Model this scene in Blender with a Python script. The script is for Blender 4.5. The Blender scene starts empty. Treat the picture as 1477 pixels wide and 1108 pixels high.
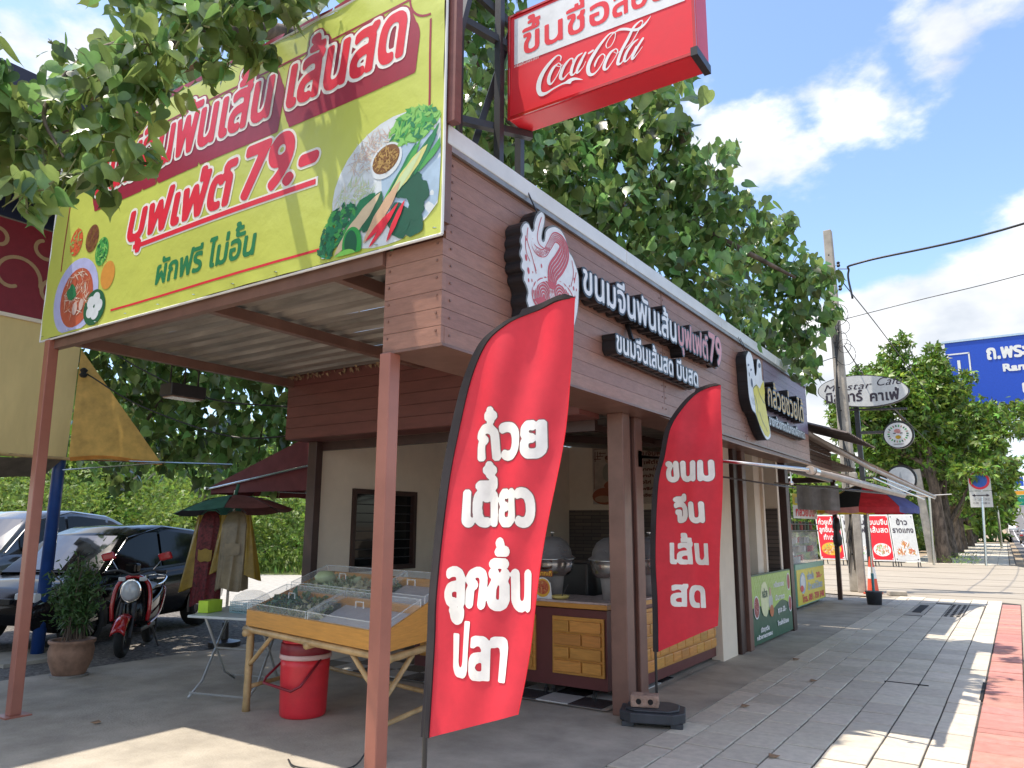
import bpy, math, random
import numpy as np
from mathutils import Vector, Matrix
random.seed(7); rng = np.random.default_rng(7)
S = bpy.context.scene
COL = S.collection
R = math.radians

# ------------------------------------------------------------ camera
cam = bpy.data.cameras.new('camera'); cam.sensor_width = 36; cam.lens = 36*1074/1477
cam.clip_end = 4000; cam.clip_start = .05
co = bpy.data.objects.new('camera', cam); COL.objects.link(co); S.camera = co
co.matrix_world = Matrix(((0.832,0.100,0.546,0),(0.555,-0.158,-0.817,0),(0.005,0.982,-0.187,1.55),(0,0,0,1)))
# ------------------------------------------------------------ sun and sky
EL, SUNDIR = 68.7, Vector((.335,.20,-1)).normalized()     # direction in which the light travels
sun = bpy.data.lights.new('sun','SUN'); sun.energy = 3.0; sun.angle = R(.53); sun.color = (1,.905,.77)
so = bpy.data.objects.new('sun', sun); COL.objects.link(so); so.rotation_euler = SUNDIR.to_track_quat('-Z','Y').to_euler(); so.location = (-6,-4,20)
W = bpy.data.worlds.new('World'); S.world = W; W.use_nodes = True
nt = W.node_tree; nd = nt.nodes; lk = nt.links; bg = nd['Background']
def N(t, **k):
    n = nd.new(t)
    for a,b in k.items(): setattr(n,a,b)
    return n
def M_(op, a, b=None, clamp=False):
    n = N('ShaderNodeMath', operation=op, use_clamp=clamp)
    for i,v in enumerate((a,b)):
        if v is None: continue
        if isinstance(v,(int,float)): n.inputs[i].default_value = v
        else: lk.new(v, n.inputs[i])
    return n.outputs[0]
sky = N('ShaderNodeTexSky', sky_type='NISHITA', sun_disc=False, sun_elevation=R(EL), sun_rotation=math.atan2(-.335,-.20), dust_density=1.0, ozone_density=2.6, air_density=1.0)
tc = N('ShaderNodeTexCoord')
n1 = N('ShaderNodeTexNoise'); n1.inputs['Scale'].default_value = 4.2; n1.inputs['Detail'].default_value = 9; n1.inputs['Roughness'].default_value = .56
mp = N('ShaderNodeMapping'); mp.inputs['Scale'].default_value = (1,1,1.8); mp.inputs['Location'].default_value=(.3,1.1,.2)
lk.new(tc.outputs['Generated'], mp.inputs[0]); lk.new(mp.outputs[0], n1.inputs['Vector'])
def lobe(d, r0, r1):       # 1 inside angular radius r0, 0 outside r1 (in chord length)
    v = Vector(d).normalized()
    n = N('ShaderNodeVectorMath', operation='DISTANCE'); lk.new(tc.outputs['Generated'], n.inputs[0]); n.inputs[1].default_value = v
    m = N('ShaderNodeMapRange'); m.inputs[1].default_value = r1; m.inputs[2].default_value = r0; lk.new(n.outputs['Value'], m.inputs[0]); return m.outputs[0]
tot = None
CLOUDS = [((.03,.962,.215),.05,.17,.42),((-.10,.975,.165),.06,.17,.42),((.10,.96,.27),.04,.16,.40),((-.2,.96,.15),.05,.18,.40),((-.19,.851,.45),.02,.16,.31),((-.11,.86,.49),.03,.14,.33),((-.03,.863,.515),.02,.11,.31),((-.27,.81,.52),.0,.10,.22),((-.80,.33,.49),.03,.16,.26),((-.86,.30,.36),.03,.2,.28),((-.9,.1,.5),.05,.3,.2),((.8,.3,.5),.1,.7,.34),((.5,-.8,.4),.1,.8,.34),((-.5,-.9,.4),.1,.8,.34),((.1,-.2,1),.1,.6,.25)]  # trailing entries are unseen clouds, added to whiten the fill light
for d,a,b,w in CLOUDS:
    v = M_('MULTIPLY', lobe(d,a,b), w)
    tot = v if tot is None else M_('MAXIMUM', tot, v)
f = M_('ADD', n1.outputs[0], tot)
mr = N('ShaderNodeMapRange'); mr.inputs[1].default_value = .67; mr.inputs[2].default_value = .80; lk.new(f, mr.inputs[0]); mr.interpolation_type='SMOOTHSTEP'
n2 = N('ShaderNodeTexNoise'); n2.inputs['Scale'].default_value = 7; n2.inputs['Detail'].default_value = 6; lk.new(mp.outputs[0], n2.inputs['Vector'])
cr = N('ShaderNodeValToRGB'); cr.color_ramp.elements[0].position=.3; cr.color_ramp.elements[1].position=.6
cr.color_ramp.elements[0].color=(2.5,2.7,3.0,1); cr.color_ramp.elements[1].color=(4.3,4.3,4.3,1)
lk.new(n2.outputs[0], cr.inputs[0])
mx = N('ShaderNodeMix', data_type='RGBA'); lk.new(mr.outputs[0], mx.inputs[0])
lk.new(sky.outputs[0], mx.inputs[6]); lk.new(cr.outputs[0], mx.inputs[7]); lk.new(mx.outputs[2], bg.inputs[0]); bg.inputs[1].default_value = .14
S.view_settings.view_transform = 'Standard'; S.view_settings.look = 'None'; S.view_settings.exposure = 1.15; S.view_settings.gamma = 1; S.view_settings.use_curve_mapping = False
S.cycles.max_bounces = 6; S.cycles.transparent_max_bounces = 12

# ------------------------------------------------------------ materials
MATS = {}
def mat(name, col, rough=.6, metal=0, var=.12, vs=6, bump=0, bs=40, col2=None, alpha=None, trans=0, rnd=0, coat=0, stretch=(1,1,1), spec=.5, dirt=0, obj=False):
    if name in MATS: return MATS[name]
    m = bpy.data.materials.new(name); m.use_nodes = True; t = m.node_tree; p = t.nodes['Principled BSDF']
    MATS[name] = m
    p.inputs['Roughness'].default_value = rough; p.inputs['Metallic'].default_value = metal; p.inputs['Specular IOR Level'].default_value = spec
    if coat: p.inputs['Coat Weight'].default_value = coat; p.inputs['Coat Roughness'].default_value = .04
    nn = lambda ty: t.nodes.new(ty)
    tcn = nn('ShaderNodeTexCoord'); mpn = nn('ShaderNodeMapping'); mpn.inputs['Scale'].default_value = stretch
    if obj: t.links.new(tcn.outputs['Object'], mpn.inputs[0])
    else:
        g_ = nn('ShaderNodeNewGeometry'); t.links.new(g_.outputs['Position'], mpn.inputs[0])
    vec = mpn.outputs[0]
    nz = nn('ShaderNodeTexNoise'); nz.inputs['Scale'].default_value = vs; nz.inputs['Detail'].default_value = 5; nz.inputs['Roughness'].default_value = .62; t.links.new(vec, nz.inputs['Vector'])
    c2 = col2 or tuple(c*(1-var*2.2) for c in col)
    c1 = col if col2 else tuple(min(1,c*(1+var)) for c in col)
    mr_ = nn('ShaderNodeMapRange'); mr_.inputs[1].default_value=.32; mr_.inputs[2].default_value=.68; t.links.new(nz.outputs[0], mr_.inputs[0])
    mixn = nn('ShaderNodeMix'); mixn.data_type='RGBA'; mixn.inputs[6].default_value=(*c1,1); mixn.inputs[7].default_value=(*c2,1); t.links.new(mr_.outputs[0], mixn.inputs[0])
    out = mixn.outputs[2]
    if dirt:
        d = nn('ShaderNodeTexNoise'); d.inputs['Scale'].default_value=.9; d.inputs['Detail'].default_value=8; d.inputs['Roughness'].default_value=.7; t.links.new(vec, d.inputs['Vector'])
        mr2 = nn('ShaderNodeMapRange'); mr2.inputs[1].default_value=.48; mr2.inputs[2].default_value=.72; mr2.inputs[4].default_value=dirt; t.links.new(d.outputs[0], mr2.inputs[0])
        mm = nn('ShaderNodeMix'); mm.data_type='RGBA'; t.links.new(mr2.outputs[0], mm.inputs[0]); t.links.new(out, mm.inputs[6]); mm.inputs[7].default_value=(*[c*.5 for c in col],1); out = mm.outputs[2]
    if rnd:
        oi = nn('ShaderNodeObjectInfo') if rnd>0 else nn('ShaderNodeNewGeometry'); hs = nn('ShaderNodeHueSaturation')
        src = oi.outputs['Random'] if rnd>0 else oi.outputs['Random Per Island']
        a = nn('ShaderNodeMapRange'); a.inputs[3].default_value=1-abs(rnd); a.inputs[4].default_value=1+abs(rnd); t.links.new(src, a.inputs[0]); t.links.new(a.outputs[0], hs.inputs['Value'])
        b = nn('ShaderNodeMapRange'); b.inputs[3].default_value=.5-abs(rnd)*.07; b.inputs[4].default_value=.5+abs(rnd)*.05
        fr = nn('ShaderNodeMath'); fr.operation='MULTIPLY'; fr.inputs[1].default_value=7.13; t.links.new(src, fr.inputs[0]); f2 = nn('ShaderNodeMath'); f2.operation='FRACT'; t.links.new(fr.outputs[0], f2.inputs[0])
        t.links.new(f2.outputs[0], b.inputs[0]); t.links.new(b.outputs[0], hs.inputs['Hue']); t.links.new(out, hs.inputs['Color']); out = hs.outputs[0]
    t.links.new(out, p.inputs['Base Color'])
    rr = nn('ShaderNodeMapRange'); rr.inputs[3].default_value=max(.02,rough*.85); rr.inputs[4].default_value=min(1,rough*1.15); t.links.new(nz.outputs[0], rr.inputs[0]); t.links.new(rr.outputs[0], p.inputs['Roughness'])
    if bump:
        nb = nn('ShaderNodeTexNoise'); nb.inputs['Scale'].default_value = bs; nb.inputs['Detail'].default_value = 4; t.links.new(vec, nb.inputs['Vector'])
        bp = nn('ShaderNodeBump'); bp.inputs['Strength'].default_value = bump; bp.inputs['Distance'].default_value=.02; t.links.new(nb.outputs[0], bp.inputs['Height']); t.links.new(bp.outputs[0], p.inputs['Normal'])
    if alpha is not None: p.inputs['Alpha'].default_value = alpha
    if trans:
        o_ = t.nodes['Material Output']; tr = nn('ShaderNodeBsdfTranslucent'); ms = nn('ShaderNodeMixShader'); ms.inputs[0].default_value = trans
        hs2 = nn('ShaderNodeHueSaturation'); hs2.inputs['Value'].default_value=1.5; hs2.inputs['Hue'].default_value=.485 if col[1]>col[0]*1.2 else .5; t.links.new(out, hs2.inputs['Color']); t.links.new(hs2.outputs[0], tr.inputs[0])
        t.links.new(p.outputs[0], ms.inputs[1]); t.links.new(tr.outputs[0], ms.inputs[2]); t.links.new(ms.outputs[0], o_.inputs[0])
    return m
def flatc(name, col, rough=.45, var=.05, vs=12, **k): return mat(name, col, rough, var=var, vs=vs, **k)
def emis(name, col, s):
    m = bpy.data.materials.new(name); m.use_nodes=True; p=m.node_tree.nodes['Principled BSDF']; p.inputs['Base Color'].default_value=(*col,1); p.inputs['Emission Color'].default_value=(*col,1); p.inputs['Emission Strength'].default_value=s; MATS[name]=m; return m
def glassm(name, col=(.9,.95,.95), rough=.03, a=.18):
    m = bpy.data.materials.new(name); m.use_nodes=True; t=m.node_tree; p=t.nodes['Principled BSDF']; p.inputs['Base Color'].default_value=(*col,1); p.inputs['Roughness'].default_value=rough; p.inputs['Alpha'].default_value=a; MATS[name]=m
    n_=t.nodes.new('ShaderNodeTexNoise'); n_.inputs['Scale'].default_value=5; b_=t.nodes.new('ShaderNodeMapRange'); b_.inputs[3].default_value=a*.7; b_.inputs[4].default_value=min(1,a*1.3); t.links.new(n_.outputs[0],b_.inputs[0]); t.links.new(b_.outputs[0],p.inputs['Alpha'])
    return m
paint   = mat('plank_paint', (.31,.155,.112), .42, var=.09, vs=9, bump=.12, bs=60, rnd=.07, stretch=(1,1,5), dirt=.25)
plankpu = mat('purple_tinted_plank', (.20,.15,.22), .42, var=.09, vs=9, bump=.12, bs=60, rnd=.06, stretch=(1,1,5), dirt=.25)  # plank colour tinted purple, for the upper planks at the far end
shadepaint = mat('shade_dark_paint', (.17,.055,.045), .5, var=.08, vs=4, stretch=(1,1,4))  # plank paint darkened, the soffit's shade put into the colour
postm   = mat('post_paint', (.36,.135,.095), .33, var=.06, vs=3, dirt=.2)
brownst = mat('brown_steel', (.20,.105,.08), .38, var=.1, vs=4, dirt=.25)
dkbrown = mat('dark_brown_steel', (.055,.025,.02), .4)
whitemet= mat('white_metal', (.72,.74,.74), .35, var=.05, vs=2, dirt=.35)
cream   = mat('cream_wall', (.82,.70,.56), .8, var=.04, vs=2, bump=.05, bs=80, dirt=.1)
corr    = mat('corrugated_metal', (.38,.33,.28), .45, metal=.2, var=.2, vs=3, stretch=(.4,3,1), dirt=.5)
slabm   = mat('concrete_slab', (.42,.38,.315), .85, var=.13, vs=2.2, bump=.25, bs=50, dirt=.35)
tilem   = mat('paving_tile', (.58,.525,.43), .8, var=.07, vs=14, bump=.25, bs=120, rnd=.11, dirt=.22)
redtile = mat('red_tile', (.47,.22,.18), .8, var=.08, vs=10, bump=.25, bs=120, rnd=.12, dirt=.15)
grout   = mat('joint_sand', (.065,.055,.045), .95, bump=.3, bs=90)
drivem  = mat('driveway_concrete', (.36,.315,.25), .85, var=.08, vs=1.5, bump=.2, bs=60, dirt=.3, stretch=(.5,2,1))
asphalt = mat('asphalt', (.15,.14,.135), .85, var=.12, vs=5, bump=.3, bs=120, dirt=.2)
white   = mat('white_paint', (.78,.78,.76), .5, var=.04)
sandm   = mat('sandy_ground', (.36,.28,.19), .95, var=.2, vs=3, bump=.4, bs=50)
gravelm = mat('gravel', (.20,.185,.17), .95, var=.35, vs=22, bump=.9, bs=45)
sunlitgr  = mat('sunlit_gravel', (.40,.385,.35), .95, var=.12, vs=9, bump=.5, bs=40)  # gravel made paler, with the sunlight on it put into the colour
bannerm = mat('banner_vinyl', (.52,.58,.11), .38, var=.04, vs=1.3, bump=.35, bs=6, trans=.0)
blackm  = mat('black_plastic', (.02,.02,.022), .35, var=.1)
blackf  = mat('black_fabric', (.03,.025,.028), .8)
redflag = mat('red_flag_cloth', (.80,.045,.07), .55, var=.05, vs=5, trans=.42)
redsign = mat('red_sign_vinyl', (.70,.022,.035), .3, var=.03)
wood    = mat('varnished_pine', (.60,.29,.06), .35, var=.09, vs=3.5, stretch=(2,2,16), rnd=.15, bump=.05)
woodx   = mat('varnished_pine_board', (.60,.29,.06), .35, var=.08, vs=3.5, stretch=(2,2,22), rnd=.05)
bamboo  = mat('bamboo', (.50,.34,.16), .45, var=.15, vs=8)
steel   = mat('steel', (.62,.62,.60), .22, metal=1, var=.06)
darksteel=mat('dark_steel_tube', (.05,.05,.055), .4, metal=.3)
bark    = mat('bark', (.16,.12,.09), .9, var=.35, vs=7, bump=.9, bs=12, stretch=(1,1,.4))
leafm   = mat('bodhi_leaf', (.15,.27,.08), .25, var=.2, vs=4, rnd=-.62, trans=.42, spec=.75)
leaf2   = mat('street_tree_leaf', (.15,.27,.04), .42, var=.3, vs=1.1, rnd=-.65, trans=.3)
leaf3   = mat('bush_leaf', (.15,.25,.045), .5, var=.2, vs=1, rnd=-.45, trans=.35)
leaf4   = mat('pot_plant_leaf', (.05,.11,.03), .45, rnd=-.4, trans=.25)
tarpm   = mat('yellow_tarp', (.66,.50,.22), .55, var=.08, vs=1.5, stretch=(1,1,.3), dirt=.3, trans=.25)
glass   = glassm('clear_acrylic', a=.16)
dkglass = flatc('tinted_glass', (.008,.009,.010), .05, spec=.25)
carblk  = flatc('black_car_paint', (.008,.008,.009), .12, spec=.3)
cardk   = flatc('grey_car_paint', (.06,.065,.075), .2, coat=1)
chrome  = mat('chrome', (.8,.8,.8), .08, metal=1, var=.02)
tyre    = mat('tyre_rubber', (.018,.018,.018), .8)
redgloss= flatc('red_gloss_paint', (.45,.01,.015), .15, coat=1)
coolred = flatc('red_cooler_plastic', (.66,.025,.04), .4)
coolredd= flatc('dark_red_plastic', (.22,.012,.025), .4)
conc    = mat('concrete_pole', (.42,.38,.32), .85, var=.12, vs=4, bump=.3, bs=30, dirt=.3)
terra   = mat('terracotta', (.30,.17,.11), .8, var=.2, vs=5, dirt=.4)

# ------------------------------------------------------------ things
def thing(name, label, cat, loc=(0,0,0), rz=0, group=None, kind=None):
    o = bpy.data.objects.new(name, None); COL.objects.link(o); o.location = loc; o.rotation_euler=(0,0,rz); o.empty_display_size=.1
    if label: o['label']=label
    if cat: o['category']=cat
    if group: o['group']=group
    if kind: o['kind']=kind
    return o
def struct(name, label=None):
    return thing(name, label, None, kind='structure')
def copy_tree(o, parent=None, **kw):
    c = o.copy(); COL.objects.link(c); c.parent = parent
    for ch in o.children: copy_tree(ch, c)
    for k,v in kw.items():
        if k=='loc': c.location=v
        elif k=='rz': c.rotation_euler=(0,0,v)
        else: c[k]=v
    return c
def base_of(p):
    while p is not None and p.parent is not None: p = p.parent
    return Vector(p.location) if p is not None and p.rotation_euler.z==0 else Vector((0,0,0))
class MB:
    def __init__(s): s.v=[]; s.f=[]; s.m=[]; s.mi=0; s.mats=[]
    def use(s, m):
        if m not in s.mats: s.mats.append(m)
        s.mi = s.mats.index(m); return s
    def add(s, vs, fs):
        n=len(s.v); s.v += [tuple(map(float,v)) for v in vs]; s.f += [tuple(n+i for i in f) for f in fs]; s.m += [s.mi]*len(fs); return s
    def box(s, x0,x1,y0,y1,z0,z1):
        return s.add([(x0,y0,z0),(x1,y0,z0),(x1,y1,z0),(x0,y1,z0),(x0,y0,z1),(x1,y0,z1),(x1,y1,z1),(x0,y1,z1)],[(3,2,1,0),(4,5,6,7),(0,1,5,4),(1,2,6,5),(2,3,7,6),(3,0,4,7)])
    def obox(s, c, ax, ay, az):   # centre and three half-axis vectors
        c,ax,ay,az = map(Vector,(c,ax,ay,az))
        P=[c+i*ax+j*ay+k*az for k in(-1,1) for i,j in((-1,-1),(1,-1),(1,1),(-1,1))]
        return s.add(P,[(3,2,1,0),(4,5,6,7),(0,1,5,4),(1,2,6,5),(2,3,7,6),(3,0,4,7)])
    def bar(s, a, b, w, h=None, up=(0,0,1)):
        a,b=Vector(a),Vector(b); d=(b-a); L=d.length; d.normalize(); u=Vector(up)
        if abs(d.dot(u))>.98: u=Vector((0,1,0))
        sd=d.cross(u).normalized(); uu=sd.cross(d).normalized()
        return s.obox((a+b)/2, d*L/2, sd*w/2, uu*(h or w)/2)
    def tube(s, pts, r, n=8, caps=True):
        pts=[Vector(p) for p in pts]; rs = r if isinstance(r,(list,tuple)) else [r]*len(pts)
        base=len(s.v); prev=None; V=[]
        for i,p in enumerate(pts):
            d=((pts[min(i+1,len(pts)-1)]-pts[max(i-1,0)])).normalized()
            if prev is None: u=d.orthogonal().normalized()
            else: u=(prev-d*prev.dot(d)).normalized()
            prev=u; w=d.cross(u)
            V+=[p+(u*math.cos(2*math.pi*k/n)+w*math.sin(2*math.pi*k/n))*rs[i] for k in range(n)]
        F=[(i*n+k,i*n+(k+1)%n,(i+1)*n+(k+1)%n,(i+1)*n+k) for i in range(len(pts)-1) for k in range(n)]
        if caps: F+=[tuple(range(n-1,-1,-1)), tuple((len(pts)-1)*n+k for k in range(n))]
        return s.add(V,F)
    def lathe(s, prof, n=24, c=(0,0,0), sx=1, sy=1):
        V=[(c[0]+r*math.cos(2*math.pi*k/n)*sx, c[1]+r*math.sin(2*math.pi*k/n)*sy, c[2]+z) for r,z in prof for k in range(n)]
        F=[(i*n+k,i*n+(k+1)%n,(i+1)*n+(k+1)%n,(i+1)*n+k) for i in range(len(prof)-1) for k in range(n)]
        F+=[tuple(range(n-1,-1,-1)), tuple((len(prof)-1)*n+k for k in range(n))]
        return s.add(V,F)
    def grid(s, fn, nu, nv):
        V=[fn(i/nu,j/nv) for j in range(nv+1) for i in range(nu+1)]; w=nu+1
        return s.add(V,[(j*w+i,j*w+i+1,(j+1)*w+i+1,(j+1)*w+i) for j in range(nv) for i in range(nu)])
    def prism(s, poly, n, t):     # planar polygon (3d points) pushed by vector n*t
        P=[Vector(p) for p in poly]; Q=[p+Vector(n)*t for p in P]; k=len(P)
        return s.add(P+Q,[tuple(range(k-1,-1,-1)),tuple(range(k,2*k))]+[(i,(i+1)%k,k+(i+1)%k,k+i) for i in range(k)])
    def build(s, name, m=None, parent=None, label=None, smooth=False, bevel=0, kind=None, solid=0, local=False, fix=True):
        me = bpy.data.meshes.new(name)
        b = Vector((0,0,0)) if (parent is None or local) else base_of(parent)
        me.from_pydata([(x-b.x,y-b.y,z-b.z) for x,y,z in s.v],[],s.f)
        mats = s.mats or [m]
        for q in mats: me.materials.append(q)
        if len(mats)>1: me.polygons.foreach_set('material_index', s.m)
        if fix:
            import bmesh
            bm=bmesh.new(); bm.from_mesh(me); bmesh.ops.recalc_face_normals(bm, faces=bm.faces); bm.to_mesh(me); bm.free()
        if smooth:
            me.polygons.foreach_set('use_smooth',[True]*len(me.polygons))
        o = bpy.data.objects.new(name, me); COL.objects.link(o); o.parent = parent
        if smooth=='auto' :
            pass
        if label: o['label']=label
        if kind: o['kind']=kind
        if solid:
            q=o.modifiers.new('thickness','SOLIDIFY'); q.thickness=solid; q.offset=0
        if bevel:
            q=o.modifiers.new('bevel','BEVEL'); q.width=bevel; q.segments=2; q.limit_method='ANGLE'
        return o
def top(o, label, cat=None, group=None, kind=None):
    if label: o['label']=label
    if cat: o['category']=cat
    if group: o['group']=group
    if kind: o['kind']=kind
    return o
def crom(P, n=8):      # Catmull-Rom through points (any dimension)
    P=[np.array(p,float) for p in P]; Q=[2*P[0]-P[1]]+P+[2*P[-1]-P[-2]]; out=[]
    for i in range(1,len(Q)-2):
        for t in np.arange(n)/n:
            a,b,c,d=Q[i-1:i+3]; out.append(.5*((2*b)+(-a+c)*t+(2*a-5*b+4*c-d)*t*t+(-a+3*b-3*c+d)*t**3))
    out.append(P[-1]); return out
class Plane:
    def __init__(s,O,U,V,Nn): s.O,s.U,s.V,s.N=map(Vector,(O,U,V,Nn))
    def p(s,u,v,n=0): return tuple(s.O+s.U*float(u)+s.V*float(v)+s.N*float(n))

# ------------------------------------------------------------ lettering: glyph outlines -> field -> mesh
_g={}
def _outline(txt):
    c=bpy.data.curves.new('glyph','FONT'); c.body=txt; c.size=1; o=bpy.data.objects.new('glyph',c); COL.objects.link(o)
    bpy.context.view_layer.update(); dg=bpy.context.evaluated_depsgraph_get(); cu=o.evaluated_get(dg).to_curve(dg)
    polys=[]
    for sp in cu.splines:
        pts=[]; bz=sp.bezier_points; n=len(bz)
        if n:
            for i in range(n):
                a,b=bz[i],bz[(i+1)%n]; p0,p1,p2,p3=a.co,a.handle_right,b.handle_left,b.co
                for t in (0,.2,.4,.6,.8): q=(1-t)**3*p0+3*(1-t)**2*t*p1+3*(1-t)*t*t*p2+t**3*p3; pts.append((q.x,q.y))
        else: pts=[(p.co.x,p.co.y) for p in sp.points]
        if len(pts)>2: polys.append(np.array(pts))
    o.evaluated_get(dg).to_curve_clear(); bpy.data.objects.remove(o); bpy.data.curves.remove(c)
    return polys
def glyph(ch):
    if ch not in _g:
        ws=[]
        for b in ('||','|'+ch+'|'):
            P=_outline(b); ws.append(max(p[:,0].max() for p in P)-min(p[:,0].min() for p in P))
        _g[ch]=(_outline(ch) if ch!=' ' else [], ws[1]-ws[0])
    return _g[ch]
UP='\u0e31\u0e34\u0e35\u0e36\u0e37\u0e47'; TONE='\u0e48\u0e49\u0e4a\u0e4b\u0e4c'; LOW='\u0e38\u0e39'
def layout(txt, track=0):
    x=0; out=[]; up=False; tall=False
    for ch in txt:
        P,adv=glyph(ch); comb=ch in UP+TONE+LOW
        dy=.19 if (ch in TONE and up) else 0
        dx=-.06 if (ch in UP+TONE and tall) else 0
        if comb: adv=0
        out+= [p+np.array([x+dx,dy]) for p in P]
        x+=adv+(0 if comb else track)
        if ch in UP: up=True
        elif not comb: up=False; tall = ch in '\u0e1b\u0e1d\u0e1f'
    return out
def raster(polys, x0,y0,nx,ny,px):
    ss=2; H=ny*ss; Wd=nx*ss; acc=np.zeros((H,Wd+1),np.int16)
    for P in polys:
        A=P; B=np.roll(P,-1,0)
        for (ax,ay),(bx,by) in zip(A,B):
            if ay==by: continue
            s=1 if by>ay else -1
            lo,hi=(ay,by) if s>0 else (by,ay)
            j0=max(0,math.ceil((lo-y0)/px*ss-.5)); j1=min(H-1,math.ceil((hi-y0)/px*ss-.5)-1)
            if j1<j0: continue
            j=np.arange(j0,j1+1); yy=y0+(j+.5)*px/ss; xx=ax+(yy-ay)*(bx-ax)/(by-ay)
            i=np.clip(np.ceil((xx-x0)/px*ss-.5).astype(int),0,Wd); np.add.at(acc,(j,i),s)
    ins=(np.cumsum(acc,1)[:,:Wd]!=0).astype(np.float32)
    return ins.reshape(ny,ss,nx,ss).mean((1,3))
def dilate(F, r):
    out=F.copy(); R_=int(math.ceil(r)); H,Wd=F.shape
    for dy in range(-R_,R_+1):
        for dx in range(-R_,R_+1):
            if dx*dx+dy*dy>r*r+.01 or (dx==0 and dy==0): continue
            ys,yd=(slice(max(0,-dy),H-max(0,dy)),slice(max(0,dy),H-max(0,-dy))); xs,xd=(slice(max(0,-dx),Wd-max(0,dx)),slice(max(0,dx),Wd-max(0,-dx)))
            np.maximum(out[yd,xd],F[ys,xs],out=out[yd,xd])
    return out
def smooth(F):
    G=np.pad(F,1); return (G[1:-1,1:-1]*2+G[:-2,1:-1]+G[2:,1:-1]+G[1:-1,:-2]+G[1:-1,2:])/6
class Field:
    def __init__(s,F,x0,y0,px): s.F,s.x0,s.y0,s.px=F,x0,y0,px
    def fat(s,r): return Field(smooth(dilate(s.F,r/s.px)),s.x0,s.y0,s.px)
    def drop(s,dx,dy,n):       # swept shadow
        F=s.F.copy()
        for k in range(1,n+1):
            sx,sy=int(round(dx*k/n/s.px)),int(round(dy*k/n/s.px)); G=np.roll(np.roll(s.F,sy,0),sx,1); F=np.maximum(F,G)
        return Field(F,s.x0,s.y0,s.px)
    def mesh(s, mb, fn, maxrun=400, extrude=None):
        """fn(u,v)->3d point; extrude: fn2 for the back rim"""
        F=s.F; F=np.pad(F,1); I=F>.5
        case=(I[:-1,:-1]*1+I[:-1,1:]*2+I[1:,1:]*4+I[1:,:-1]*8)
        V=[];VB=[];idx={};Fc=[]
        def vert(key,x,y):
            if key not in idx: idx[key]=len(V); u=s.x0+(x-.5)*s.px; v=s.y0+(y-.5)*s.px; V.append(fn(u,v)); VB.append(extrude(u,v) if extrude else None)
            return idx[key]
        walls=[]
        js,is_=np.nonzero((case>0)&(case<15))
        for j,i in zip(js.tolist(),is_.tolist()):
            cs=[(i,j),(i+1,j),(i+1,j+1),(i,j+1)]; val=[F[j,i],F[j,i+1],F[j+1,i+1],F[j+1,i]]; poly=[]; kind=[]
            for k in range(4):
                a,b=cs[k],cs[(k+1)%4]; va,vb=float(val[k]),float(val[(k+1)%4])
                if va>.5: poly.append(vert((a,0),*a)); kind.append(0)
                if (va>.5)!=(vb>.5):
                    t=(.5-va)/(vb-va); t=min(.98,max(.02,t)); key=((min(a,b),max(a,b)),1)
                    poly.append(vert(key,a[0]+(b[0]-a[0])*t,a[1]+(b[1]-a[1])*t)); kind.append(1 if va>.5 else 2)
            if len(poly)>2: Fc.append(tuple(poly))
            if extrude:
                n=len(poly)
                for k in range(n):
                    if kind[k]==1 and kind[(k+1)%n]==2: walls.append((poly[k],poly[(k+1)%n]))
        full=case==15
        for j in range(full.shape[0]):
            row=full[j]; 
            if not row.any(): continue
            d=np.diff(np.concatenate([[0],row.astype(int),[0]])); st=np.nonzero(d==1)[0]; en=np.nonzero(d==-1)[0]
            for a,b in zip(st.tolist(),en.tolist()):
                while a<b:
                    e=min(b,a+maxrun); Fc.append((vert(((a,j),0),a,j),vert(((e,j),0),e,j),vert(((e,j+1),0),e,j+1),vert(((a,j+1),0),a,j+1))); a=e
        mb.add(V,Fc)
        if extrude:
            n=len(V); mb.side=getattr(mb,'side',None)
            mi=mb.mi
            if mb.side is not None: mb.use(mb.side)
            W_=[];Q=[]
            for a,b in walls:
                k=len(W_); W_+= [V[a],V[b],VB[b],VB[a]]; Q.append((k,k+1,k+2,k+3))
            mb.add(W_,Q); mb.mi=mi
        return mb
def text(txt, u0, v0, width, bodyh, bold=0, shear=0, res=44, track=0, pad=.35):
    """lettering whose baseline starts at (u0,v0), stretched to width, consonants bodyh tall"""
    P=layout(txt,track); 
    _b='\u0e19' if any('\u0e00'<=c<='\u0e7f' for c in txt) else 'x'
    bh=max(p[:,1].max() for p in glyph(_b)[0]) if _b!='x' else max(p[:,1].max() for p in glyph('H')[0])
    sy=bodyh/bh; P=[p*np.array([1,sy]) for p in P]
    P=[np.stack([p[:,0],p[:,1]],1) for p in P]
    mnx=min(p[:,0].min() for p in P); mxx=max(p[:,0].max() for p in P); sx=width/(mxx-mnx)
    P=[np.stack([(p[:,0]-mnx)*sx+shear*p[:,1]+u0,p[:,1]+v0],1) for p in P]
    px=bodyh/res*1.0; m=bodyh*pad+bold+ (abs(shear)*bodyh)
    x0=min(p[:,0].min() for p in P)-m; x1=max(p[:,0].max() for p in P)+m; y0=min(p[:,1].min() for p in P)-m; y1=max(p[:,1].max() for p in P)+m
    F=raster(P,x0,y0,int((x1-x0)/px)+1,int((y1-y0)/px)+1,px)
    f=Field(F,x0+px*.5,y0+px*.5,px)
    return f.fat(bold) if bold else f
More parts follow.
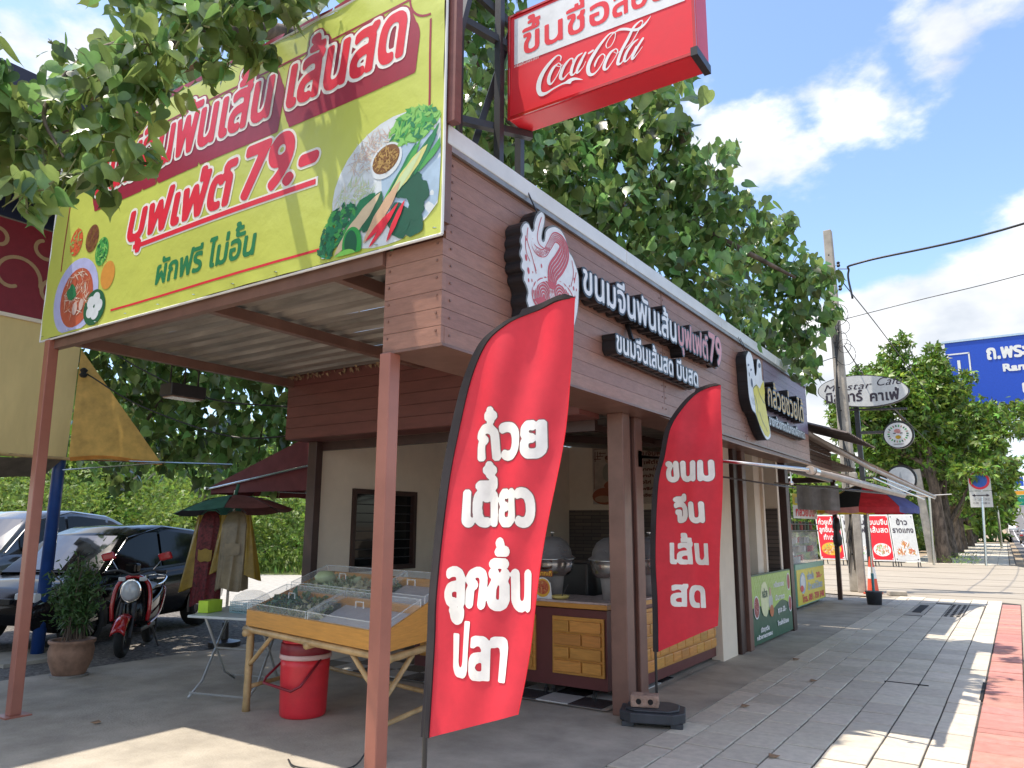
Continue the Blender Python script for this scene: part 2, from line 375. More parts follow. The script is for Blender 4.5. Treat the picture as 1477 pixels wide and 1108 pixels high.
class Paint(Field):
    def __init__(s,x0,x1,y0,y1,px):
        s.px=px;s.x0=x0;s.y0=y0;s.F=np.zeros((int((y1-y0)/px)+1,int((x1-x0)/px)+1),np.float32)
        s.X,s.Y=np.meshgrid(x0+np.arange(s.F.shape[1])*px,y0+np.arange(s.F.shape[0])*px)
    def disc(s,x,y,r,sub=False):
        i0=max(0,int((x-r-s.x0)/s.px)-2);i1=int((x+r-s.x0)/s.px)+3;j0=max(0,int((y-r-s.y0)/s.px)-2);j1=int((y+r-s.y0)/s.px)+3
        sl=(slice(j0,j1),slice(i0,i1)); v=np.clip(.5+(r-np.hypot(s.X[sl]-x,s.Y[sl]-y))/s.px,0,1)
        s.F[sl]=np.minimum(s.F[sl],1-v) if sub else np.maximum(s.F[sl],v)
    def stroke(s,pts,sub=False,r=None,n=10,k=1):
        Q=crom([(p[0],p[1],(p[2] if r is None else r)*k) for p in pts],n)
        for a,b in zip(Q,Q[1:]):
            m=max(1,int(np.hypot(*(b-a)[:2])/s.px))
            for t in np.arange(m)/m: q=a+(b-a)*t; s.disc(q[0],q[1],max(q[2],s.px*.3),sub)
        return s
    def poly(s,P):
        F=raster([np.array(P,float)],s.x0-s.px/2,s.y0-s.px/2,s.F.shape[1],s.F.shape[0],s.px); s.F=np.maximum(s.F,F); return s
    def ell(s,x,y,a,b,ang=0,sub=False):
        c,d=math.cos(ang),math.sin(ang); X=(s.X-x)*c+(s.Y-y)*d; Y=-(s.X-x)*d+(s.Y-y)*c
        q=np.hypot(X/a,Y/b); v=np.clip(.5+(1-q)*min(a,b)/s.px,0,1); s.F=np.minimum(s.F,1-v) if sub else np.maximum(s.F,v); return s
def ellipse(mb, pl, u,v,a,b,n=0,rot=0,k=28,jit=0,seed=0):
    r_=random.Random(seed); c,s_=math.cos(rot),math.sin(rot); P=[]
    J=[1+r_.uniform(-jit,jit) for _ in range(k)]
    for g in range(1,5):
        for i in range(k):
            t=2*math.pi*i/k; q=J[i]*g/4; x,y=a*math.cos(t)*q,b*math.sin(t)*q; P.append(pl.p(u+x*c-y*s_,v+x*s_+y*c,n))
    P.append(pl.p(u,v,n)); e=len(P)-1
    return mb.add(P,[(e,i,(i+1)%k) for i in range(k)]+[(g*k+i,g*k+k+i,g*k+k+(i+1)%k,g*k+(i+1)%k) for g in range(3) for i in range(k)])
def scatter(mb, pl, u,v,a,b,n,cnt,L,w,mats,seed=0,rot=0):     # little strips/leaves of printed food inside an ellipse
    r_=random.Random(seed); c,s_=math.cos(rot),math.sin(rot)
    for i in range(cnt):
        t=r_.uniform(0,6.283); q=math.sqrt(r_.random())*.92; x,y=a*q*math.cos(t),b*q*math.sin(t); U,V=u+x*c-y*s_,v+x*s_+y*c
        an=r_.uniform(0,3.14); l=L*r_.uniform(.6,1.2); ww=w*r_.uniform(.6,1.2); mb.use(r_.choice(mats)); h=n+.0002*(i%9)+.0002
        dx,dy=math.cos(an)*l/2,math.sin(an)*l/2; ex,ey=-math.sin(an)*ww/2,math.cos(an)*ww/2
        mb.add([pl.p(U-dx,V-dy,h),pl.p(U+ex,V+ey,h),pl.p(U+dx,V+dy,h),pl.p(U-ex,V-ey,h)],[(0,1,2,3)])

# ------------------------------------------------------------ foliage
def leafmesh(kind):
    if kind=='heart':   # folded heart with a drip tip, unit length hanging to -y
        h=[(.16,.12,.03),(.34,.11,.07),(.47,-.02,.09),(.50,-.20,.09),(.45,-.40,.07),(.33,-.60,.04),(.17,-.78,.01),(.06,-.95,-.03)]
        V=[(0,0,0),(0,-.35,0),(0,-.75,-.01),(0,-1.2,-.08)]+h+[(-x,y,z) for x,y,z in h]
        F=[]
        for o_,fl in ((4,0),(12,1)):
            for f in ((0,1,o_),(1,o_+1,o_),(1,o_+2,o_+1),(1,o_+3,o_+2),(1,o_+4,o_+3),(1,2,o_+4),(2,o_+5,o_+4),(2,o_+6,o_+5),(2,3,o_+7,o_+6)): F.append(f[::-1] if fl else f)
    elif kind=='heart2':
        V=[(0,0,0),(.36,.10,.06),(.47,-.22,.07),(.26,-.58,.05),(0,-1.12,-.05),(-.26,-.58,.05),(-.47,-.22,.07),(-.36,.10,.06),(0,-.45,0)]
        F=[(0,8,2,1),(8,3,2),(8,4,3),(0,7,6,8),(8,6,5),(8,5,4)]
    elif kind=='far':
        V=[(0,0,0),(.32,-.4,.06),(0,-1,0),(-.32,-.4,.06)]; F=[(0,3,2,1)]
    elif kind=='spray':   # three leaflets
        V=[];F=[]
        for a in (-.8,0,.8):
            n=len(V); c,s_=math.cos(a),math.sin(a); V+=[(0,0,0),(.2*c+.5*s_,.2*s_-.5*c,.05),(s_*1.1,-c*1.1,-.08),(-.2*c+.5*s_,-.2*s_-.5*c,.05)]; F+=[(n,n+3,n+2,n+1)]
    else:
        V=[(0,0,0),(.13,-.45,.03),(0,-1,0),(-.13,-.45,.03)]; F=[(0,3,2,1)]
    return np.array(V,float),F
def frames(n, droop, spread=1.0):
    """random orthonormal frames; column 1 is the leaf axis (base at top), droop 0..1"""
    d=rng.normal(size=(n,3)); d/=np.linalg.norm(d,axis=1)[:,None]
    ax=d*(1-droop)*spread+np.array([0,0,1.])*droop; ax/=np.linalg.norm(ax,axis=1)[:,None]
    r=rng.normal(size=(n,3)); x=np.cross(ax,r); x/=np.linalg.norm(x,axis=1)[:,None]; z=np.cross(x,ax)
    return np.stack([x,ax,z],2)
def leafobj(name, P, Fr, size, kind, m, parent=None, obkind='stuff'):
    T,F=leafmesh(kind); n=len(P); k=len(T)
    V=(np.einsum('nij,kj->nki',Fr,T)*size[:,None,None]+P[:,None,:]).reshape(-1,3)
    if parent is not None: V-=np.array(base_of(parent))
    loops=np.concatenate([np.array(f) for f in F]); lt=np.array([len(f) for f in F])
    allv=(loops[None,:]+(np.arange(n)*k)[:,None]).ravel(); tot=np.tile(lt,n); st=np.concatenate([[0],np.cumsum(tot)[:-1]])
    me=bpy.data.meshes.new(name); me.vertices.add(n*k); me.vertices.foreach_set('co',V.ravel()); me.loops.add(len(allv)); me.loops.foreach_set('vertex_index',allv.astype(np.int32))
    me.polygons.add(len(tot)); me.polygons.foreach_set('loop_start',st.astype(np.int32)); me.update(calc_edges=True); me.validate()
    if kind=='heart': me.polygons.foreach_set('use_smooth',[True]*len(me.polygons))
    me.materials.append(m); o=bpy.data.objects.new(name,me); COL.objects.link(o); o.parent=parent
    if obkind: o['kind']=obkind
    return o
def cloud(clumps, dens, shell=.5, squash=1):
    out=[]
    for x,y,z,r in clumps:
        n=max(3,int(dens*r*r)); d=rng.normal(size=(n,3)); d/=np.linalg.norm(d,axis=1)[:,None]
        q=(shell+(1-shell)*rng.random(n)**.6)*r*rng.uniform(.85,1.2,n); d=d*q[:,None]; d[:,2]*=squash; out.append(d+np.array([x,y,z]))
    return np.concatenate(out)

# ============================================================ GROUND
def sheet(name, poly, z, m, label=None):
    mb=MB(); mb.add([(x,y,z) for x,y in poly],[tuple(range(len(poly)))]); return top(mb.build(name,m,fix=False),label,kind='structure')
sheet('ground',[(-900,-500),(900,-500),(900,1500),(-900,1500)],-.165,sandm)
sheet('left_ground',[(-400,-80),(-2.38,-80),(-2.38,19.6),(-6.5,38.2),(-6.5,300),(-400,300)],-.035,sandm)
sheet('gravel_yard',[(-19,-10),(-8.5,-10),(-8.5,12.2),(-3.2,12.3),(-3.2,20),(-6,38),(-40,38),(-40,24),(-19,10)],-.028,gravelm)
sheet('sunlit_gravel_track',[(-60,20),(-14.5,9.2),(-10.5,9.0),(-10.5,13),(-15,19),(-28,34),(-60,50)],-.022,sunlitgr)
mb=MB(); mb.add([(-8.62,-8,0),(-2.42,-8,0),(-2.42,19.4,0),(-8.62,14,0),(-8.62,-8,-.2),(-2.42,-8,-.2),(-2.42,19.4,-.2),(-8.62,14,-.2)],[(0,1,2,3),(4,5,1,0),(5,6,2,1),(6,7,3,2),(7,4,0,3)])
top(mb.build('concrete_slab',slabm,fix=False),'grey concrete forecourt under the canopy and around the shop',kind='structure')
mb=MB().box(-10.4,-9.5,4.1,4.95,-.03,.012); top(mb.build('footing_slab',slabm),'pale concrete patch at the foot of the blue pillar',kind='structure')
# pavement: bed and tiles
sw=struct('pavement')
mb=MB(); mb.add([(-2.42,-8,-.012),(-.11,-8,-.012),(-.11,19.5,-.012),(-2.42,19.5,-.012)],[(0,1,2,3)]); mb.build('tile_bed',grout,sw,fix=False)
cols=[(-2.42,-2.19),(-2.19,-1.89),(-1.89,-1.59),(-1.59,-1.29),(-1.29,-.99),(-.99,-.70),(-.70,-.435)]
tm={}
def tile(w,l,m,key):
    if key not in tm:
        b=MB(); g=.0062; c=.005; x,y=w/2-g,l/2-g*1.7
        b.add([(-x,-y,-.03),(x,-y,-.03),(x,y,-.03),(-x,y,-.03),(-x,-y,-c),(x,-y,-c),(x,y,-c),(-x,y,-c),(-x+c,-y+c,0),(x-c,-y+c,0),(x-c,y-c,0),(-x+c,y-c,0)],
              [(0,1,5,4),(1,2,6,5),(2,3,7,6),(3,0,4,7),(4,5,9,8),(5,6,10,9),(6,7,11,10),(7,4,8,11),(8,9,10,11)])
        me=bpy.data.meshes.new('tile'); me.from_pydata(b.v,[],b.f); me.materials.append(m); tm[key]=me
    return tm[key]
def lay(nm,w,l,m,key,x,y,parent):
    o=bpy.data.objects.new(nm,tile(w,l,m,key)); COL.objects.link(o); o.parent=parent
    o.location=(x,y,random.uniform(-.0035,.0035)); o.rotation_euler=(random.gauss(0,.0035),random.gauss(0,.004),random.gauss(0,.002)); return o
ROW=.40
for ci,(a,b) in enumerate(cols):
    y=3.55+(.2 if ci in(2,5) else 0)*0
    while y<19.35:
        l=ROW if random.random()<.82 else ROW/2
        if ci in (3,4,5) and 8.85<y<9.05: l=ROW
        if not(ci in(2,3,4,5) and 15.6<y+l/2<18.4 and not(ci==5 and False)):
            lay('paving_tile',b-a,l,tilem,(ci,l),(a+b)/2,y+l/2,sw)
        y+=l
near=MB()
for (a,b) in cols:
    for k in range(28):
        y=3.55-ROW*(k+1); near.box(a+.005,b-.005,y+.005,y+ROW-.005,-.03,random.uniform(-.003,.003))
near.build('paving_tiles_behind_camera',tilem,sw,kind='stuff')
rs=struct('red_paving_strip')
mb=MB(); mb.add([(-.435,-8,-.013),(-.10,-8,-.013),(-.12,19.5,-.013),(-.435,19.5,-.013)],[(0,1,2,3)]); mb.build('tile_bed',grout,rs,fix=False)
y=3.4
while y<18.8:
    l=random.choice((.3,.3,.3,.15)); lay('red_paving_tile',.32,l,redtile,('r',l),-.27,y+l/2,rs); y+=l
mb=MB(); 
for k in range(36): mb.box(-.43,-.112,3.4-.3*(k+1)+.004,3.4-.3*k-.004,-.03,random.uniform(-.003,.003))
mb.build('red_tiles_behind_camera',redtile,rs,kind='stuff')
# patched drain covers in the pavement
def cover(x0,x1,y0,y1,name,label,slots):
    t=thing(name,label,'drain cover',((x0+x1)/2,(y0+y1)/2,0))
    MB().box(x0,x1,y0,y1,-.03,-.006).build('lid',slabm,t)
    m=MB()
    nx,ny=slots
    for i in range(nx):
        for j in range(ny):
            cx=x0+(i+.5)*(x1-x0)/nx; cy=y0+(j+.5)*(y1-y0)/ny; m.box(cx-.25*(x1-x0)/nx,cx+.25*(x1-x0)/nx,cy-.3*(y1-y0)/ny,cy+.3*(y1-y0)/ny,-.0055,.001)
    m.build('slots',MATS.get('hole') or mat('hole',(.015,.013,.012),.9),t,kind='stuff')
    return t
cover(-1.29,-1.0,15.75,18.3,'drain_grate','slotted concrete drain cover set in the pavement by the black bucket',(3,8))
cover(-1.89,-1.59,15.7,18.3,'manhole_cover','worn concrete manhole lid beside the slotted drain cover',(1,1))
for a,b in ((-1.58,-1.30),(-.98,-.71)):
    for k in range(6): lay('paving_tile',b-a,.43,tilem,('m',b),(a+b)/2,15.8+.43*k,sw)
MB().box(-1.30,-.90,8.84,8.865,-.02,.0045).build('joint_crack',mat('hole',(.015,.013,.012),.9),sw)
MB().box(-.455,-.43,8.4,9.35,-.02,.0045).build('joint_crack',MATS['hole'],sw)
# kerb, verge and road
k=struct('kerb')
y=-8
while y<19.4:
    MB().box(-.105,.03,y+.006,y+.99,-.17,-.002).build('kerb_stone',drivem,k,bevel=.01); y+=1
top(MB().box(.03,.62,-8,19,-.165,-.10).build('dirt_verge',sandm),'sandy strip of dirt along the kerb',kind='structure')
def ribbon(name,pts,m,z=0,zf=None):   # pts: (y,x0,x1)
    mb=MB(); V=[];F=[]
    for i,(y,a,b) in enumerate(pts):
        zz=z+(zf(y) if zf else 0); V+=[(a,y,zz),(b,y,zz)]
        if i: F.append((2*i-2,2*i-1,2*i+1,2*i))
    mb.add(V,F); return top(mb.build(name,m,fix=False),None,kind='structure')
def ramp(y): return 0 if y<95 else (0.000155*(y-95)**2 if y<330 else 0.000155*235**2+.0728*(y-330)-.00012*(y-330)**2 if y<560 else 18.9)
def drift(y): return -.012*max(0,y-20)
ys=[-60,0,20,40,60,80,95]+list(range(110,620,15))
ribbon('road',[(y,.45+drift(y),16+drift(y)) for y in ys],asphalt,-.145,ramp)
ribbon('road_edge_line',[(y,1.05+drift(y),1.19+drift(y)) for y in ys],white,-.139,ramp)
for j,x in enumerate((4.4,)):
    mb=MB()
    for y in range(20,420,9):
        a=drift(y); mb.add([(x+a,y,-.139+ramp(y)),(x+.14+a,y,-.139+ramp(y)),(x+.14+drift(y+4),y+4,-.139+ramp(y+4)),(x+drift(y+4),y+4,-.139+ramp(y+4))],[(0,1,2,3)])
    top(mb.build('lane_dashes',white,fix=False),None,kind='structure')
ribbon('yellow_median_line',[(y,7.7+drift(y),7.86+drift(y)) for y in ys],flatc('yellow_line',(.6,.42,.05)),-.139,ramp)
ribbon('ramp_parapet',[(y,.1+drift(y),.3+drift(y)) for y in ys if y>=100],drivem,.55,ramp)
mb=MB()
for y0,y1 in zip(ys[7:],ys[8:]):
    for xx in (.1,.3): mb.add([(xx+drift(y0),y0,-.2),(xx+drift(y1),y1,-.2),(xx+drift(y1),y1,ramp(y1)+.55),(xx+drift(y0),y0,ramp(y0)+.55)],[(0,1,2,3)])
top(mb.build('ramp_side_wall',drivem,fix=False),None,kind='structure')
sheet('driveway',[(-3.4,19.42),(-.4,19.42),(.2,18.9),(1.4,18.2),(1.2,24),(.25,36),(-.25,38.3),(-3.0,38.6),(-12,38),(-16,27),(-7,20.5)],-.006,drivem)
mb=MB()
for k,(y,x0) in enumerate([(20.6,-4),(22.3,-5),(24.6,-6),(27.5,-6.5),(31,-7),(35,-7)]): mb.box(x0,.2,y,y+.035,-.004,-.002)
mb.build('driveway_joints',grout).__setitem__('kind','structure')
fp=struct('far_pavement')
mb=MB(); mb.add([(-4.3,38.5,-.01),(-.2,38.5,-.01),(-.9,95,-.01),(-5.2,95,-.01)],[(0,1,2,3)]); mb.build('tile_bed',grout,fp,fix=False)
far=MB(); y=38.6
while y<94:
    for kx in range(9):
        x=-4.2+kx*.44+drift(y); far.box(x+.008,x+.432,y+.01,y+.59,-.02,random.uniform(-.003,.004))
    y+=.6
far.build('paving_tiles',tilem,fp,kind='stuff')
mb=MB(); y=38.5
while y<95: mb.box(-.22+drift(y),-.04+drift(y),y+.02,y+1.98,-.16,.02); y+=2
top(mb.build('far_kerb',drivem),None,kind='structure')
sheet('grass_strip_ground',[(-60,17),(-21,15.5),(-14.8,19),(-9,40),(-6.3,60),(-6.3,200),(-300,200),(-300,17)],-.015,mat('grass_soil',(.16,.20,.05),.95,var=.3,vs=3,bump=.5,bs=20))
# grass tufts
n=9000; P=np.zeros((n,3)); P[:,0]=rng.uniform(-34,-9,n); P[:,1]=rng.uniform(16,42,n); keep=(P[:,1]>15.5+(P[:,0]+21)*.55*(P[:,0]>-21)) & (P[:,0]< -8-(P[:,1]-40)*-.2)
P=P[keep]; P[:,2]=.25
top(leafobj('grass',P,frames(len(P),.75),rng.uniform(.2,.45,len(P)),'blade',leaf3),'bright green grass along the far side of the gravel yard')

# ============================================================ SHOP
shop=thing('noodle_shop','brown plank-clad noodle shop with open counters on two sides','shop',(-4.8,9,0))
def wallbox(name,x0,x1,y0,y1,z0,z1,m,**k): return MB().box(x0,x1,y0,y1,z0,z1).build(name,m,shop,**k)
# left wall with window hole
lw=MB()
for a in ((6,6.58,0,2.98),(7.76,12.1,0,2.98),(6.58,7.76,0,.99),(6.58,7.76,1.99,2.98)): lw.box(-6.85,-6.75,*a)
lw.build('left_wall',cream,shop)
wallbox('back_wall',-6.75,-3.06,12.0,12.1,0,2.98,cream)
brick=bpy.data.materials.new('stacked_stone'); brick.use_nodes=True; t_=brick.node_tree; bt=t_.nodes.new('ShaderNodeTexBrick'); g_=t_.nodes.new('ShaderNodeNewGeometry'); mpn=t_.nodes.new('ShaderNodeMapping'); mpn.inputs['Rotation'].default_value=(R(90),0,0)
bt.inputs['Scale'].default_value=1; bt.inputs['Brick Width'].default_value=.34; bt.inputs['Row Height'].default_value=.062; bt.inputs['Mortar Size'].default_value=.005; bt.inputs['Color1'].default_value=(.17,.13,.105,1); bt.inputs['Color2'].default_value=(.10,.08,.07,1); bt.inputs['Mortar'].default_value=(.04,.03,.03,1)
t_.links.new(g_.outputs['Position'],mpn.inputs[0]); t_.links.new(mpn.outputs[0],bt.inputs['Vector']); t_.links.new(bt.outputs[0],t_.nodes['Principled BSDF'].inputs['Base Color']); MATS['stacked_stone']=brick
wallbox('stone_dado',-6.745,-3.07,11.97,11.998,0,1.83,brick)
wallbox('end_wall',-3.65,-3.06,11.2,11.28,0,2.98,cream)
wallbox('pilaster',-3.30,-3.10,10.9,11.2,0,2.9,cream)
for (x,y0,y1,m,h) in ((-3.10,9.0,9.55,cream,2.6),):
    wallbox('wall_pier',-3.16,-3.02,y0,y1,0,2.6,cream)
for y0,y1,m,x1 in ((9.60,9.72,dkbrown,-2.98),(9.76,9.86,dkbrown,-3.0),(9.90,10.06,brownst,-2.96),(12.22,12.36,dkbrown,-2.98),(12.40,12.5,dkbrown,-3.0)):
    wallbox('door_post',-3.12,x1,y0,y1,0,2.58,m,bevel=.006)
# ceiling with ribs, rafter
mb=MB(); 
for k in range(40):
    y=6.0+k*.15; mb.add([(-6.75,y,2.98),(-3.05,y,2.60),(-3.05,y+.05,2.60),(-6.75,y+.05,2.98),(-6.75,y+.07,3.01),(-3.05,y+.07,2.63),(-3.05,y+.15,2.63),(-6.75,y+.15,3.01)],[(0,1,2,3),(3,2,5,4),(4,5,6,7)])
mb.build('ceiling_sheet',corr,shop)
MB().bar((-6.7,9.2,2.93),(-3.1,9.2,2.54),.06,.1).build('rafter',dkbrown,shop)
MB().bar((-3.9,6.2,2.66),(-3.9,11.9,2.66),.06,.09).build('rafter',dkbrown,shop)
# roof over shop (seen from above only)
wallbox('roof_sheet',-6.9,-2.7,5.7,12.4,3.25,3.29,corr)
MB().add([(-6.75,6.02,0.012),(-3.05,6.02,0.012),(-3.05,12,0.012),(-6.75,12,0.012)],[(0,1,2,3)]).build('floor',slabm,shop,fix=False)
tw=flatc('white_floor_tile',(.6,.6,.58),.25); tb=flatc('dark_floor_tile',(.06,.06,.065),.25)
for i in range(11):
    for j in range(5):
        MB().box(-6.74+i*.33,-6.415+i*.33,6.05+j*.33,6.375+j*.33,.008,.02).build('floor_tile',tw if (i+j)%2 else tb,shop)
# soffit box across the front
mb=MB(); mb.box(-6.86,-3.05,5.62,5.98,2.50,3.24); mb.build('front_beam_box',shadepaint,shop)
for k in range(6):
    MB().box(-6.86,-3.05,5.606,5.62,2.505+.122*k,2.505+.122*k+.117).build('beam_board',shadepaint,shop)
wallbox('door_track',-6.7,-3.1,5.99,6.05,2.40,2.50,dkbrown)
# street fascia: planks on a box
wallbox('fascia_box',-3.03,-2.625,3.21,12.28,2.575,3.745,shadepaint)
pz=[2.562+.1048*k for k in range(12)]
segs=[(3.19,6.42),(6.425,8.95),(8.955,9.86),(9.865,12.3)]
for k,z in enumerate(pz):
    for si,(a,b) in enumerate(segs):
        h=min(.1018,3.762-z)
        if h<.02: continue
        o=0
        m=plankpu if (si==3 and k>3) else paint
        MB().box(-2.622,-2.60-random.uniform(0,.003),a+random.uniform(0,.006),b,z,z+h).build('plank',m,shop)
for k in range(6):
    z=2.562+.1048*k; h=.1018
    MB().box(-3.045,-2.602,3.165,3.20,z,z+h).build('plank',paint,shop)
riv=MB()
for k in range(6):
    for x in (-3.01,-2.64):
        z=2.562+.1048*k+.075; riv.obox((x,3.162,z),(.006,0,0),(0,.003,0),(0,0,.006))
for k in range(12):
    for y in (3.24,6.38,6.46,8.91,8.99):
        z=2.562+.1048*k+.055
        if z<3.74: riv.obox((-2.599,y,z),(.003,0,0),(0,.006,0),(0,0,.006))
riv.build('plank_screws',brownst,shop,kind='stuff')
MB().box(-3.045,-2.59,3.165,12.3,2.545,2.561).build('fascia_bottom_trim',brownst,shop)
cap=MB()
for a,b in ((3.15,5.6),(5.605,8.1),(8.105,10.4),(10.405,12.45)): cap.box(-2.95,-2.565,a,b,3.765,3.885)
cap.build('roof_edge_flashing',whitemet,shop,bevel=.006)
wallbox('flashing_lip',-2.592,-2.572,3.16,12.4,3.73,3.765,mat('lip_grey',(.3,.3,.3),.4,metal=.5))
# corner pillar, pier and bracket
for a in ((-2.975,-2.82,5.98,6.13),(-2.97,-2.85,6.30,6.46)): wallbox('pillar',*a,0,2.545,brownst,bevel=.008)
wallbox('pillar_web',-2.95,-2.88,6.132,6.298,0,2.54,dkbrown)
wallbox('door_jamb',-6.80,-6.66,5.9,6.0,0,2.5,dkbrown,bevel=.005)
# window
wn=MB()
for a in ((6.58,6.64,.99,1.99),(7.70,7.76,.99,1.99),(6.64,7.70,.99,1.05),(6.64,7.70,1.93,1.99),(7.15,7.19,1.05,1.93)): wn.box(-6.80,-6.72,a[0],a[1],a[2],a[3])
wn=wn.build('window',dkbrown,shop)
MB().box(-6.79,-6.785,6.64,7.70,1.05,1.93).build('pane',dkglass,wn)
for kk in range(7): MB().box(-6.765,-6.75,6.64,7.70,1.14+.11*kk,1.15+.11*kk).build('bar',darksteel,wn)
# counters ---------------------------------------------------
ctop=mat('marble_top',(.50,.40,.38),.25,var=.15,vs=14)
maroon=flatc('maroon_panel',(.13,.035,.035),.35)
def counter_front():
    t=thing('front_counter','maroon cabinet counter with pine block panels facing the forecourt','counter',(-4.25,6.4,0))
    MB().box(-5.45,-3.18,6.32,6.85,.10,.79).build('cabinet',maroon,t)
    MB().box(-5.47,-3.16,6.29,6.90,.845,.862).build('counter_top',ctop,t)
    MB().box(-5.47,-3.16,6.285,6.90,.80,.844).build('top_edge',woodx,t,bevel=.004)
    for i,(a,b) in enumerate(((-3.74,-3.20),(-4.50,-3.93),(-5.36,-4.72))):
        MB().box(a,b,6.295,6.318,.21,.72).build('pine_panel',woodx,t,bevel=.003)
        for r_ in range(4):
            z=.235+r_*.118; w=b-a-.05; s=.6 if r_%2==0 else .34
            for (p,q) in ((a+.025,a+.025+w*s-.008),(a+.025+w*s+.008,b-.025)): MB().box(p,q,6.27,6.296,z,z+.098).build('pine_block',wood,t,bevel=.006)
    for x in (-3.35,-3.78,-3.86,-4.6,-5.3):
        MB().tube([(x,6.38,.08),(x,6.38,.0)],.012,6).tube([(x-.012,6.38,.03),(x+.012,6.38,.03)],.03,10).build('castor',blackm,t)
counter_front()
t=thing('side_counter','maroon cabinet counter with rows of pine blocks facing the pavement','counter',(-3.3,7.8,0))
MB().box(-3.62,-3.10,6.56,8.98,.06,.80).build('cabinet',maroon,t)
MB().box(-3.64,-3.06,6.55,9.0,.806,.845).build('top_edge',woodx,t); MB().box(-3.62,-3.08,6.56,8.99,.846,.86).build('counter_top',ctop,t)
MB().box(-3.098,-3.075,6.62,8.90,.17,.76).build('pine_panel',woodx,t)
for r_ in range(5):
    z=.19+r_*.112; y=6.65-(.11 if r_%2 else 0)
    while y<8.86:
        a,b=max(6.64,y),min(8.88,y+.215)
        if b-a>.05: MB().box(-3.077,-3.052,a,b,z,z+.092).build('pine_block',wood,t,bevel=.006)
        y+=.228
# side opening 2: glazed cabinet and green menu panel
t=thing('menu_panel','green and lime printed menu panel fixed across the second street opening','sign',(-3.0,11.1,0))
GR=Plane((-2.985,0,0),(0,1,0),(0,0,1),(1,0,0))
MB().box(-3.02,-2.99,10.1,12.18,.03,.92).build('board',flatc('dark_green_print',(.025,.11,.06),.4),t)
mb=MB(); mb.use(flatc('lime_print',(.42,.62,.12),.4)); P=[GR.p(10.12,.50,.0)]+[GR.p(10.12+2.04*i/12,.46+.05*math.sin(i*.9),.0) for i in range(1,12)]+[GR.p(12.16,.50),GR.p(12.16,.90),GR.p(10.12,.90)]; mb.add(P,[tuple(range(len(P)))])
mb.use(flatc('pale_lime_line',(.62,.75,.35),.4))
for k in range(26):
    for s_ in (-1,1):
        u=10.14+k*.08; 
        if 10.14<u+s_*.2<12.15: mb.add([GR.p(u,.55,.0015),GR.p(u+.012,.55,.0015),GR.p(u+s_*.2+.012,.89,.0015),GR.p(u+s_*.2,.89,.0015)],[(0,1,2,3)])
mb.use(flatc('cream_print',(.75,.78,.45),.4)); ellipse(mb,GR,10.72,.58,.20,.23,.003,jit=.05)
mb.use(flatc('white_print',(.8,.8,.8),.4)); ellipse(mb,GR,10.31,.50,.13,.15,.003); ellipse(mb,GR,12.03,.74,.10,.13,.003); ellipse(mb,GR,12.06,.42,.10,.12,.003)
rb=flatc('reddish_food',(.38,.07,.07),.5); mb.use(rb)
for u,v,a,b in ((10.31,.50,.11,.13),(12.03,.74,.08,.11),(12.06,.42,.08,.10)): ellipse(mb,GR,u,v,a,b,.0045)
scatter(mb,GR,10.31,.50,.11,.13,.005,50,.05,.015,[flatc('pink_food',(.6,.3,.28)),rb],1)
mb.use(flatc('shirt_grey',(.5,.52,.5))); ellipse(mb,GR,11.0,.52,.10,.12,.004); mb.use(flatc('orange_apron',(.55,.16,.05))); ellipse(mb,GR,11.03,.40,.10,.08,.005)
mb.use(flatc('face_tone',(.55,.36,.24))); ellipse(mb,GR,10.99,.66,.05,.06,.005)
mb.build('printed_pictures',None,t,fix=False)
mb=MB(); mb.use(MATS['white_print'])
for s_,u,v,w,h in (('กล้วยทอด',11.2,.70,.55,.05),('มันทอด',11.25,.52,.5,.05),('ชุดละ 20.-',11.35,.34,.45,.055),('เปิดทุกวัน',10.45,.17,.4,.04),('โทรสั่งได้เลย',11.3,.17,.6,.04),('กล้วยทอดกรอบ',10.25,.09,.75,.035)):
    text(s_,u,v,w,h,.006,res=14).mesh(mb,lambda a,b:GR.p(a,b,.004))
mb.use(MATS['dark_green_print']); text('กล้วย',10.6,.6,.24,.08,.008,res=14).mesh(mb,lambda a,b:GR.p(a,b,.006))
mb.build('lettering',None,t,fix=False,kind='stuff')
t=thing('display_case','rounded clear display case of fried snacks behind the green menu panel','display case',(-3.5,10.9,.8))
MB().box(-3.8,-3.2,10.2,11.3,.0,.80).build('stand',cream,t)
pr=[(-3.25,.82),(-3.22,1.1),(-3.30,1.24),(-3.45,1.30),(-3.8,1.30),(-3.8,.82)]
MB().prism([(x,10.3,z) for x,z in pr],(0,1,0),.9).build('glass_hood',glassm('case_glass',(.75,.78,.76),.08,.5),t)
MB().box(-3.75,-3.28,10.35,11.15,.84,.86).box(-3.75,-3.35,10.35,11.15,1.06,1.07).build('shelf',steel,t)
mb=MB()
for k in range(60): mb.obox((random.uniform(-3.7,-3.3),random.uniform(10.4,11.1),.88+random.choice((0,.2))*(1)),(.03,0,.01),(0,.045,0),(0,.0,.018))
mb.build('snacks',mat('fried_snack',(.35,.25,.13),.6,var=.3,vs=12),t,kind='stuff')
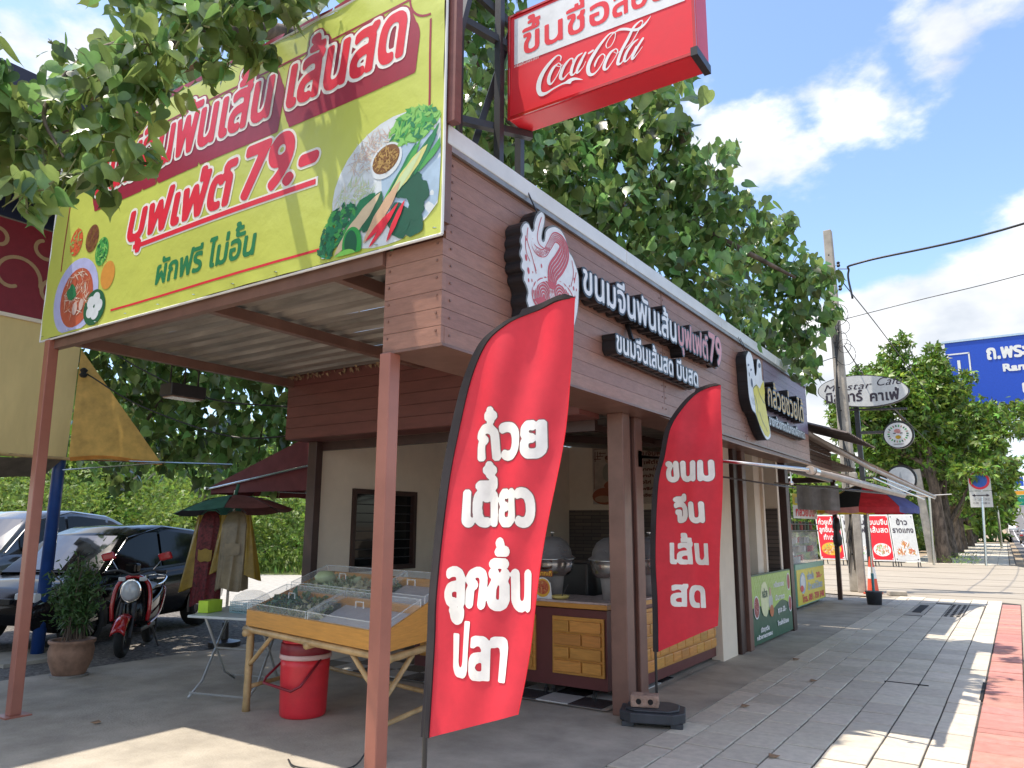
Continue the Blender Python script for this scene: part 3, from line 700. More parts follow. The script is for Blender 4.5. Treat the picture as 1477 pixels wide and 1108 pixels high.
# posters on the back wall (y=12)
PW=Plane((0,11.96,0),(1,0,0),(0,0,1),(0,-1,0))
t=thing('wall_poster','old sepia poster of a cook over a clay pot on the back wall','poster',(-5.9,11.98,1.9))
MB().box(-6.25,-5.55,11.965,11.975,1.93,2.93).build('sheet',mat('poster_paper',(.52,.42,.34),.6),t)
mb=MB(); dr=flatc('sepia_dark',(.16,.05,.03)); mb.use(dr)
for a in ((-6.22,2.90,.66,.008),(-6.22,2.2,.008,.7)): mb.add([PW.p(a[0],a[1]),PW.p(a[0]+a[2],a[1]),PW.p(a[0]+a[2],a[1]+a[3]),PW.p(a[0],a[1]+a[3])],[(0,1,2,3)])
for k in range(3):
    q=.05*k; mb.add([PW.p(-6.22+q,2.72+q,.001),PW.p(-6.08+q,2.72+q,.001),PW.p(-6.08+q,2.735+q,.001),PW.p(-6.22+q,2.735+q,.001)],[(0,1,2,3)])
    mb.add([PW.p(-6.2+q,2.68+q,.001),PW.p(-6.185+q,2.68+q,.001),PW.p(-6.185+q,2.86,.001),PW.p(-6.2+q,2.86,.001)],[(0,1,2,3)])
mb.use(flatc('rust_print',(.34,.09,.04))); ellipse(mb,PW,-6.0,2.07,.26,.15,.001); mb.use(flatc('tan_print',(.45,.28,.18))); ellipse(mb,PW,-6.05,2.02,.16,.06,.002)
mb.use(flatc('blouse_print',(.30,.28,.22))); ellipse(mb,PW,-5.93,2.48,.12,.17,.002); mb.use(flatc('skin_print',(.42,.26,.17))); ellipse(mb,PW,-5.95,2.71,.045,.06,.003); mb.use(dr); ellipse(mb,PW,-5.95,2.745,.05,.04,.004)
mb.use(flatc('rust_print',(.34,.09,.04))); ellipse(mb,PW,-5.88,2.3,.16,.06,.003,rot=.4); mb.build('printed_picture',None,t,fix=False)
t=thing('text_poster','cream poster of dark red menu lines beside the pillar on the back wall','poster',(-5.1,11.98,1.9))
MB().box(-5.50,-4.55,11.965,11.975,1.93,2.93).build('sheet',MATS['poster_paper'],t)
mb=MB().use(dr)
for i,s_ in enumerate(('ขนมจีนพันเส้น','บุฟเฟ่ต์ขนมจีน','น้ำยากะทิ','น้ำยาป่า','แกงไก่','น้ำพริก','แกงเขียวหวาน')):
    text(s_,-5.44,2.74-.11*i-(.03 if i else 0),(.8,.8,.4,.35,.3,.35,.55)[i],(.07,.05,.035,.035,.035,.035,.035)[i],.006,res=12).mesh(mb,lambda a,b:PW.p(a,b,.001))
mb.build('lettering',None,t,fix=False,kind='stuff')
# things on the counter
def stockpot(x,y,name,label,card=False):
    t=thing(name,label,'serving pot',(x,y,.862),group='steel serving pots on the front counter')
    MB().lathe([(.095,0),(.12,.20),(.125,.205)],24,(x,y,.862)).build('bucket',mat('grey_bucket',(.36,.36,.36),.5),t,smooth=True)
    MB().lathe([(.09,.195),(.16,.205),(.20,.25),(.215,.32),(.218,.36),(.228,.366)],32,(x,y,.862)).build('bowl',steel,t,smooth=True)
    l=MB().lathe([(.235,.37),(.235,.378),(.20,.40),(.19,.455),(.15,.53),(.08,.575),(.0,.585)],32,(x,y,.862)).build('lid',glassm('frosted_lid',(.22,.22,.23),.3,.62),t,smooth=True)
    MB().lathe([(.012,.585),(.012,.61),(.025,.62),(.02,.635)],10,(x,y,.862)).build('knob',steel,l,smooth=True)
stockpot(-3.93,6.62,'serving_pot','steel serving pot with grey domed lid right of the tall flag')
stockpot(-3.28,6.66,'serving_pot','steel serving pot with grey domed lid half hidden by the corner pillar')
stockpot(-3.20,7.35,'serving_pot','steel serving pot with grey domed lid between the pillar and the short flag')
t=thing('price_card','small stand-up card with a round curry bowl picture on the counter','sign',(-3.885,6.38,.862))
CP=Plane((0,6.36,0),(1,0,0),(0,.0,1),(0,-1,0)); CX,CZ=-3.885,.862
mb=MB(); mb.use(white); mb.prism([(CX-.10,6.365,CZ),(CX+.10,6.365,CZ),(CX+.08,6.365,CZ+.15),(CX-.08,6.365,CZ+.15)],(0,1,0),.01); ellipse(mb,CP,CX,CZ+.10,.095,.098,.0)
mb.use(flatc('gold_rim',(.75,.42,.04))); ellipse(mb,CP,CX,CZ+.10,.085,.087,.001); mb.use(flatc('curry_orange',(.55,.13,.05))); ellipse(mb,CP,CX,CZ+.105,.07,.066,.002)
scatter(mb,CP,CX,CZ+.105,.065,.06,.0025,40,.03,.012,[flatc('curry_bit',(.62,.32,.12)),flatc('curry_red',(.42,.06,.03))],3)
mb.use(flatc('brown_edge',(.25,.05,.01))); F_=text('น้ำยากะทิ',CX-.11,CZ+.215,.21,.032,.012,res=16); F_.mesh(mb,lambda a,b:CP.p(a,b,0)); mb.use(MATS['gold_rim']); text('น้ำยากะทิ',CX-.11,CZ+.215,.21,.032,.003,res=16).mesh(mb,lambda a,b:CP.p(a,b,.002))
mb.build('card',None,t,fix=False)
top(MB().lathe([(.05,0),(.075,.01),(.088,.035),(.08,.033),(.06,.012)],24,(-3.72,6.42,.862)).build('dish',flatc('yellow_dish',(.62,.50,.16)),smooth=True),'small yellow dish with a ladle on the front counter','dish')
top(MB().tube([(-3.71,6.42,.88),(-3.66,6.46,1.0)],.006,6).build('ladle',darksteel),'dark ladle resting in the yellow dish','ladle')
for (x,y,h,r,lb) in ((-3.70,7.6,1.32,.13,'tall black water boiler behind the first serving pot'),(-3.45,7.9,1.14,.12,'short black pot behind the counter near the pillar'),(-3.95,8.1,1.2,.14,'wide black pot at the back of the kitchen')):
    top(MB().lathe([(r,0),(r,h*.72),(r*.8,h*.78),(r*.8,h*.9),(r*.35,h*.97),(r*.3,h)],20,(x,y,0)).build('black_cooker',blackm,smooth=True),lb,'cooker')
top(MB().box(-4.35,-3.9,7.3,7.8,0,1.16).build('kitchen_cabinet',blackm,bevel=.02),'black kitchen cabinet behind the front counter','cabinet')
top(MB().box(-5.3,-4.5,11.2,11.8,0,1.35).build('kitchen_shelf',blackm,bevel=.02),'dark shelf unit against the stone-clad back wall','shelf')
for k in range(3): 
    top(MB().box(-4.42+.16*k,-4.30+.16*k,11.0,11.15,1.0,1.52).build('file_box',white),('first','second','third')[k]+' white box from the left on the back shelf','box')
t=thing('bread_basket','woven tray with clear plastic bags on a ledge beside the window','basket',(-6.3,8.5,.98))
MB().box(-6.74,-5.9,8.2,9.0,.0,.97).build('ledge',mat('ledge_wood',(.2,.12,.08)),t)
MB().lathe([(.22,0),(.30,.10),(.29,.1),(.2,.02)],20,(-6.3,8.6,.98)).build('tray',bamboo,t,smooth=True)
mb=MB(); 
for k in range(7): mb.lathe([(.0,0),(.10,.02),(.12,.08),(.06,.17),(.01,.20)],9,(-6.3+random.uniform(-.18,.18),8.6+random.uniform(-.18,.18),1.05))
mb.build('plastic_bags',glassm('plastic_bag',(.7,.72,.7),.15,.35),t)

# ============================================================ CANOPY
cn=thing('canopy','corrugated metal canopy on red-brown posts in front of the shop','canopy',(-5,4.4,0))
MB().box(-3.035,-2.95,3.13,3.22,0,2.545).build('post',postm,cn,bevel=.006)
MB().bar((-7.0,3.14,0.01),(-7.12,3.14,3.18),.088,.088,up=(0,1,0)).build('post',postm,cn,bevel=.006)
MB().box(-7.09,-6.9,3.04,3.24,0.0,.012).build('base_plate',postm,cn)
for x in (-6.8,-4.85,-3.5): MB().box(x-.035,x+.035,3.2,5.62,3.10,3.19).build('beam',brownst,cn,bevel=.004)
MB().box(-7.2,-3.05,3.14,3.20,3.10,3.22).build('beam',brownst,cn)
sh=0
for k in range(6):      # roofing sheets side by side, ribs along x
    y0=3.16+k*.46; mb=MB(); V=[];F=[]; prof=[]
    for r_ in range(2):
        y=y0+r_*.23; prof+=[(y,3.215),(y+.12,3.215),(y+.135,3.258),(y+.205,3.258),(y+.23,3.215)]
    prof=[p for i,p in enumerate(prof) if i!=5]
    n=len(prof)
    for sx in range(9):
        x=-7.28+(4.2+.02)*sx/8; V+=[(x+(.02*(k%2)),y,z+.006*math.sin(sx*1.3+k)+.0025*k+.05*0) for y,z in prof]
    F=[(s_*n+i,s_*n+i+1,(s_+1)*n+i+1,(s_+1)*n+i) for s_ in range(8) for i in range(n-1)]
    mb.add(V,F).build('roofing_sheet',corr,cn,solid=.002,fix=False)
# ragged dry leaves caught at the edge of the roofing
mb=MB()
for k in range(170):
    x=random.uniform(-6.9,-3.3); y=5.58+random.uniform(-.05,.03)-(x+6.9)*0; z=3.2+random.uniform(-.02,.03); a=random.uniform(0,3); mb.add([(x,y,z),(x+.04*math.cos(a),y+.03*math.sin(a),z-.03),(x+.05*math.cos(a),y,z+.01)],[(0,1,2)])
mb.build('dry_leaf_litter',mat('dry_leaf',(.28,.19,.10),.8,rnd=-.3),cn,kind='stuff')
t=thing('floodlight','dark floodlight with a grille hanging under the canopy edge','lamp',(-7.2,4.5,3.0))
MB().box(-7.32,-7.1,4.32,4.72,2.86,2.99).build('housing',darksteel,t,bevel=.01)
MB().box(-7.30,-7.12,4.35,4.69,2.845,2.862).build('lens',flatc('lamp_lens',(.25,.17,.14),.2),t)
for y in (4.36,4.52,4.68): MB().bar((-7.2,y,2.99),(-7.2,y,3.2),.012).build('bracket',darksteel,t)

# ============================================================ BANNER
bn=thing('vinyl_banner','large lime-yellow buffet banner stretched above the canopy','banner',(-4.9,3.12,3.2))
def wob(u,v): 
    e=min(u+7.25,-2.57-u,v-3.18,5.0-v)
    return .008*math.sin(u*2.1+v*1.3)+.003*math.sin(v*5+u*.8)+.004*math.exp(-max(0,e)*14)*math.sin((u+v)*16)
BP=Plane((0,3.10,0),(1,0,0),(0,0,1),(0,-1,0))
def B(u,v,n=0): return (u,3.10-wob(u,v)-n,v)
mb=MB(); mb.grid(lambda a,b:B(-7.25+4.68*a,(3.19)+(1.83)*b),130,50); mb.build('vinyl_sheet',bannerm,bn,smooth=True)
mb=MB()
for a,b in (((-7.27,3.18),(-7.27,5.04)),((-2.56,3.18),(-2.56,5.04)),((-7.27,3.18),(-2.56,3.18)),((-7.27,5.03),(-2.56,5.03))):
    mb.tube([(a[0],3.105,a[1]),(b[0],3.105,b[1])],.009,6)
mb.build('hem_edge',white,bn)
mb=MB(); 
for p in ((-7.2,5.06),(-4.9,5.06),(-2.6,5.06)): mb.bar((p[0],3.16,3.27),(p[0],3.16,5.06),.06)
mb.bar((-7.2,3.16,4.99),(-2.6,3.16,4.99),.05); mb.bar((-7.2,3.16,3.26),(-2.6,3.16,3.26),.05); mb.build('frame',brownst,bn)
MB().box(-2.555,-2.50,3.12,3.18,3.88,5.15).build('side_post',shadepaint,bn)
dr_=flatc('banner_dark_red',(.30,.02,.045),.4); red_=flatc('banner_red',(.68,.025,.05),.4); wht_=flatc('banner_white',(.82,.80,.76),.4); grn_=flatc('banner_green',(.02,.20,.08),.4)
def lay_text(parent,nm,items,fn,res=40,maxrun=14):
    for s_,u,v,w,h,bold,sh,layers in items:
        mb=MB(); base=text(s_,u,v,w,h,bold,sh,res)
        for i,(m,gr,drp) in enumerate(layers):
            f=base.fat(gr) if gr else base
            if drp: f=f.drop(*drp)
            mb.use(m); f.mesh(mb,lambda a,b,i=i:fn(a,b,.0022*(i+1)),maxrun)
        mb.build(nm,None,parent,fix=False)
L1=[(dr_,.045,(.07,-.15,12)),(wht_,.032,None),(red_,.008,None)]
L1b=[(wht_,.03,None),(red_,.010,None)]
lay_text(bn,'lettering',[('ขนมจีนพันเส้น',-6.62,4.44,2.42,.30,.012,.14,L1),('เส้นสด',-4.0,4.44,1.08,.30,.012,.14,L1),
  ('บุฟเฟ่ต์',-5.95,3.86,1.38,.24,.012,.16,L1b),('79',-4.45,3.85,.50,.38,.014,.16,L1b),('.-',-3.98,3.85,.30,.38,.012,.16,L1b),
  ('ผักฟรี ไม่อั้น',-5.46,3.40,1.22,.145,.009,.12,[(grn_,0,None)])],B)
mb=MB()
def quad(u0,v0,u1,v1,n,k=12,f=B):
    for i in range(k):
        a,b=u0+(u1-u0)*i/k,u0+(u1-u0)*(i+1)/k; mb.add([f(a,v0,n),f(b,v0,n),f(b,v1,n),f(a,v1,n)],[(0,1,2,3)])
mb.use(wht_); quad(-5.86,3.757,-3.63,3.825,.002,30); mb.use(red_); quad(-5.84,3.77,-3.65,3.81,.004,30); mb.build('underline',None,bn,fix=False)
mb=MB(); mb.use(red_); quad(-6.10,3.285,-3.35,3.303,.002,30); mb.build('border_line',None,bn,fix=False); mb=MB()
mb.use(dr_); 
for v0 in np.arange(3.8,4.6,.08): quad(-2.688,v0,-2.672,v0+.08,.002,1); quad(-7.02,v0,-7.005,v0+.08,.002,1)
quad(-6.85,4.80,-2.86,4.816,.002,40)
for i in range(8):
    a,b=R(90*i/8),R(90*(i+1)/8); c=(-2.68,4.81); q=lambda t,r:(c[0]-r*math.cos(t),c[1]-r*math.sin(t))
    mb.add([B(*q(a,.17),.002),B(*q(b,.17),.002),B(*q(b,.185),.002),B(*q(a,.185),.002)],[(0,1,2,3)])
mb.build('printed_border',None,bn,fix=False,kind='stuff')
# printed vegetable platter
BPn=type('BPn',(),{'p':staticmethod(lambda u,v,n=0:B(min(u,-2.585),max(v,3.205),n))})
mb=MB(); M_w=flatc('plate_white',(.62,.68,.72),.4); M_bl=flatc('plate_blue',(.35,.48,.62),.4)
mb.use(M_w); ellipse(mb,BPn,-2.98,3.62,.50,.42,.003,rot=.25); mb.use(M_bl); ellipse(mb,BPn,-2.80,3.62,.25,.33,.0035,rot=.2)
g1,g2,g3,g4=flatc('veg_green',(.06,.33,.07)),flatc('veg_bright',(.22,.52,.12)),flatc('veg_dark',(.012,.11,.05)),flatc('veg_pale',(.50,.62,.35)); nd1,nd2=flatc('noodle_pale',(.66,.60,.50)),flatc('noodle_pink',(.55,.42,.38)); br1,br2=flatc('mince_brown',(.20,.09,.03)),flatc('mince_gold',(.42,.26,.08))
scatter(mb,BPn,-3.15,3.86,.20,.12,.004,170,.12,.008,[nd1,nd2,M_w],2,.5)
mb.use(g2); ellipse(mb,BPn,-2.80,3.93,.20,.11,.004,jit=.12); scatter(mb,BPn,-2.80,3.93,.21,.12,.005,110,.08,.03,[g1,g2,g2,grn_],4)
scatter(mb,BPn,-3.28,3.56,.19,.15,.004,190,.11,.008,[g4,nd1,g4,M_w],5)
mb.use(M_w); ellipse(mb,BPn,-3.02,3.76,.135,.115,.006,rot=.3); mb.use(br1); ellipse(mb,BPn,-3.02,3.77,.115,.09,.0065,rot=.3); scatter(mb,BPn,-3.02,3.77,.11,.085,.007,110,.05,.014,[br1,br2,br2],6)
def leafp(u,v,L,w,ang,m,n,k=14):
    mb.use(m); P=[]; c,s_=math.cos(ang),math.sin(ang)
    for i in range(k):
        for sgn in (1,-1):
            t=i/(k-1); x=L*t; y=sgn*(w*abs(math.sin(math.pi*t))**.7*(1+.08*math.sin(t*20))+.001); P.append(BPn.p(u+x*c-y*s_,v+x*s_+y*c,n))
    mb.add(P,[(2*i,2*i+1,2*i+3,2*i+2) for i in range(k-1)])
for q in range(10): leafp(-3.02+.03*q,3.50+.012*q,.34,.022,R(50+random.uniform(-8,8)),(g1,g3,grn_)[q%3],.0075+.0002*q)
leafp(-2.98,3.50,.40,.04,R(42),flatc('corn_yellow',(.60,.60,.22)),.010); leafp(-3.02,3.44,.42,.025,R(46),g4,.0105)
for (u,v,L,w,an) in ((-2.93,3.46,.26,.085,-72),(-2.84,3.52,.20,.085,-25),(-2.88,3.36,.22,.08,-35),(-2.78,3.44,.14,.07,-75),(-2.95,3.52,.24,.08,15)): leafp(u,v,L,w,R(an),flatc('veg_deep',(.008,.085,.05)) if 'veg_deep' not in MATS else MATS['veg_deep'],.008)
scatter(mb,BPn,-3.38,3.42,.16,.13,.009,150,.07,.035,[g3,grn_,g1],8,.6); scatter(mb,BPn,-3.50,3.30,.07,.14,.009,80,.06,.035,[g3,grn_],9)
leafp(-3.30,3.32,.32,.09,R(50),grn_,.0105); leafp(-3.18,3.32,.28,.07,R(60),g3,.0107)
leafp(-3.42,3.22,.50,.045,R(42),flatc('root_cream',(.62,.50,.33)),.0112); leafp(-3.17,3.25,.44,.04,R(50),flatc('root_pink',(.58,.38,.24)),.0114)
for (u,v,L,an) in ((-3.15,3.26,.26,36),(-3.12,3.21,.33,47),(-2.98,3.22,.27,60)): leafp(u,v,L,.019,R(an),red_,.0122)
mb.use(flatc('lime_skin',(.03,.33,.06))); ellipse(mb,BPn,-3.27,3.26,.085,.12,.012,rot=.1); mb.use(g3); ellipse(mb,BPn,-3.28,3.27,.055,.09,.0124,rot=.1); mb.use(flatc('lime_cut',(.22,.60,.10))); ellipse(mb,BPn,-3.33,3.18,.10,.06,.0128,rot=.1)
mb.build('vegetable_platter_picture',None,bn,fix=False)
mb=MB(); mb.use(flatc('bowl_lilac',(.42,.45,.72))); ellipse(mb,BPn,-6.70,3.51,.37,.355,.003); mb.use(flatc('soup_red',(.45,.10,.05))); ellipse(mb,BPn,-6.68,3.50,.27,.27,.004)
scatter(mb,BPn,-6.68,3.54,.24,.22,.005,150,.12,.012,[flatc('soup_light',(.62,.45,.36)),flatc('soup_orange',(.55,.20,.10)),nd1,MATS['soup_red']],11)
leafp(-6.85,3.58,.18,.06,R(-20),grn_,.008); leafp(-6.78,3.64,.16,.05,R(-70),grn_,.0085); mb.use(nd2); ellipse(mb,BPn,-6.68,3.40,.04,.06,.008); ellipse(mb,BPn,-6.58,3.42,.035,.055,.008)
mb.use(MATS['soup_orange'])
for u,v,ms,s_ in ((-6.80,4.04,[flatc('chili_mix',(.62,.12,.04)),br2,g2],1),(-6.53,4.02,[br1,flatc('dark_mix',(.17,.05,.04))],2),(-6.34,3.86,[g1,g2,g3],3)):
    mb.use(ms[0]); ellipse(mb,BPn,u,v,.105,.13,.003); scatter(mb,BPn,u,v,.10,.125,.004,50,.06,.02,ms,s_+20)
mb.use(flatc('sauce_orange',(.62,.28,.05))); ellipse(mb,BPn,-6.20,3.62,.11,.125,.003); mb.use(g3); ellipse(mb,BPn,-6.36,3.36,.17,.16,.006); mb.use(M_w)
for k in range(5): ellipse(mb,BPn,-6.36+.07*math.cos(k*1.26),3.37+.07*math.sin(k*1.26),.06,.055,.0065+.0003*k)
mb.build('curry_bowl_picture',None,bn,fix=False)
mb=MB()
for x in np.arange(-7.2,-2.5,.46): 
    for z in (3.215,4.985): mb.lathe([(.012,0),(.012,.004)],8,(x,3.085,z))
mb.build('eyelets',steel,bn,kind='stuff')

# ============================================================ FASCIA SIGNS
FP=Plane((-2.48,0,0),(0,1,0),(0,0,1),(1,0,0)); 
fr=lambda a,b:FP.p(a,b,0); bk=lambda a,b:FP.p(a,b,-.118)
blk=flatc('sign_black',(.018,.018,.02),.3); pinkl=flatc('pink_letter',(.62,.27,.29),.4); goldl=flatc('gold_letter',(.62,.36,.05),.35,metal=.3); whl=flatc('white_letter',(.78,.80,.82),.35)
def sign3d(name,label,items,loc,res=30):
    t=thing(name,label,'sign',loc)
    for s_,u,v,w,h,bold,m in items:
        a=MB(); a.use(blk); a.side=blk; b=MB()
        f=text(s_,u,v,w,h,bold,0,res); g=f.fat(.018); g.mesh(a,fr,extrude=bk); b.use(m); f.mesh(b,lambda p,q:FP.p(p,q,.002))
        a.build('black_channel_letters',None,t,fix=False); b.build('letter_faces',None,t,fix=False)
    return t
t=sign3d('shop_name_sign','raised white and pink Thai lettering ending in 79 on the fascia',[('ขนมจีนพันเส้น',4.64,3.235,1.82,.175,.008,whl),('บุฟเฟต์',6.52,3.235,.82,.175,.007,pinkl),('79',7.38,3.235,.39,.30,.01,pinkl)],(-2.6,6.2,3.2))
MB().bar((-2.59,5.62,3.25),(-2.52,5.62,3.0),.03).bar((-2.54,4.65,3.24),(-2.54,7.75,3.24),.03).build('mounting_bar',blk,t)
t=sign3d('shop_slogan_sign','smaller raised white Thai lettering under the shop name',[('ขนมจีนเส้นสด',5.18,2.90,1.17,.125,.006,whl),('บีบสด',6.45,2.90,.55,.125,.006,whl)],(-2.6,6.1,2.9),26)
MB().bar((-2.56,5.2,2.89),(-2.56,7.0,2.89),.03).build('mounting_bar',blk,t)
t=sign3d('banana_shop_name_sign','raised gold Thai lettering beside the banana cut-out',[('กล้วยช่วยได้',9.56,3.07,1.92,.22,.008,goldl)],(-2.6,10.5,3.1),26)
t=sign3d('banana_shop_slogan_sign','row of small white raised Thai letters under the gold ones',[('ขายกล้วยทอดมันทอดเผือกทอด',9.56,2.825,1.93,.085,.003,whl)],(-2.6,10.5,2.85),18)
MB().bar((-2.56,9.6,2.82),(-2.56,11.5,2.82),.03).build('mounting_bar',blk,t)
def cutout(t,outline,px,rim=.012):
    u=[p[0] for p in outline]; v=[p[1] for p in outline]; P_=Paint(min(u)-.06,max(u)+.06,min(v)-.06,max(v)+.06,px); P_.poly([tuple(q) for q in crom(outline+[outline[0]],4)]); return P_
LO=[(4.053,3.642),(4.091,3.626),(4.083,3.563),(4.055,3.494),(4.052,3.442),(4.075,3.432),(4.098,3.457),(4.111,3.517),(4.154,3.558),(4.226,3.592),(4.309,3.598),(4.376,3.559),(4.417,3.483),(4.477,3.448),(4.529,3.391),(4.563,3.329),(4.564,3.221),(4.548,3.092),(4.511,2.986),(4.448,2.885),(4.33,2.791),(4.17,2.729),(4.018,2.734),(3.931,2.794),(3.888,2.863),(3.896,2.928),(3.874,2.971),(3.888,3.03),(3.86,3.078),(3.834,3.103),(3.843,3.153),(3.806,3.175),(3.82,3.227),(3.792,3.258),(3.814,3.314),(3.797,3.348),(3.819,3.396),(3.806,3.433),(3.845,3.483),(3.888,3.494),(3.91,3.469),(3.939,3.458),(3.964,3.488),(3.964,3.521),(3.999,3.593)]
t=thing('noodle_logo_sign','cut-out sign with pink noodles swirling into a bowl on the fascia','sign',(-2.6,4.2,3.1))
f=cutout(t,LO,.006); a=MB(); a.use(MATS.get('sign_grey') or flatc('sign_grey',(.16,.17,.17),.4)); a.side=blk; f.fat(.014).mesh(a,fr,extrude=bk); a.build('black_box',None,t,fix=False)
b=MB(); f.mesh(b,lambda p,q:FP.p(p,q,.002)); b.build('white_face',whl,t,fix=False)
P_=Paint(3.75,4.65,2.65,3.7,.0042)
P_.ell(4.215,3.07,.29,.15,.15).ell(4.215,3.075,.275,.136,.15,sub=True).ell(4.215,3.06,.255,.13,.15)
P_.poly([(3.94,3.06),(4.50,3.15),(4.46,2.95),(4.36,2.84),(4.15,2.79),(4.02,2.85)])
for cx_,cz_,sg in ((4.08,3.07,1),(4.30,3.11,-1)):
    for k in range(1,8):
        r_=.022*k; P_.stroke([(cx_+r_*math.cos(a_)*.9,cz_-.02+r_*math.sin(a_)*1.0,.0038) for a_ in np.linspace(R(-20),R(200),9)],sub=True,n=5)
for k in range(5): P_.stroke([(3.97+.05*k,2.99-.03*k,.004),(4.12+.03*k,2.90-.02*k,.004),(4.30+.02*k,2.88-.02*k,.004)],sub=True,n=6)
Sp=[(3.939,3.404,.008),(3.946,3.365,.02),(4.006,3.343,.03),(4.09,3.361,.028),(4.153,3.432,.03),(4.226,3.517,.036),(4.324,3.515,.05),(4.357,3.446,.07),(4.289,3.345,.075),(4.207,3.261,.07),(4.182,3.177,.05)]
P_.stroke(Sp)
Sc=crom(Sp,6)
for fo in (-.66,-.33,0,.33,.66):
    L=[]
    for i,q in enumerate(Sc):
        d=(Sc[min(i+1,len(Sc)-1)]-Sc[max(i-1,0)])[:2]; d=d/(np.hypot(*d)+1e-9); L.append((q[0]-d[1]*q[2]*fo,q[1]+d[0]*q[2]*fo,.0034))
    P_.stroke(L,sub=True,n=2)
for L in ([(4.05,3.60),(4.014,3.513),(3.999,3.441),(4.021,3.40),(4.08,3.39)],[(3.881,3.467),(3.873,3.382),(3.932,3.286),(3.985,3.18)],[(3.85,3.40),(3.86,3.30),(3.91,3.24)],[(4.47,3.42),(4.49,3.33),(4.45,3.22)],[(4.53,3.35),(4.50,3.26)],[(3.96,3.24),(3.985,3.2)]): P_.stroke([(x,y,.0042) for x,y in L])
for x,y,r_ in ((3.859,3.255,.016),(3.888,3.175,.016),(3.89,3.11,.010),(3.93,3.12,.008),(4.05,3.256,.011),(4.50,3.29,.010),(4.49,3.22,.012),(4.53,3.22,.008),(4.51,3.16,.009),(3.86,3.38,.007),(3.94,3.18,.006),(4.43,3.22,.007),(3.90,2.9,.008),(3.93,2.86,.006)): P_.ell(x,y,r_*.8,r_*1.4,.2)
b=MB(); P_.mesh(b,lambda p,q:FP.p(p,q,.004)); b.build('noodle_drawing',flatc('logo_pink',(.55,.07,.09),.4),t,fix=False)
MB().bar((-2.50,4.03,3.64),(-2.57,4.03,3.80),.008).build('hanger',darksteel,t)
t=thing('banana_cutout_sign','cut-out sign of a half-peeled banana with a drawn face','sign',(-2.6,9.2,3.1))
BO=[(8.798,3.612),(8.685,3.51),(8.696,3.364),(8.702,3.196),(8.73,3.043),(8.82,2.921),(8.911,2.893),(8.965,2.872),(9.083,2.772),(9.224,2.673),(9.378,2.613),(9.534,2.646),(9.57,2.709),(9.496,2.867),(9.385,3.043),(9.379,3.113),(9.4,3.212),(9.407,3.345),(9.33,3.36),(9.306,3.568),(9.162,3.575),(9.10,3.40),(9.02,3.36),(8.975,3.53),(8.893,3.608)]
f=cutout(t,BO,.008); a=MB(); a.use(blk); a.side=blk; f.fat(.014).mesh(a,fr,extrude=bk); a.build('black_box',None,t,fix=False)
b=MB(); f.mesh(b,lambda p,q:FP.p(p,q,.002)); b.build('white_face',whl,t,fix=False)
P_=Paint(8.6,9.7,2.5,3.7,.006); P_.poly([(8.903,3.154),(8.911,3.195),(9.06,3.256),(9.20,3.22),(9.30,3.30),(9.387,3.354),(9.413,3.214),(9.38,3.10),(9.496,2.867),(9.548,2.706),(9.448,2.643),(9.304,2.658),(9.083,2.772),(8.967,2.883),(8.952,3.007)])
b=MB(); P_.mesh(b,lambda p,q:FP.p(p,q,.004)); b.build('yellow_peel',flatc('banana_yellow',(.72,.62,.05),.4),t,fix=False)
P_=Paint(8.6,9.7,2.5,3.7,.005)
for L in ([(8.903,3.18),(9.06,3.24),(9.18,3.14),(9.30,3.08),(9.37,3.06)],[(8.95,3.10),(9.02,3.02),(9.05,2.9)],[(9.12,2.92),(9.20,2.84),(9.33,2.76)],[(9.36,2.76),(9.42,2.71)]): P_.stroke([(x,y,.006) for x,y in L])
for x,y,a_,b_ in ((8.76,3.44,.03,.014),(8.86,3.40,.03,.014),(8.86,3.24,.035,.055),(8.77,3.33,.014,.03),(9.24,3.52,.05,.03)): P_.ell(x,y,a_,b_,.3)
for k in range(5): P_.stroke([(8.80+.03*k,3.06,.004),(8.83+.03*k,2.97,.004)])
b=MB(); P_.mesh(b,lambda p,q:FP.p(p,q,.006)); b.build('drawn_lines',flatc('ink_blue',(.05,.07,.12),.4),t,fix=False)
MB().bar((-2.50,8.72,3.60),(-2.57,8.72,3.80),.006).bar((-2.50,8.80,3.62),(-2.57,8.80,3.80),.006).build('hanger',darksteel,t)

# ============================================================ SOFT DRINK SIGN ON ROOF
t=thing('soft_drink_sign','red and white lightbox sign standing on a black frame over the roof corner','sign',(-2.0,4.0,4.3))
MB().box(-2.65,-1.30,3.905,4.12,4.30,5.10).build('box',redsign,t,bevel=.012)
CKp=Plane((0,3.9,0),(1,0,0),(0,0,1),(0,-1,0))
mb=MB(); mb.use(redsign); mb.add([CKp.p(-2.64,4.31),CKp.p(-1.31,4.31),CKp.p(-1.31,5.09),CKp.p(-2.64,5.09)],[(0,1,2,3)]); mb.use(flatc('panel_white',(.72,.74,.76),.3)); mb.add([CKp.p(-2.60,4.705,.003),CKp.p(-1.36,4.68,.003),CKp.p(-1.36,5.06,.003),CKp.p(-2.60,5.06,.003)],[(0,1,2,3)]); mb.build('printed_panel',None,t,fix=False)
mb=MB().box(-2.65,-1.30,3.89,3.90,4.30,4.318).box(-2.65,-1.30,3.89,3.90,5.085,5.10).box(-2.65,-2.632,3.89,3.90,4.318,5.085).box(-1.318,-1.30,3.89,3.90,4.318,5.085); mb.build('frame',redgloss,t)
MB().box(-1.335,-1.293,3.885,4.125,4.29,4.345).build('corner_cap',blackm,t)
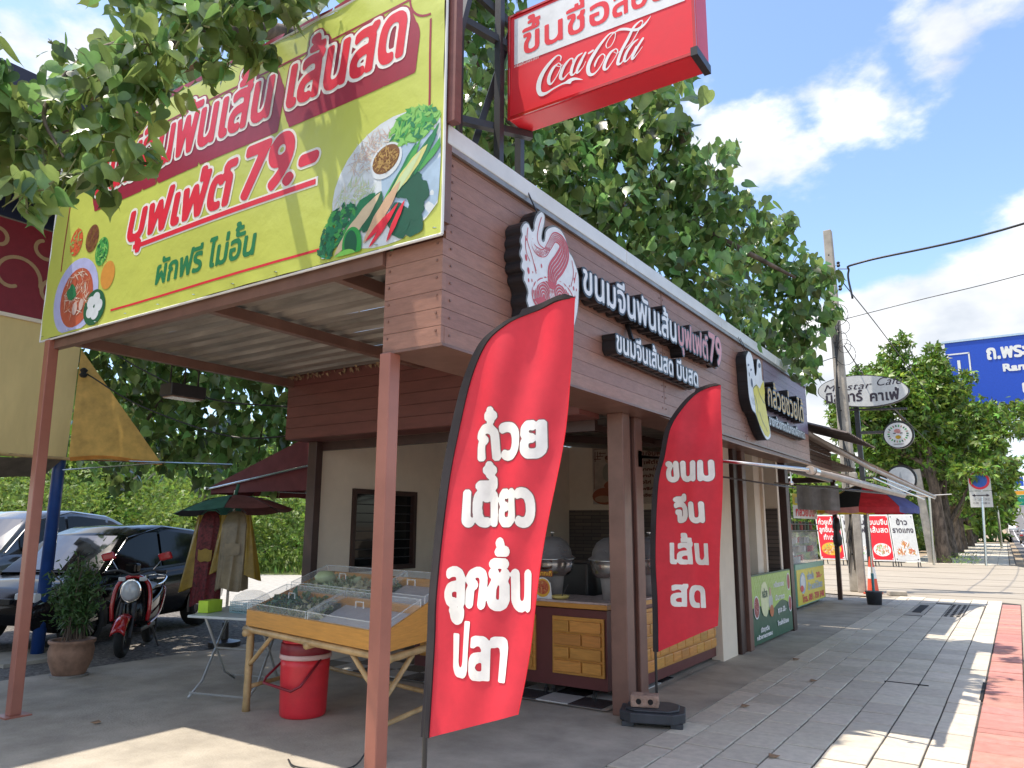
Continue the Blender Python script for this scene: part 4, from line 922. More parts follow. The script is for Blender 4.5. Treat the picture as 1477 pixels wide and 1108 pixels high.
mb=MB(); mb.use(redsign); text('ขึ้นชื่อ',-2.53,4.755,.66,.15,.008,0,34).mesh(mb,lambda a,b:CKp.p(a,b,.005)); text('ลือชา',-1.84,4.755,.45,.15,.008,0,34).mesh(mb,lambda a,b:CKp.p(a,b,.005)); mb.use(MATS['panel_white']); text('เครื่องดื่มโคคา-โคลา',-2.60,4.68,.20,.016,.001,res=12).mesh(mb,lambda a,b:CKp.p(a,b,.005)); mb.build('lettering',None,t,fix=False)
COKE=[[(-2.2292,4.6013,.0039),(-2.2244,4.6246,.0045),(-2.2386,4.6425,.004),(-2.2648,4.6429,.0068),(-2.3178,4.6091,.0126),(-2.3647,4.5631,.0162),(-2.3916,4.5159,.0186),(-2.4019,4.469,.0192),(-2.3953,4.4258,.0162),(-2.3753,4.4033,.0144),(-2.3388,4.4001,.0097),(-2.2861,4.413,.0062),(-2.2211,4.4242,.0061),(-2.1826,4.4217,.0083),(-2.1571,4.4152,.0121)],
[(-2.1953,4.4262,.0055),(-2.157,4.4292,.0132),(-2.119,4.4261,.0087),(-2.063,4.4001,.0013)],
[(-2.2456,4.5886,.0028),(-2.2851,4.5655,.0108),(-2.315,4.5199,.0131),(-2.3218,4.4785,.0126),(-2.3055,4.454,.0068),(-2.2726,4.4797,.004),(-2.2363,4.5289,.0039),(-2.2263,4.5627,.0039),(-2.2423,4.5874,.0034)],
[(-2.2588,4.5716,.0028),(-2.2361,4.5588,.0025),(-2.2101,4.5629,.0025)],
[(-2.1364,4.5542,.0038),(-2.1361,4.5776,.0049),(-2.1584,4.5841,.0055),(-2.194,4.557,.0106),(-2.2202,4.5169,.0123),(-2.2303,4.477,.0123),(-2.2111,4.4578,.0072),(-2.1755,4.4821,.0033),(-2.1498,4.4974,.0027)],
[(-2.0664,4.5927,.0043),(-2.1044,4.5793,.0082),(-2.1367,4.5296,.011),(-2.15,4.479,.011),(-2.1344,4.4611,.0055),(-2.0929,4.495,.0033),(-2.0609,4.5445,.0032)],
[(-2.0415,4.5863,.0075),(-2.0798,4.5332,.0103),(-2.1057,4.4813,.0098),(-2.0996,4.4638,.006),(-2.0617,4.4897,.0027),(-2.0393,4.5242,.0021)],
[(-2.0168,4.5738,.0064),(-1.9858,4.5822,.0074)],
[(-1.8887,4.5643,.0036),(-1.8912,4.5894,.0036),(-1.8694,4.6233,.0031),(-1.8359,4.6494,.0036),(-1.8243,4.6357,.0031),(-1.8341,4.5973,.0031),(-1.8587,4.5648,.0031),(-1.8858,4.5584,.0026)],
[(-1.8269,4.6518,.0041),(-1.8687,4.6534,.0052),(-1.9178,4.618,.0089),(-1.9739,4.5605,.0132),(-2.0117,4.5078,.0143),(-2.0248,4.464,.0144),(-2.0162,4.4245,.0122),(-1.9888,4.4116,.0079),(-1.9519,4.4313,.0042),(-1.9146,4.4777,.0031),(-1.9019,4.509,.0041),(-1.9196,4.5308,.0036),(-1.9503,4.5152,.0058),(-1.9723,4.481,.0074),(-1.9757,4.4581,.0016)],
[(-1.8269,4.6518,.0036),(-1.7912,4.6556,.0081),(-1.7504,4.6422,.009),(-1.716,4.6235,.0084),(-1.676,4.6092,.0098),(-1.6356,4.6196,.0088),(-1.6038,4.6421,.0053),(-1.5804,4.6678,.001)],
[(-1.8237,4.5333,.0031),(-1.8627,4.5182,.0092),(-1.8967,4.471,.0114),(-1.9096,4.4278,.0114),(-1.892,4.4124,.0057),(-1.8555,4.4437,.0031),(-1.8189,4.4896,.003),(-1.8123,4.5169,.0041),(-1.8267,4.5344,.0031)],
[(-1.839,4.5152,.002),(-1.8187,4.4984,.002),(-1.795,4.5043,.002)],
[(-1.6402,4.657,.0044),(-1.6573,4.6581,.0049),(-1.6983,4.6331,.0089),(-1.7407,4.5666,.011),(-1.7832,4.5058,.0111),(-1.808,4.4498,.0111),(-1.8117,4.4215,.0101),(-1.7913,4.4169,.005),(-1.7673,4.4405,.0025)],
[(-1.6402,4.657,.0034),(-1.6379,4.6383,.0029),(-1.6707,4.5923,.0034),(-1.7125,4.5378,.003),(-1.7597,4.5086,.002)],
[(-1.6723,4.5397,.0034),(-1.7072,4.5238,.0079),(-1.7488,4.4808,.01),(-1.7675,4.4346,.01),(-1.7563,4.4186,.005),(-1.7208,4.4465,.003),(-1.6849,4.4975,.0029)],
[(-1.6383,4.5322,.0073),(-1.6796,4.4837,.0093),(-1.7126,4.4317,.0094),(-1.7073,4.4179,.0054),(-1.6692,4.4504,.0024),(-1.6428,4.4783,.0019)]]
P_=Paint(-2.46,-1.54,4.34,4.72,.0016)
for L in COKE: P_.stroke(L)
mb=MB(); mb.use(MATS['panel_white']); P_.mesh(mb,lambda p,q:CKp.p(p,q,.004)); mb.build('script_logo',None,t,fix=False)
t=thing('roof_sign_frame','black angled steel frame holding the red lightbox on the roof edge','frame',(-2.7,4.0,3.9))
for a,b,w in (((-2.70,3.86,3.8),(-2.70,3.86,5.6),.05),((-2.70,4.12,3.8),(-2.70,4.12,5.3),.05),((-2.86,3.62,3.8),(-2.86,3.62,5.5),.035),((-2.95,3.40,3.85),(-2.74,3.62,5.35),.045),((-2.95,3.75,3.8),(-2.70,4.05,5.2),.045),((-2.88,3.62,4.25),(-2.60,4.12,4.27),.05),((-2.88,3.55,5.0),(-2.6,4.05,4.86),.05),((-3.1,3.5,5.6),(-2.6,4.05,5.0),.05)):
    MB().bar(a,b,w).build('strut',darksteel,t)

# ============================================================ FEATHER FLAGS
def feather(name,label,base,U,pole,tail,rows,ph,sunfold=0):
    """pole: (u,z) points bottom to top along the sleeve; tail: (u,z) points of the free edge bottom to top"""
    t=thing(name,label,'flag',(*base,0))
    Uv=Vector(U).normalized(); Nv=Vector((Uv.y,-Uv.x,0)) 
    pc=crom(pole,10); tc_=crom(tail,10)
    def at(L,s):
        s=s*(len(L)-1); i=min(int(s),len(L)-2); return L[i]+(L[i+1]-L[i])*(s-i)
    def off(u,z):
        a=min(1,max(0,(u-.0)/.35)); return a*(.018*math.sin(11*u+ph+z*4)+.012*math.sin(23*u-z*7+ph*2)+.02*math.sin(z*2.4+ph)) 
    def P3(u,z,n=0): 
        q=Vector((base[0],base[1],0))+Uv*u+Nv*(off(u,z)+n); return (q.x,q.y,z)
    def surf(a,b):
        p,q=at(pc,b),at(tc_,b); r_=p+(q-p)*a; return P3(r_[0],r_[1])
    MB().grid(surf,40,90).build('cloth',redflag,t,smooth=True,fix=False)
    sl=MB(); W_=.045 
    sl.grid(lambda a,b:(lambda p:P3(p[0]-W_*(1-a)+.004,p[1]+.0*(1-a)+(.02*(1-a) if b>.8 else 0),.004))(at(pc,b)),3,90)
    sl.build('pole_sleeve',blackf,t,solid=.012,fix=False)
    MB().tube([P3(p[0]-.022,p[1]) for p in pc],[.011-.007*i/len(pc) for i in range(len(pc))],8).build('pole',blackm,t)
    MB().tube([P3(pole[0][0]-.022,0),P3(pole[0][0]-.022,pole[0][1]+.02)],.012,8).build('pole_foot',blackm,t)
    mb=MB()
    for s_,u,v,w,h,bold in rows:
        mb=MB(); f=text(s_,u,v,w,h,bold,0,34); mb.use(flatc('grey_outline',(.22,.10,.10)) if 'grey_outline' not in MATS else MATS['grey_outline']); f.fat(.0045).mesh(mb,lambda a,b:P3(a,b,.0022),5); mb.use(wht_); f.mesh(mb,lambda a,b:P3(a,b,.0042),5); mb.build('lettering',None,t,fix=False)
    MB().tube([P3(at(tc_,k/40)[0],at(tc_,k/40)[1]) for k in range(41)],.0022,5).build('hem',redflag,t)
    return t
bx=-2.44
feather('tall_feather_flag','tall red feather flag with white Thai lettering beside the canopy post',(bx,2.9),(1,0,0),
 [(.04,.57),(.062,1.0),(.066,1.214),(.105,1.611),(.15,1.915),(.23,2.221),(.345,2.42),(.46,2.50),(.588,2.548),(.72,2.572),(.862,2.575)],
 [(.552,.744),(.60,1.0),(.642,1.275),(.70,1.6),(.755,1.915),(.80,2.2),(.835,2.38),(.862,2.572)],
 [('ก๋วย',.30,1.865,.37,.15,.0145),('เตี๋ยว',.225,1.555,.385,.15,.0145),('ลูกชิ้น',.135,1.18,.45,.16,.0145),('ปลา',.185,.87,.28,.17,.0145)],.6)
t=feather('short_feather_flag','shorter red feather flag standing in a black base at the pillar',(-2.635,6.05),(1,0,0),
 [(.055,.53),(.06,.9),(.057,1.316),(.10,1.90),(.17,2.14),(.24,2.38),(.36,2.55),(.48,2.66),(.60,2.70),(.70,2.705)],
 [(.555,.771),(.60,1.2),(.64,1.6),(.66,1.88),(.67,2.1),(.68,2.3),(.69,2.5),(.70,2.70)],
 [('ขนม',.19,1.93,.395,.15,.0135),('จีน',.24,1.59,.25,.15,.0135),('เส้น',.19,1.25,.32,.155,.0135),('สด',.19,.91,.27,.155,.0135)],2.2)
t=thing('flag_base','chunky dark grey plastic weight under the short flag','flag base',(-2.6,5.98,0))
pts=[(1.28*a_,1.28*b_) for a_,b_ in ((-.20,-.10),(-.13,-.17),(.13,-.17),(.20,-.10),(.20,.08),(.13,.15),(-.13,.15),(-.20,.08))]
mb=MB(); C0=(-2.6,5.96); rot=R(20); rt=lambda x,y:(C0[0]+x*math.cos(rot)-y*math.sin(rot),C0[1]+x*math.sin(rot)+y*math.cos(rot))
mb.prism([(*rt(x,y),.035) for x,y in pts],(0,0,1),.075); mb.prism([(*rt(x*.82,y*.82),.11) for x,y in pts],(0,0,1),.018); grey_=mat('grey_plastic',(.045,.05,.06),.5,var=.15); mb.build('weight',grey_,t,bevel=.008)
for a_,b_ in ((-.19,-.13),(.19,-.13),(.19,.09),(-.19,.09)):
    p,q=rt(a_,b_); MB().obox((p,q,.018),(.045,.016,0),(-.016,.045,0),(0,0,.018)).build('foot',grey_,t,bevel=.004)
mb=MB(); c=Vector((-2.64,5.90,.176)); dx=Vector((.105,.037,0)); dy=Vector((-.025,.068,0))
mb.obox(c,dx,dy,(0,0,.046)); o=mb.build('brick',mat('old_brick',(.38,.25,.19),.95,var=.25,vs=14,bump=.8,bs=30,dirt=.3),None,bevel=.012); top(o,'worn hollow brick lying on the black flag base','brick')
mb=MB(); nrm=Vector((.03,-.085,0)).normalized()
for k in (-1,1): 
    p=c+dx*.42*k; mb.tube([p-dy*1.03,p-dy*.96],.022,12)
mb.build('hole',MATS['hole'],o)

# ============================================================ SALAD TABLE
t=thing('salad_display_table','sloping pine display box with clear lids on bamboo legs','table',(-4.8,4.6,0))
F0=Vector((-5.6,4.28,0)); e1=Vector((.98,-.19,0)).normalized(); e2=Vector((-.19,.98,0)).normalized(); LL,DD=2.0,1.12
def T(u,d,z): q=F0+e1*u+e2*d; return (q.x,q.y,z)
zt=lambda d:.83+.27*d/DD
def boxside(u0,u1,d0,d1,zb,nm):
    MB().add([T(u0,d0,zb),T(u1,d0,zb),T(u1,d1,zb),T(u0,d1,zb),T(u0,d0,zt(d0)),T(u1,d0,zt(d0)),T(u1,d1,zt(d1)),T(u0,d1,zt(d1))],[(3,2,1,0),(4,5,6,7),(0,1,5,4),(1,2,6,5),(2,3,7,6),(3,0,4,7)]).build(nm,woodx,t,bevel=.003)
boxside(0,LL,0,.025,.70,'front_board'); boxside(0,LL,DD-.025,DD,.70,'back_board'); boxside(0,.022,.026,DD-.026,.70,'side_board'); boxside(LL-.022,LL,.026,DD-.026,.70,'side_board'); boxside(.023,LL-.023,.52,.545,.70,'divider'); 
MB().prism([T(.02,.02,.70),T(LL-.02,.02,.70),T(LL-.02,DD-.02,.70),T(.02,DD-.02,.70)],(0,0,1),.01).build('tray_floor',woodx,t)
for (u0,u1,d0,d1,m,cnt,lm) in ((.06,.5,.05,.48,flatc('tray_dark',(.03,.05,.03)),70,[g3,flatc('herb',(.10,.16,.04))]),(.54,.95,.05,.48,MATS['tray_dark'],60,[flatc('sprout',(.40,.38,.22)),MATS['herb']]),(1.02,1.96,.05,.48,flatc('tray_grey',(.42,.42,.46),.25),0,[]),
    (.05,.45,.60,1.05,flatc('tray_white',(.55,.55,.5),.4),60,[flatc('cabbage',(.42,.50,.28)),MATS['sprout']]),(.47,.72,.60,1.05,MATS['tray_white'],50,[MATS['herb'],MATS['cabbage']]),(.75,1.05,.60,1.05,MATS['tray_white'],50,[MATS['sprout']]),(1.08,1.3,.60,1.05,MATS['tray_dark'],40,[MATS['herb']]),(1.34,1.96,.60,1.05,MATS['tray_grey'],0,[])):
    zz=lambda d:zt(d)-.045
    MB().add([T(u0,d0,zz(d0)-.05),T(u1,d0,zz(d0)-.05),T(u1,d1,zz(d1)-.05),T(u0,d1,zz(d1)-.05),T(u0,d0,zz(d0)),T(u1,d0,zz(d0)),T(u1,d1,zz(d1)),T(u0,d1,zz(d1))],[(3,2,1,0),(4,5,6,7),(0,1,5,4),(1,2,6,5),(2,3,7,6),(3,0,4,7)]).build('food_tray',m,t)
    if cnt:
        mb=MB()
        for k in range(cnt*5):
            u=random.uniform(u0+.02,u1-.02); d=random.uniform(d0+.02,d1-.02); p=Vector(T(u,d,zz(d)+random.uniform(0,.035))); mb.use(random.choice(lm)); a=Vector([random.gauss(0,.024) for _ in range(3)]); b=Vector([random.gauss(0,.02) for _ in range(3)]); mb.add([p,p+a,p+a*.7+b,p+b],[(0,1,2,3)])
        mb.build('vegetables',None,t,kind='stuff',fix=False)
MB().lathe([(.02,0),(.09,.03),(.10,.08),(.06,.12),(.01,.125)],12,T(.30,.82,1.0)).build('cabbage_head',MATS['cabbage'],t,smooth=True)
for (u0,u1,d0,d1) in ((.01,.97,.0,.5),(1.0,1.99,.0,.5),(.01,1.30,.56,1.1),(1.32,1.99,.56,1.1)):
    mb=MB(); h=.055
    P=[T(u0,d0,zt(d0)+.004),T(u1,d0,zt(d0)+.004),T(u1,d1,zt(d1)+.004),T(u0,d1,zt(d1)+.004)]; Q=[(x,y,z+h) for x,y,z in P]
    mb.add(P+Q,[(4,5,6,7),(0,1,5,4),(1,2,6,5),(2,3,7,6),(3,0,4,7)]); l=mb.build('clear_lid',glass,t,fix=False)
    mb=MB(); 
    for a,b in zip(Q,Q[1:]+Q[:1]): mb.bar(a,b,.006)
    for a,b in zip(P,Q): mb.bar(a,b,.006)
    mb.build('lid_rim',glassm('acrylic_edge',(.8,.85,.85),.1,.38) if 'acrylic_edge' not in MATS else MATS['acrylic_edge'],l)
    um=(u0+u1)/2; z=zt(.2+d0)+h+.004
    MB().tube([T(um-.05,d0+.2,z),T(um-.05,d0+.2,z+.045),T(um+.05,d0+.2,z+.045),T(um+.05,d0+.2,z)],.006,6).build('handle',MATS['acrylic_edge'],l)
bt=lambda a,b,r=.026,nm='bamboo_pole': (lambda m:[m.tube([Vector(a)+(Vector(b)-Vector(a))*k/8 for k in range(9)],[r*(1.12 if k%2==0 else 1) for k in range(9)],8)] and m.build(nm,bamboo,t,smooth=True))(MB())
for u,d in ((.03,.05),(LL-.05,.05),(.05,DD-.05),(LL-.05,DD-.05)): bt(T(u,d,0),T(u,d,.70),.03,'leg')
for a,b in ((T(-.05,.03,.665),T(LL+.05,.03,.665)),(T(-.05,DD-.05,.665),T(LL+.05,DD-.05,.665)),(T(.03,-.03,.64),T(.03,DD,.64)),(T(LL-.05,-.03,.64),T(LL-.05,DD,.64)),(T(1.0,0,.64),T(1.0,DD,.64))): bt(a,b,.026,'rail')
for a,b in ((T(.05,.05,.38),T(.4,.05,.64)),(T(LL-.05,.05,.38),T(LL-.42,.05,.64)),(T(.05,DD-.05,.2),T(LL,DD-.05,.2)),(T(.05,.08,.2),T(.05,DD,.2)),(T(LL-.05,.08,.38),T(LL-.05,.45,.62)),(T(LL-.05,DD-.08,.38),T(LL-.05,DD-.45,.62)),(T(LL-.05,.05,.22),T(LL-.05,DD,.22)),(T(.05,DD-.08,.38),T(.4,DD-.05,.62)),(T(LL-.05,DD-.05,.38),T(LL-.4,DD-.05,.62))): bt(a,b,.018,'brace')
# folding table
t=thing('folding_table','small white folding table with crossed grey legs','table',(-6.55,4.85,0))
q0=Vector((-6.45,4.28,0)); f1=Vector((.78,.20,0)); f2=Vector((-.42,.78,0))
c=q0+f1*.5+f2*.5
MB().obox((c.x,c.y,.715),tuple(f1*.5),tuple(f2*.5),(0,0,.012)).build('table_top',flatc('pale_grey_top',(.50,.55,.55),.35),t,bevel=.008)
lg=mat('pale_tube',(.45,.47,.47),.35,metal=.4)
for s_ in (.12,.88):
    a=q0+f1*s_; 
    MB().tube([a+f2*-.02+Vector((0,0,.02)),a+f2*.25+Vector((0,0,.12)),a+f2*.8+Vector((0,0,.70))],.012,8).build('leg',lg,t,smooth=True)
    MB().tube([a+f2*1.0+Vector((0,0,.02)),a+f2*.75+Vector((0,0,.12)),a+f2*.2+Vector((0,0,.70))],.012,8).build('leg',lg,t,smooth=True)
for s_,zz in ((.0,.06),(.95,.06),(.5,.38)): MB().tube([q0+f1*.12+f2*s_+Vector((0,0,zz)),q0+f1*.88+f2*s_+Vector((0,0,zz))],.009,6).build('cross_bar',lg,t)
def onT(a,b): q=q0+f1*a+f2*b; return q.x,q.y
x,y=onT(.12,.3); o=MB().obox((x,y,.785),(.055,.014,0),(-.03,.10,0),(0,0,.055)).build('green_box',flatc('lime_box',(.42,.62,.04),.5),bevel=.004); top(o,'lime green carton on the white folding table','box')
t=thing('plastic_basket','pale blue plastic basket of cups under a clear cover','basket',(*onT(.62,.45),.728)); x,y=onT(.62,.45)
mb=MB(); w_,d_=.16,.12
for k in range(5): z=.735+.022*k; mb.bar((x-w_,y-d_,z),(x+w_,y-d_,z),.006).bar((x+w_,y-d_,z),(x+w_,y+d_,z),.006).bar((x+w_,y+d_,z),(x-w_,y+d_,z),.006).bar((x-w_,y+d_,z),(x-w_,y-d_,z),.006)
for k in range(13):
    u=-w_+2*w_*k/12; mb.bar((x+u,y-d_,.73),(x+u,y-d_,.83),.005).bar((x+u,y+d_,.73),(x+u,y+d_,.83),.005)
mb.box(x-w_,x+w_,y-d_,y+d_,.729,.736); mb.build('basket',flatc('pale_blue_plastic',(.30,.48,.52),.4),t)
for k in range(4): MB().lathe([(.022,0),(.03,.07)],10,(x-.09+.06*k,y,.737)).build('cup',flatc('cup_white',(.6,.62,.62),.4),t)
MB().lathe([(.19,0),(.185,.07),(.15,.13),(.08,.165),(.0,.175)],20,(x,y,.76)).build('clear_cover',glassm('cover_clear',(.8,.85,.85),.1,.22),t,smooth=True)
# cooler
CO=(-5.10,4.52,0)
t=thing('water_cooler_bucket','red plastic water cooler with a bail handle on the floor','cooler',CO)
MB().lathe([(.175,0),(.185,.01),(.19,.05),(.200,.40),(.203,.46)],32,CO).build('body',coolred,t,smooth=True)
MB().lathe([(.208,.455),(.214,.46),(.214,.49),(.208,.495)],32,CO).build('rim',flatc('pale_pink_rim',(.62,.42,.40),.4),t,smooth=True)
MB().lathe([(.207,.495),(.210,.50),(.205,.575),(.198,.585)],32,CO).build('collar',coolredd,t,smooth=True)
l=MB().lathe([(.196,.583),(.19,.60),(.165,.635),(.15,.64),(.0,.645)],32,CO).build('lid',coolred,t,smooth=True)
MB().bar((CO[0]-.14,CO[1]-.02,.655),(CO[0]+.14,CO[1]+.02,.655),.05,.03).build('lid_grip',coolred,l,bevel=.01)
MB().tube([(CO[0]-.208,CO[1]-.02,.44),(CO[0]-.25,CO[1]-.19,.30),(CO[0]-.22,CO[1]-.24,.265),(CO[0]+.12,CO[1]-.24,.235),(CO[0]+.17,CO[1]-.19,.27),(CO[0]+.205,CO[1]-.02,.46)],.011,8).build('handle',coolredd,t,smooth=True)
top(MB().tube(crom([(-4.2,3.62,.012),(-4.05,3.55,.012),(-3.85,3.62,.012),(-3.75,3.8,.012),(-3.72,3.95,.2)],6),.006,6).build('cable',blackm,smooth=True),'loose black cable on the floor behind the canopy post','cable')

# ============================================================ COATS UNDER UMBRELLA
def umbrella(t,c,r,h,mats,n=8,tilt=(0,0),drop=.30,valance=.0,vm=None):
    for k in range(n):
        a0,a1=2*math.pi*k/n,2*math.pi*(k+1)/n
        def fn(a,b,a0=a0,a1=a1):
            an=a0+(a1-a0)*a; sag=1-.035*math.sin(math.pi*a)*b; rr=r*b*sag; z=h-drop*b**1.6+ (-.02*math.sin(math.pi*a)*b)
            x,y=rr*math.cos(an),rr*math.sin(an); return (c[0]+x,c[1]+y,z+tilt[0]*x+tilt[1]*y)
        MB().grid(fn,5,8).build('canopy_panel',mats[k%len(mats)],t,smooth=True,fix=False)
        if valance: MB().grid(lambda a,b,fn=fn:(lambda p:(p[0],p[1],p[2]-valance*b*(1+.15*math.sin(a*9))))(fn(a,1)),5,1).build('valance',(vm or mats)[k%len(vm or mats)],t,fix=False)
        e=fn(0,1); MB().tube([(c[0],c[1],h-.01),((c[0]+e[0])/2,(c[1]+e[1])/2,(h+e[2])/2+drop*.22),e],.006,5).build('rib',darksteel,t)
UX,UY=-8.72,6.35
t=thing('clothes_umbrella','faded green and maroon umbrella on a stand over the hanging coats','umbrella',(UX,UY,0))
fgreen=mat('faded_green_cloth',(.05,.17,.12),.8,trans=.2,dirt=.3); fmar=mat('faded_maroon_cloth',(.20,.07,.06),.8,trans=.3); fnav=mat('dark_navy_cloth',(.03,.035,.06),.8)
umbrella(t,(UX,UY),.76,1.94,[fmar,fmar,fmar,fgreen,fnav,fgreen,fgreen,fmar],8,tilt=(.07,0),drop=.22)
MB().tube([(UX,UY,0),(UX,UY,2.0)],.018,8).build('pole',steel,t)
MB().tube([(UX,UY,1.92),(UX+.03,UY,1.99),(UX+.06,UY,2.08)],.022,8).build('tied_top',fgreen,t)
MB().lathe([(.2,0),(.2,.06),(.05,.09),(.04,.3)],20,(UX,UY,0)).build('base',blackm,t)
def coat(name,label,x,y,w,ht,z0,m,m2,ph,ang,fl=1):
    t=thing(name,label,'coat',(x,y,z0-ht))
    c_,s_=math.cos(ang),math.sin(ang)
    def fn(a,b):
        an=2*math.pi*a; sh=min(1,b*6)**.5; ww=w*(.30+.62*sh+.14*b); X=ww*.5*math.cos(an)+.012*math.sin(an*9+ph+b*3)*sh; Y=(.07+.05*b)*math.sin(an)*sh+.022*math.sin(an*7+ph+b*2)*b
        z=z0-.02*(1-sh)-ht*b+.025*math.sin(an*3+ph)*b+.03*abs(math.cos(an))*(0 if b>.2 else -b*5); return (x+X*c_-Y*s_,y+X*s_+Y*c_,z)
    MB().grid(fn,60,24).build('body',m,t,smooth=True,fix=False)
    for sg in (-1,1):
        def sl(a,b,sg=sg):
            an=2*math.pi*a; u=.36*w+sg*0+b*(.16*w+(.04 if sg*fl>0 else 0)); r_=.04+.05*b+(.035*b if sg*fl>0 else 0); X=sg*u+r_*math.cos(an)+.008*math.sin(an*6+ph); Y=.7*r_*math.sin(an)+.01*math.sin(an*5+b*4); z=z0-.07-ht*(.78 if sg*fl>0 else .70)*b-.05*math.cos(an)*b*sg
            return (x+X*c_-Y*s_,y+X*s_+Y*c_,z)
        MB().grid(sl,26,14).build('sleeve',m2,t,smooth=True,fix=False)
    MB().tube([(x-w*.3*c_,y-w*.3*s_,z0-.04),(x,y,z0+.06),(x+w*.3*c_,y+w*.3*s_,z0-.04)],.008,6).build('hanger',darksteel,t)
    MB().grid(lambda a,b:(x+(a-.5)*w*.5*c_+(.125)*s_*1.0,y+(a-.5)*w*.5*s_-.125*c_,z0-ht*.42-.012*math.sin(a*9)-.13*b*(1+.25*math.sin(a*3.14))),8,4).build('pocket_flap',m2 if fl<0 else m,t,fix=False)
    return t
mustard=mat('mustard_raincoat',(.38,.24,.02),.4,var=.15,trans=.15); maroonc=mat('maroon_patterned_cloth',(.16,.015,.02),.6,var=.35,vs=30); olive=mat('khaki_satin',(.28,.22,.13),.35,var=.2,vs=5)
coat('long_coat','maroon patterned coat with a mustard sleeve hanging left under the umbrella',-8.93,6.16,.36,1.22,1.74,maroonc,mustard,.3,R(35),-1)
coat('rain_jacket','khaki satin jacket with a wide mustard sleeve hanging right under the umbrella',-8.56,6.28,.38,1.02,1.74,olive,mustard,1.8,R(42),1)

# ============================================================ POTTED PLANT
t=thing('potted_plant','bushy feathery green shrub in a terracotta pot by the blue pillar','plant',(-8.19,4.22,0))
MB().lathe([(.15,0),(.16,.02),(.205,.14),(.215,.24),(.20,.30),(.222,.32),(.222,.345),(.19,.345),(.18,.32)],28,(-8.32,4.22,.02)).build('pot',terra,t,smooth=True)
MB().lathe([(.17,0),(.185,.025)],24,(-8.32,4.22,.0)).build('saucer',mat('saucer_grey',(.35,.33,.3),.8),t)
mb=MB(); PT=[]
for k in range(46):
    a=random.uniform(0,6.28); l=random.uniform(.45,1.0); rr=random.uniform(.05,.55)*l*.8; e=Vector((-8.34+rr*math.cos(a),4.22+rr*math.sin(a)*.7,.38+l*random.uniform(.6,.95)-.35*rr)); s0=Vector((-8.32+random.uniform(-.08,.08),4.22+random.uniform(-.1,.1),.36)); m_=(s0+e)/2+Vector((0,0,.12)); C_=crom([s0,m_,e],6); mb.tube(C_,.006,5); PT+= [Vector(q)+Vector([random.gauss(0,.05) for _ in range(3)]) for q in C_[3:] for _ in range(9)]
mb.build('stems',bark,t,kind='stuff')
PT=np.array([tuple(p) for p in PT]); leafobj('foliage',PT,frames(len(PT),.25),rng.uniform(.05,.10,len(PT)),'blade',leaf4,t)

# ============================================================ VEHICLES (built at the origin, nose towards +x)
def wheel(parent,x,y,r,w,nm='wheel',spokes=5,side=1,rimc=None):
    wt=MB(); n=28
    def ring(R0,R1,y0,y1): pass
    prof=[(r*.66,-w/2),(r*.93,-w/2),(r,-w*.32),(r,w*.32),(r*.93,w/2),(r*.66,w/2)]
    V=[(x+a*math.cos(2*math.pi*k/n),y+b,r+a*math.sin(2*math.pi*k/n)) for a,b in prof for k in range(n)]
    F=[(i*n+k,i*n+(k+1)%n,(i+1)*n+(k+1)%n,(i+1)*n+k) for i in range(len(prof)-1) for k in range(n)]
    wt.add(V,F); o=wt.build('tyre',tyre,parent,smooth=True,local=True)
    rm=MB(); yo=y+side*w*.40
    for k in range(n):
        a,b=2*math.pi*k/n,2*math.pi*(k+1)/n
        for R0,R1,d0,d1 in ((r*.58,r*.68,0,0),): rm.add([(x+R0*math.cos(a),yo+side*.01,r+R0*math.sin(a)),(x+R0*math.cos(b),yo+side*.01,r+R0*math.sin(b)),(x+R1*math.cos(b),yo,r+R1*math.sin(b)),(x+R1*math.cos(a),yo,r+R1*math.sin(a))],[(0,1,2,3)])
    for k in range(spokes):
        a=2*math.pi*k/spokes+.3
        for da in (-.16,.16): rm.bar((x+.03*math.cos(a),yo,r+.03*math.sin(a)),(x+r*.60*math.cos(a+da),yo,r+r*.60*math.sin(a+da)),.028,.03,up=(0,1,0))
    rm.build('rim',rimc or steel,o,local=True)
    hb=MB(); V=[(x+r*.66*math.cos(2*math.pi*k/n),y+side*w*.15,r+r*.66*math.sin(2*math.pi*k/n)) for k in range(n)]; hb.add(V,[tuple(range(n))]); hb.build('brake_disc',blackm,o,local=True,fix=False)
def carbody(L,Wd,bot,belt,roof,t,paint_,truck=False):
    """bot/belt/roof: profiles as lists (x,z); the shell is lofted through cross-sections"""
    def itp(P,x): return float(np.interp(x,[p[0] for p in P],[p[1] for p in P]))
    xs=np.linspace(-L/2,L/2,61)
    def half(x):
        e=abs(x)/(L/2); return Wd/2*(1-.16*max(0,(e-.72)/.28)**2-.015*e)
    mb=MB(); V=[];n=13
    for x in xs:
        zb,zt_=itp(bot,x),itp(belt,x); h=half(x)
        sec=[(-h*.86,zb),(-h*.97,zb+.12*(zt_-zb)),(-h,zb+.45*(zt_-zb)),(-h*.985,zb+.78*(zt_-zb)),(-h*.93,zt_-.015),(-h*.80,zt_+.01),(0,zt_+.035)]
        sec=sec+[(-a,b) for a,b in sec[-2::-1]]; V+=[(x,a,b) for a,b in sec]
    F=[(i*n+k,i*n+k+1,(i+1)*n+k+1,(i+1)*n+k) for i in range(60) for k in range(n-1)]+[tuple(range(n)),tuple(60*n+k for k in range(n-1,-1,-1))]
    mb.add(V,F).build('body',paint_,t,smooth=True,local=True)
    return itp,half
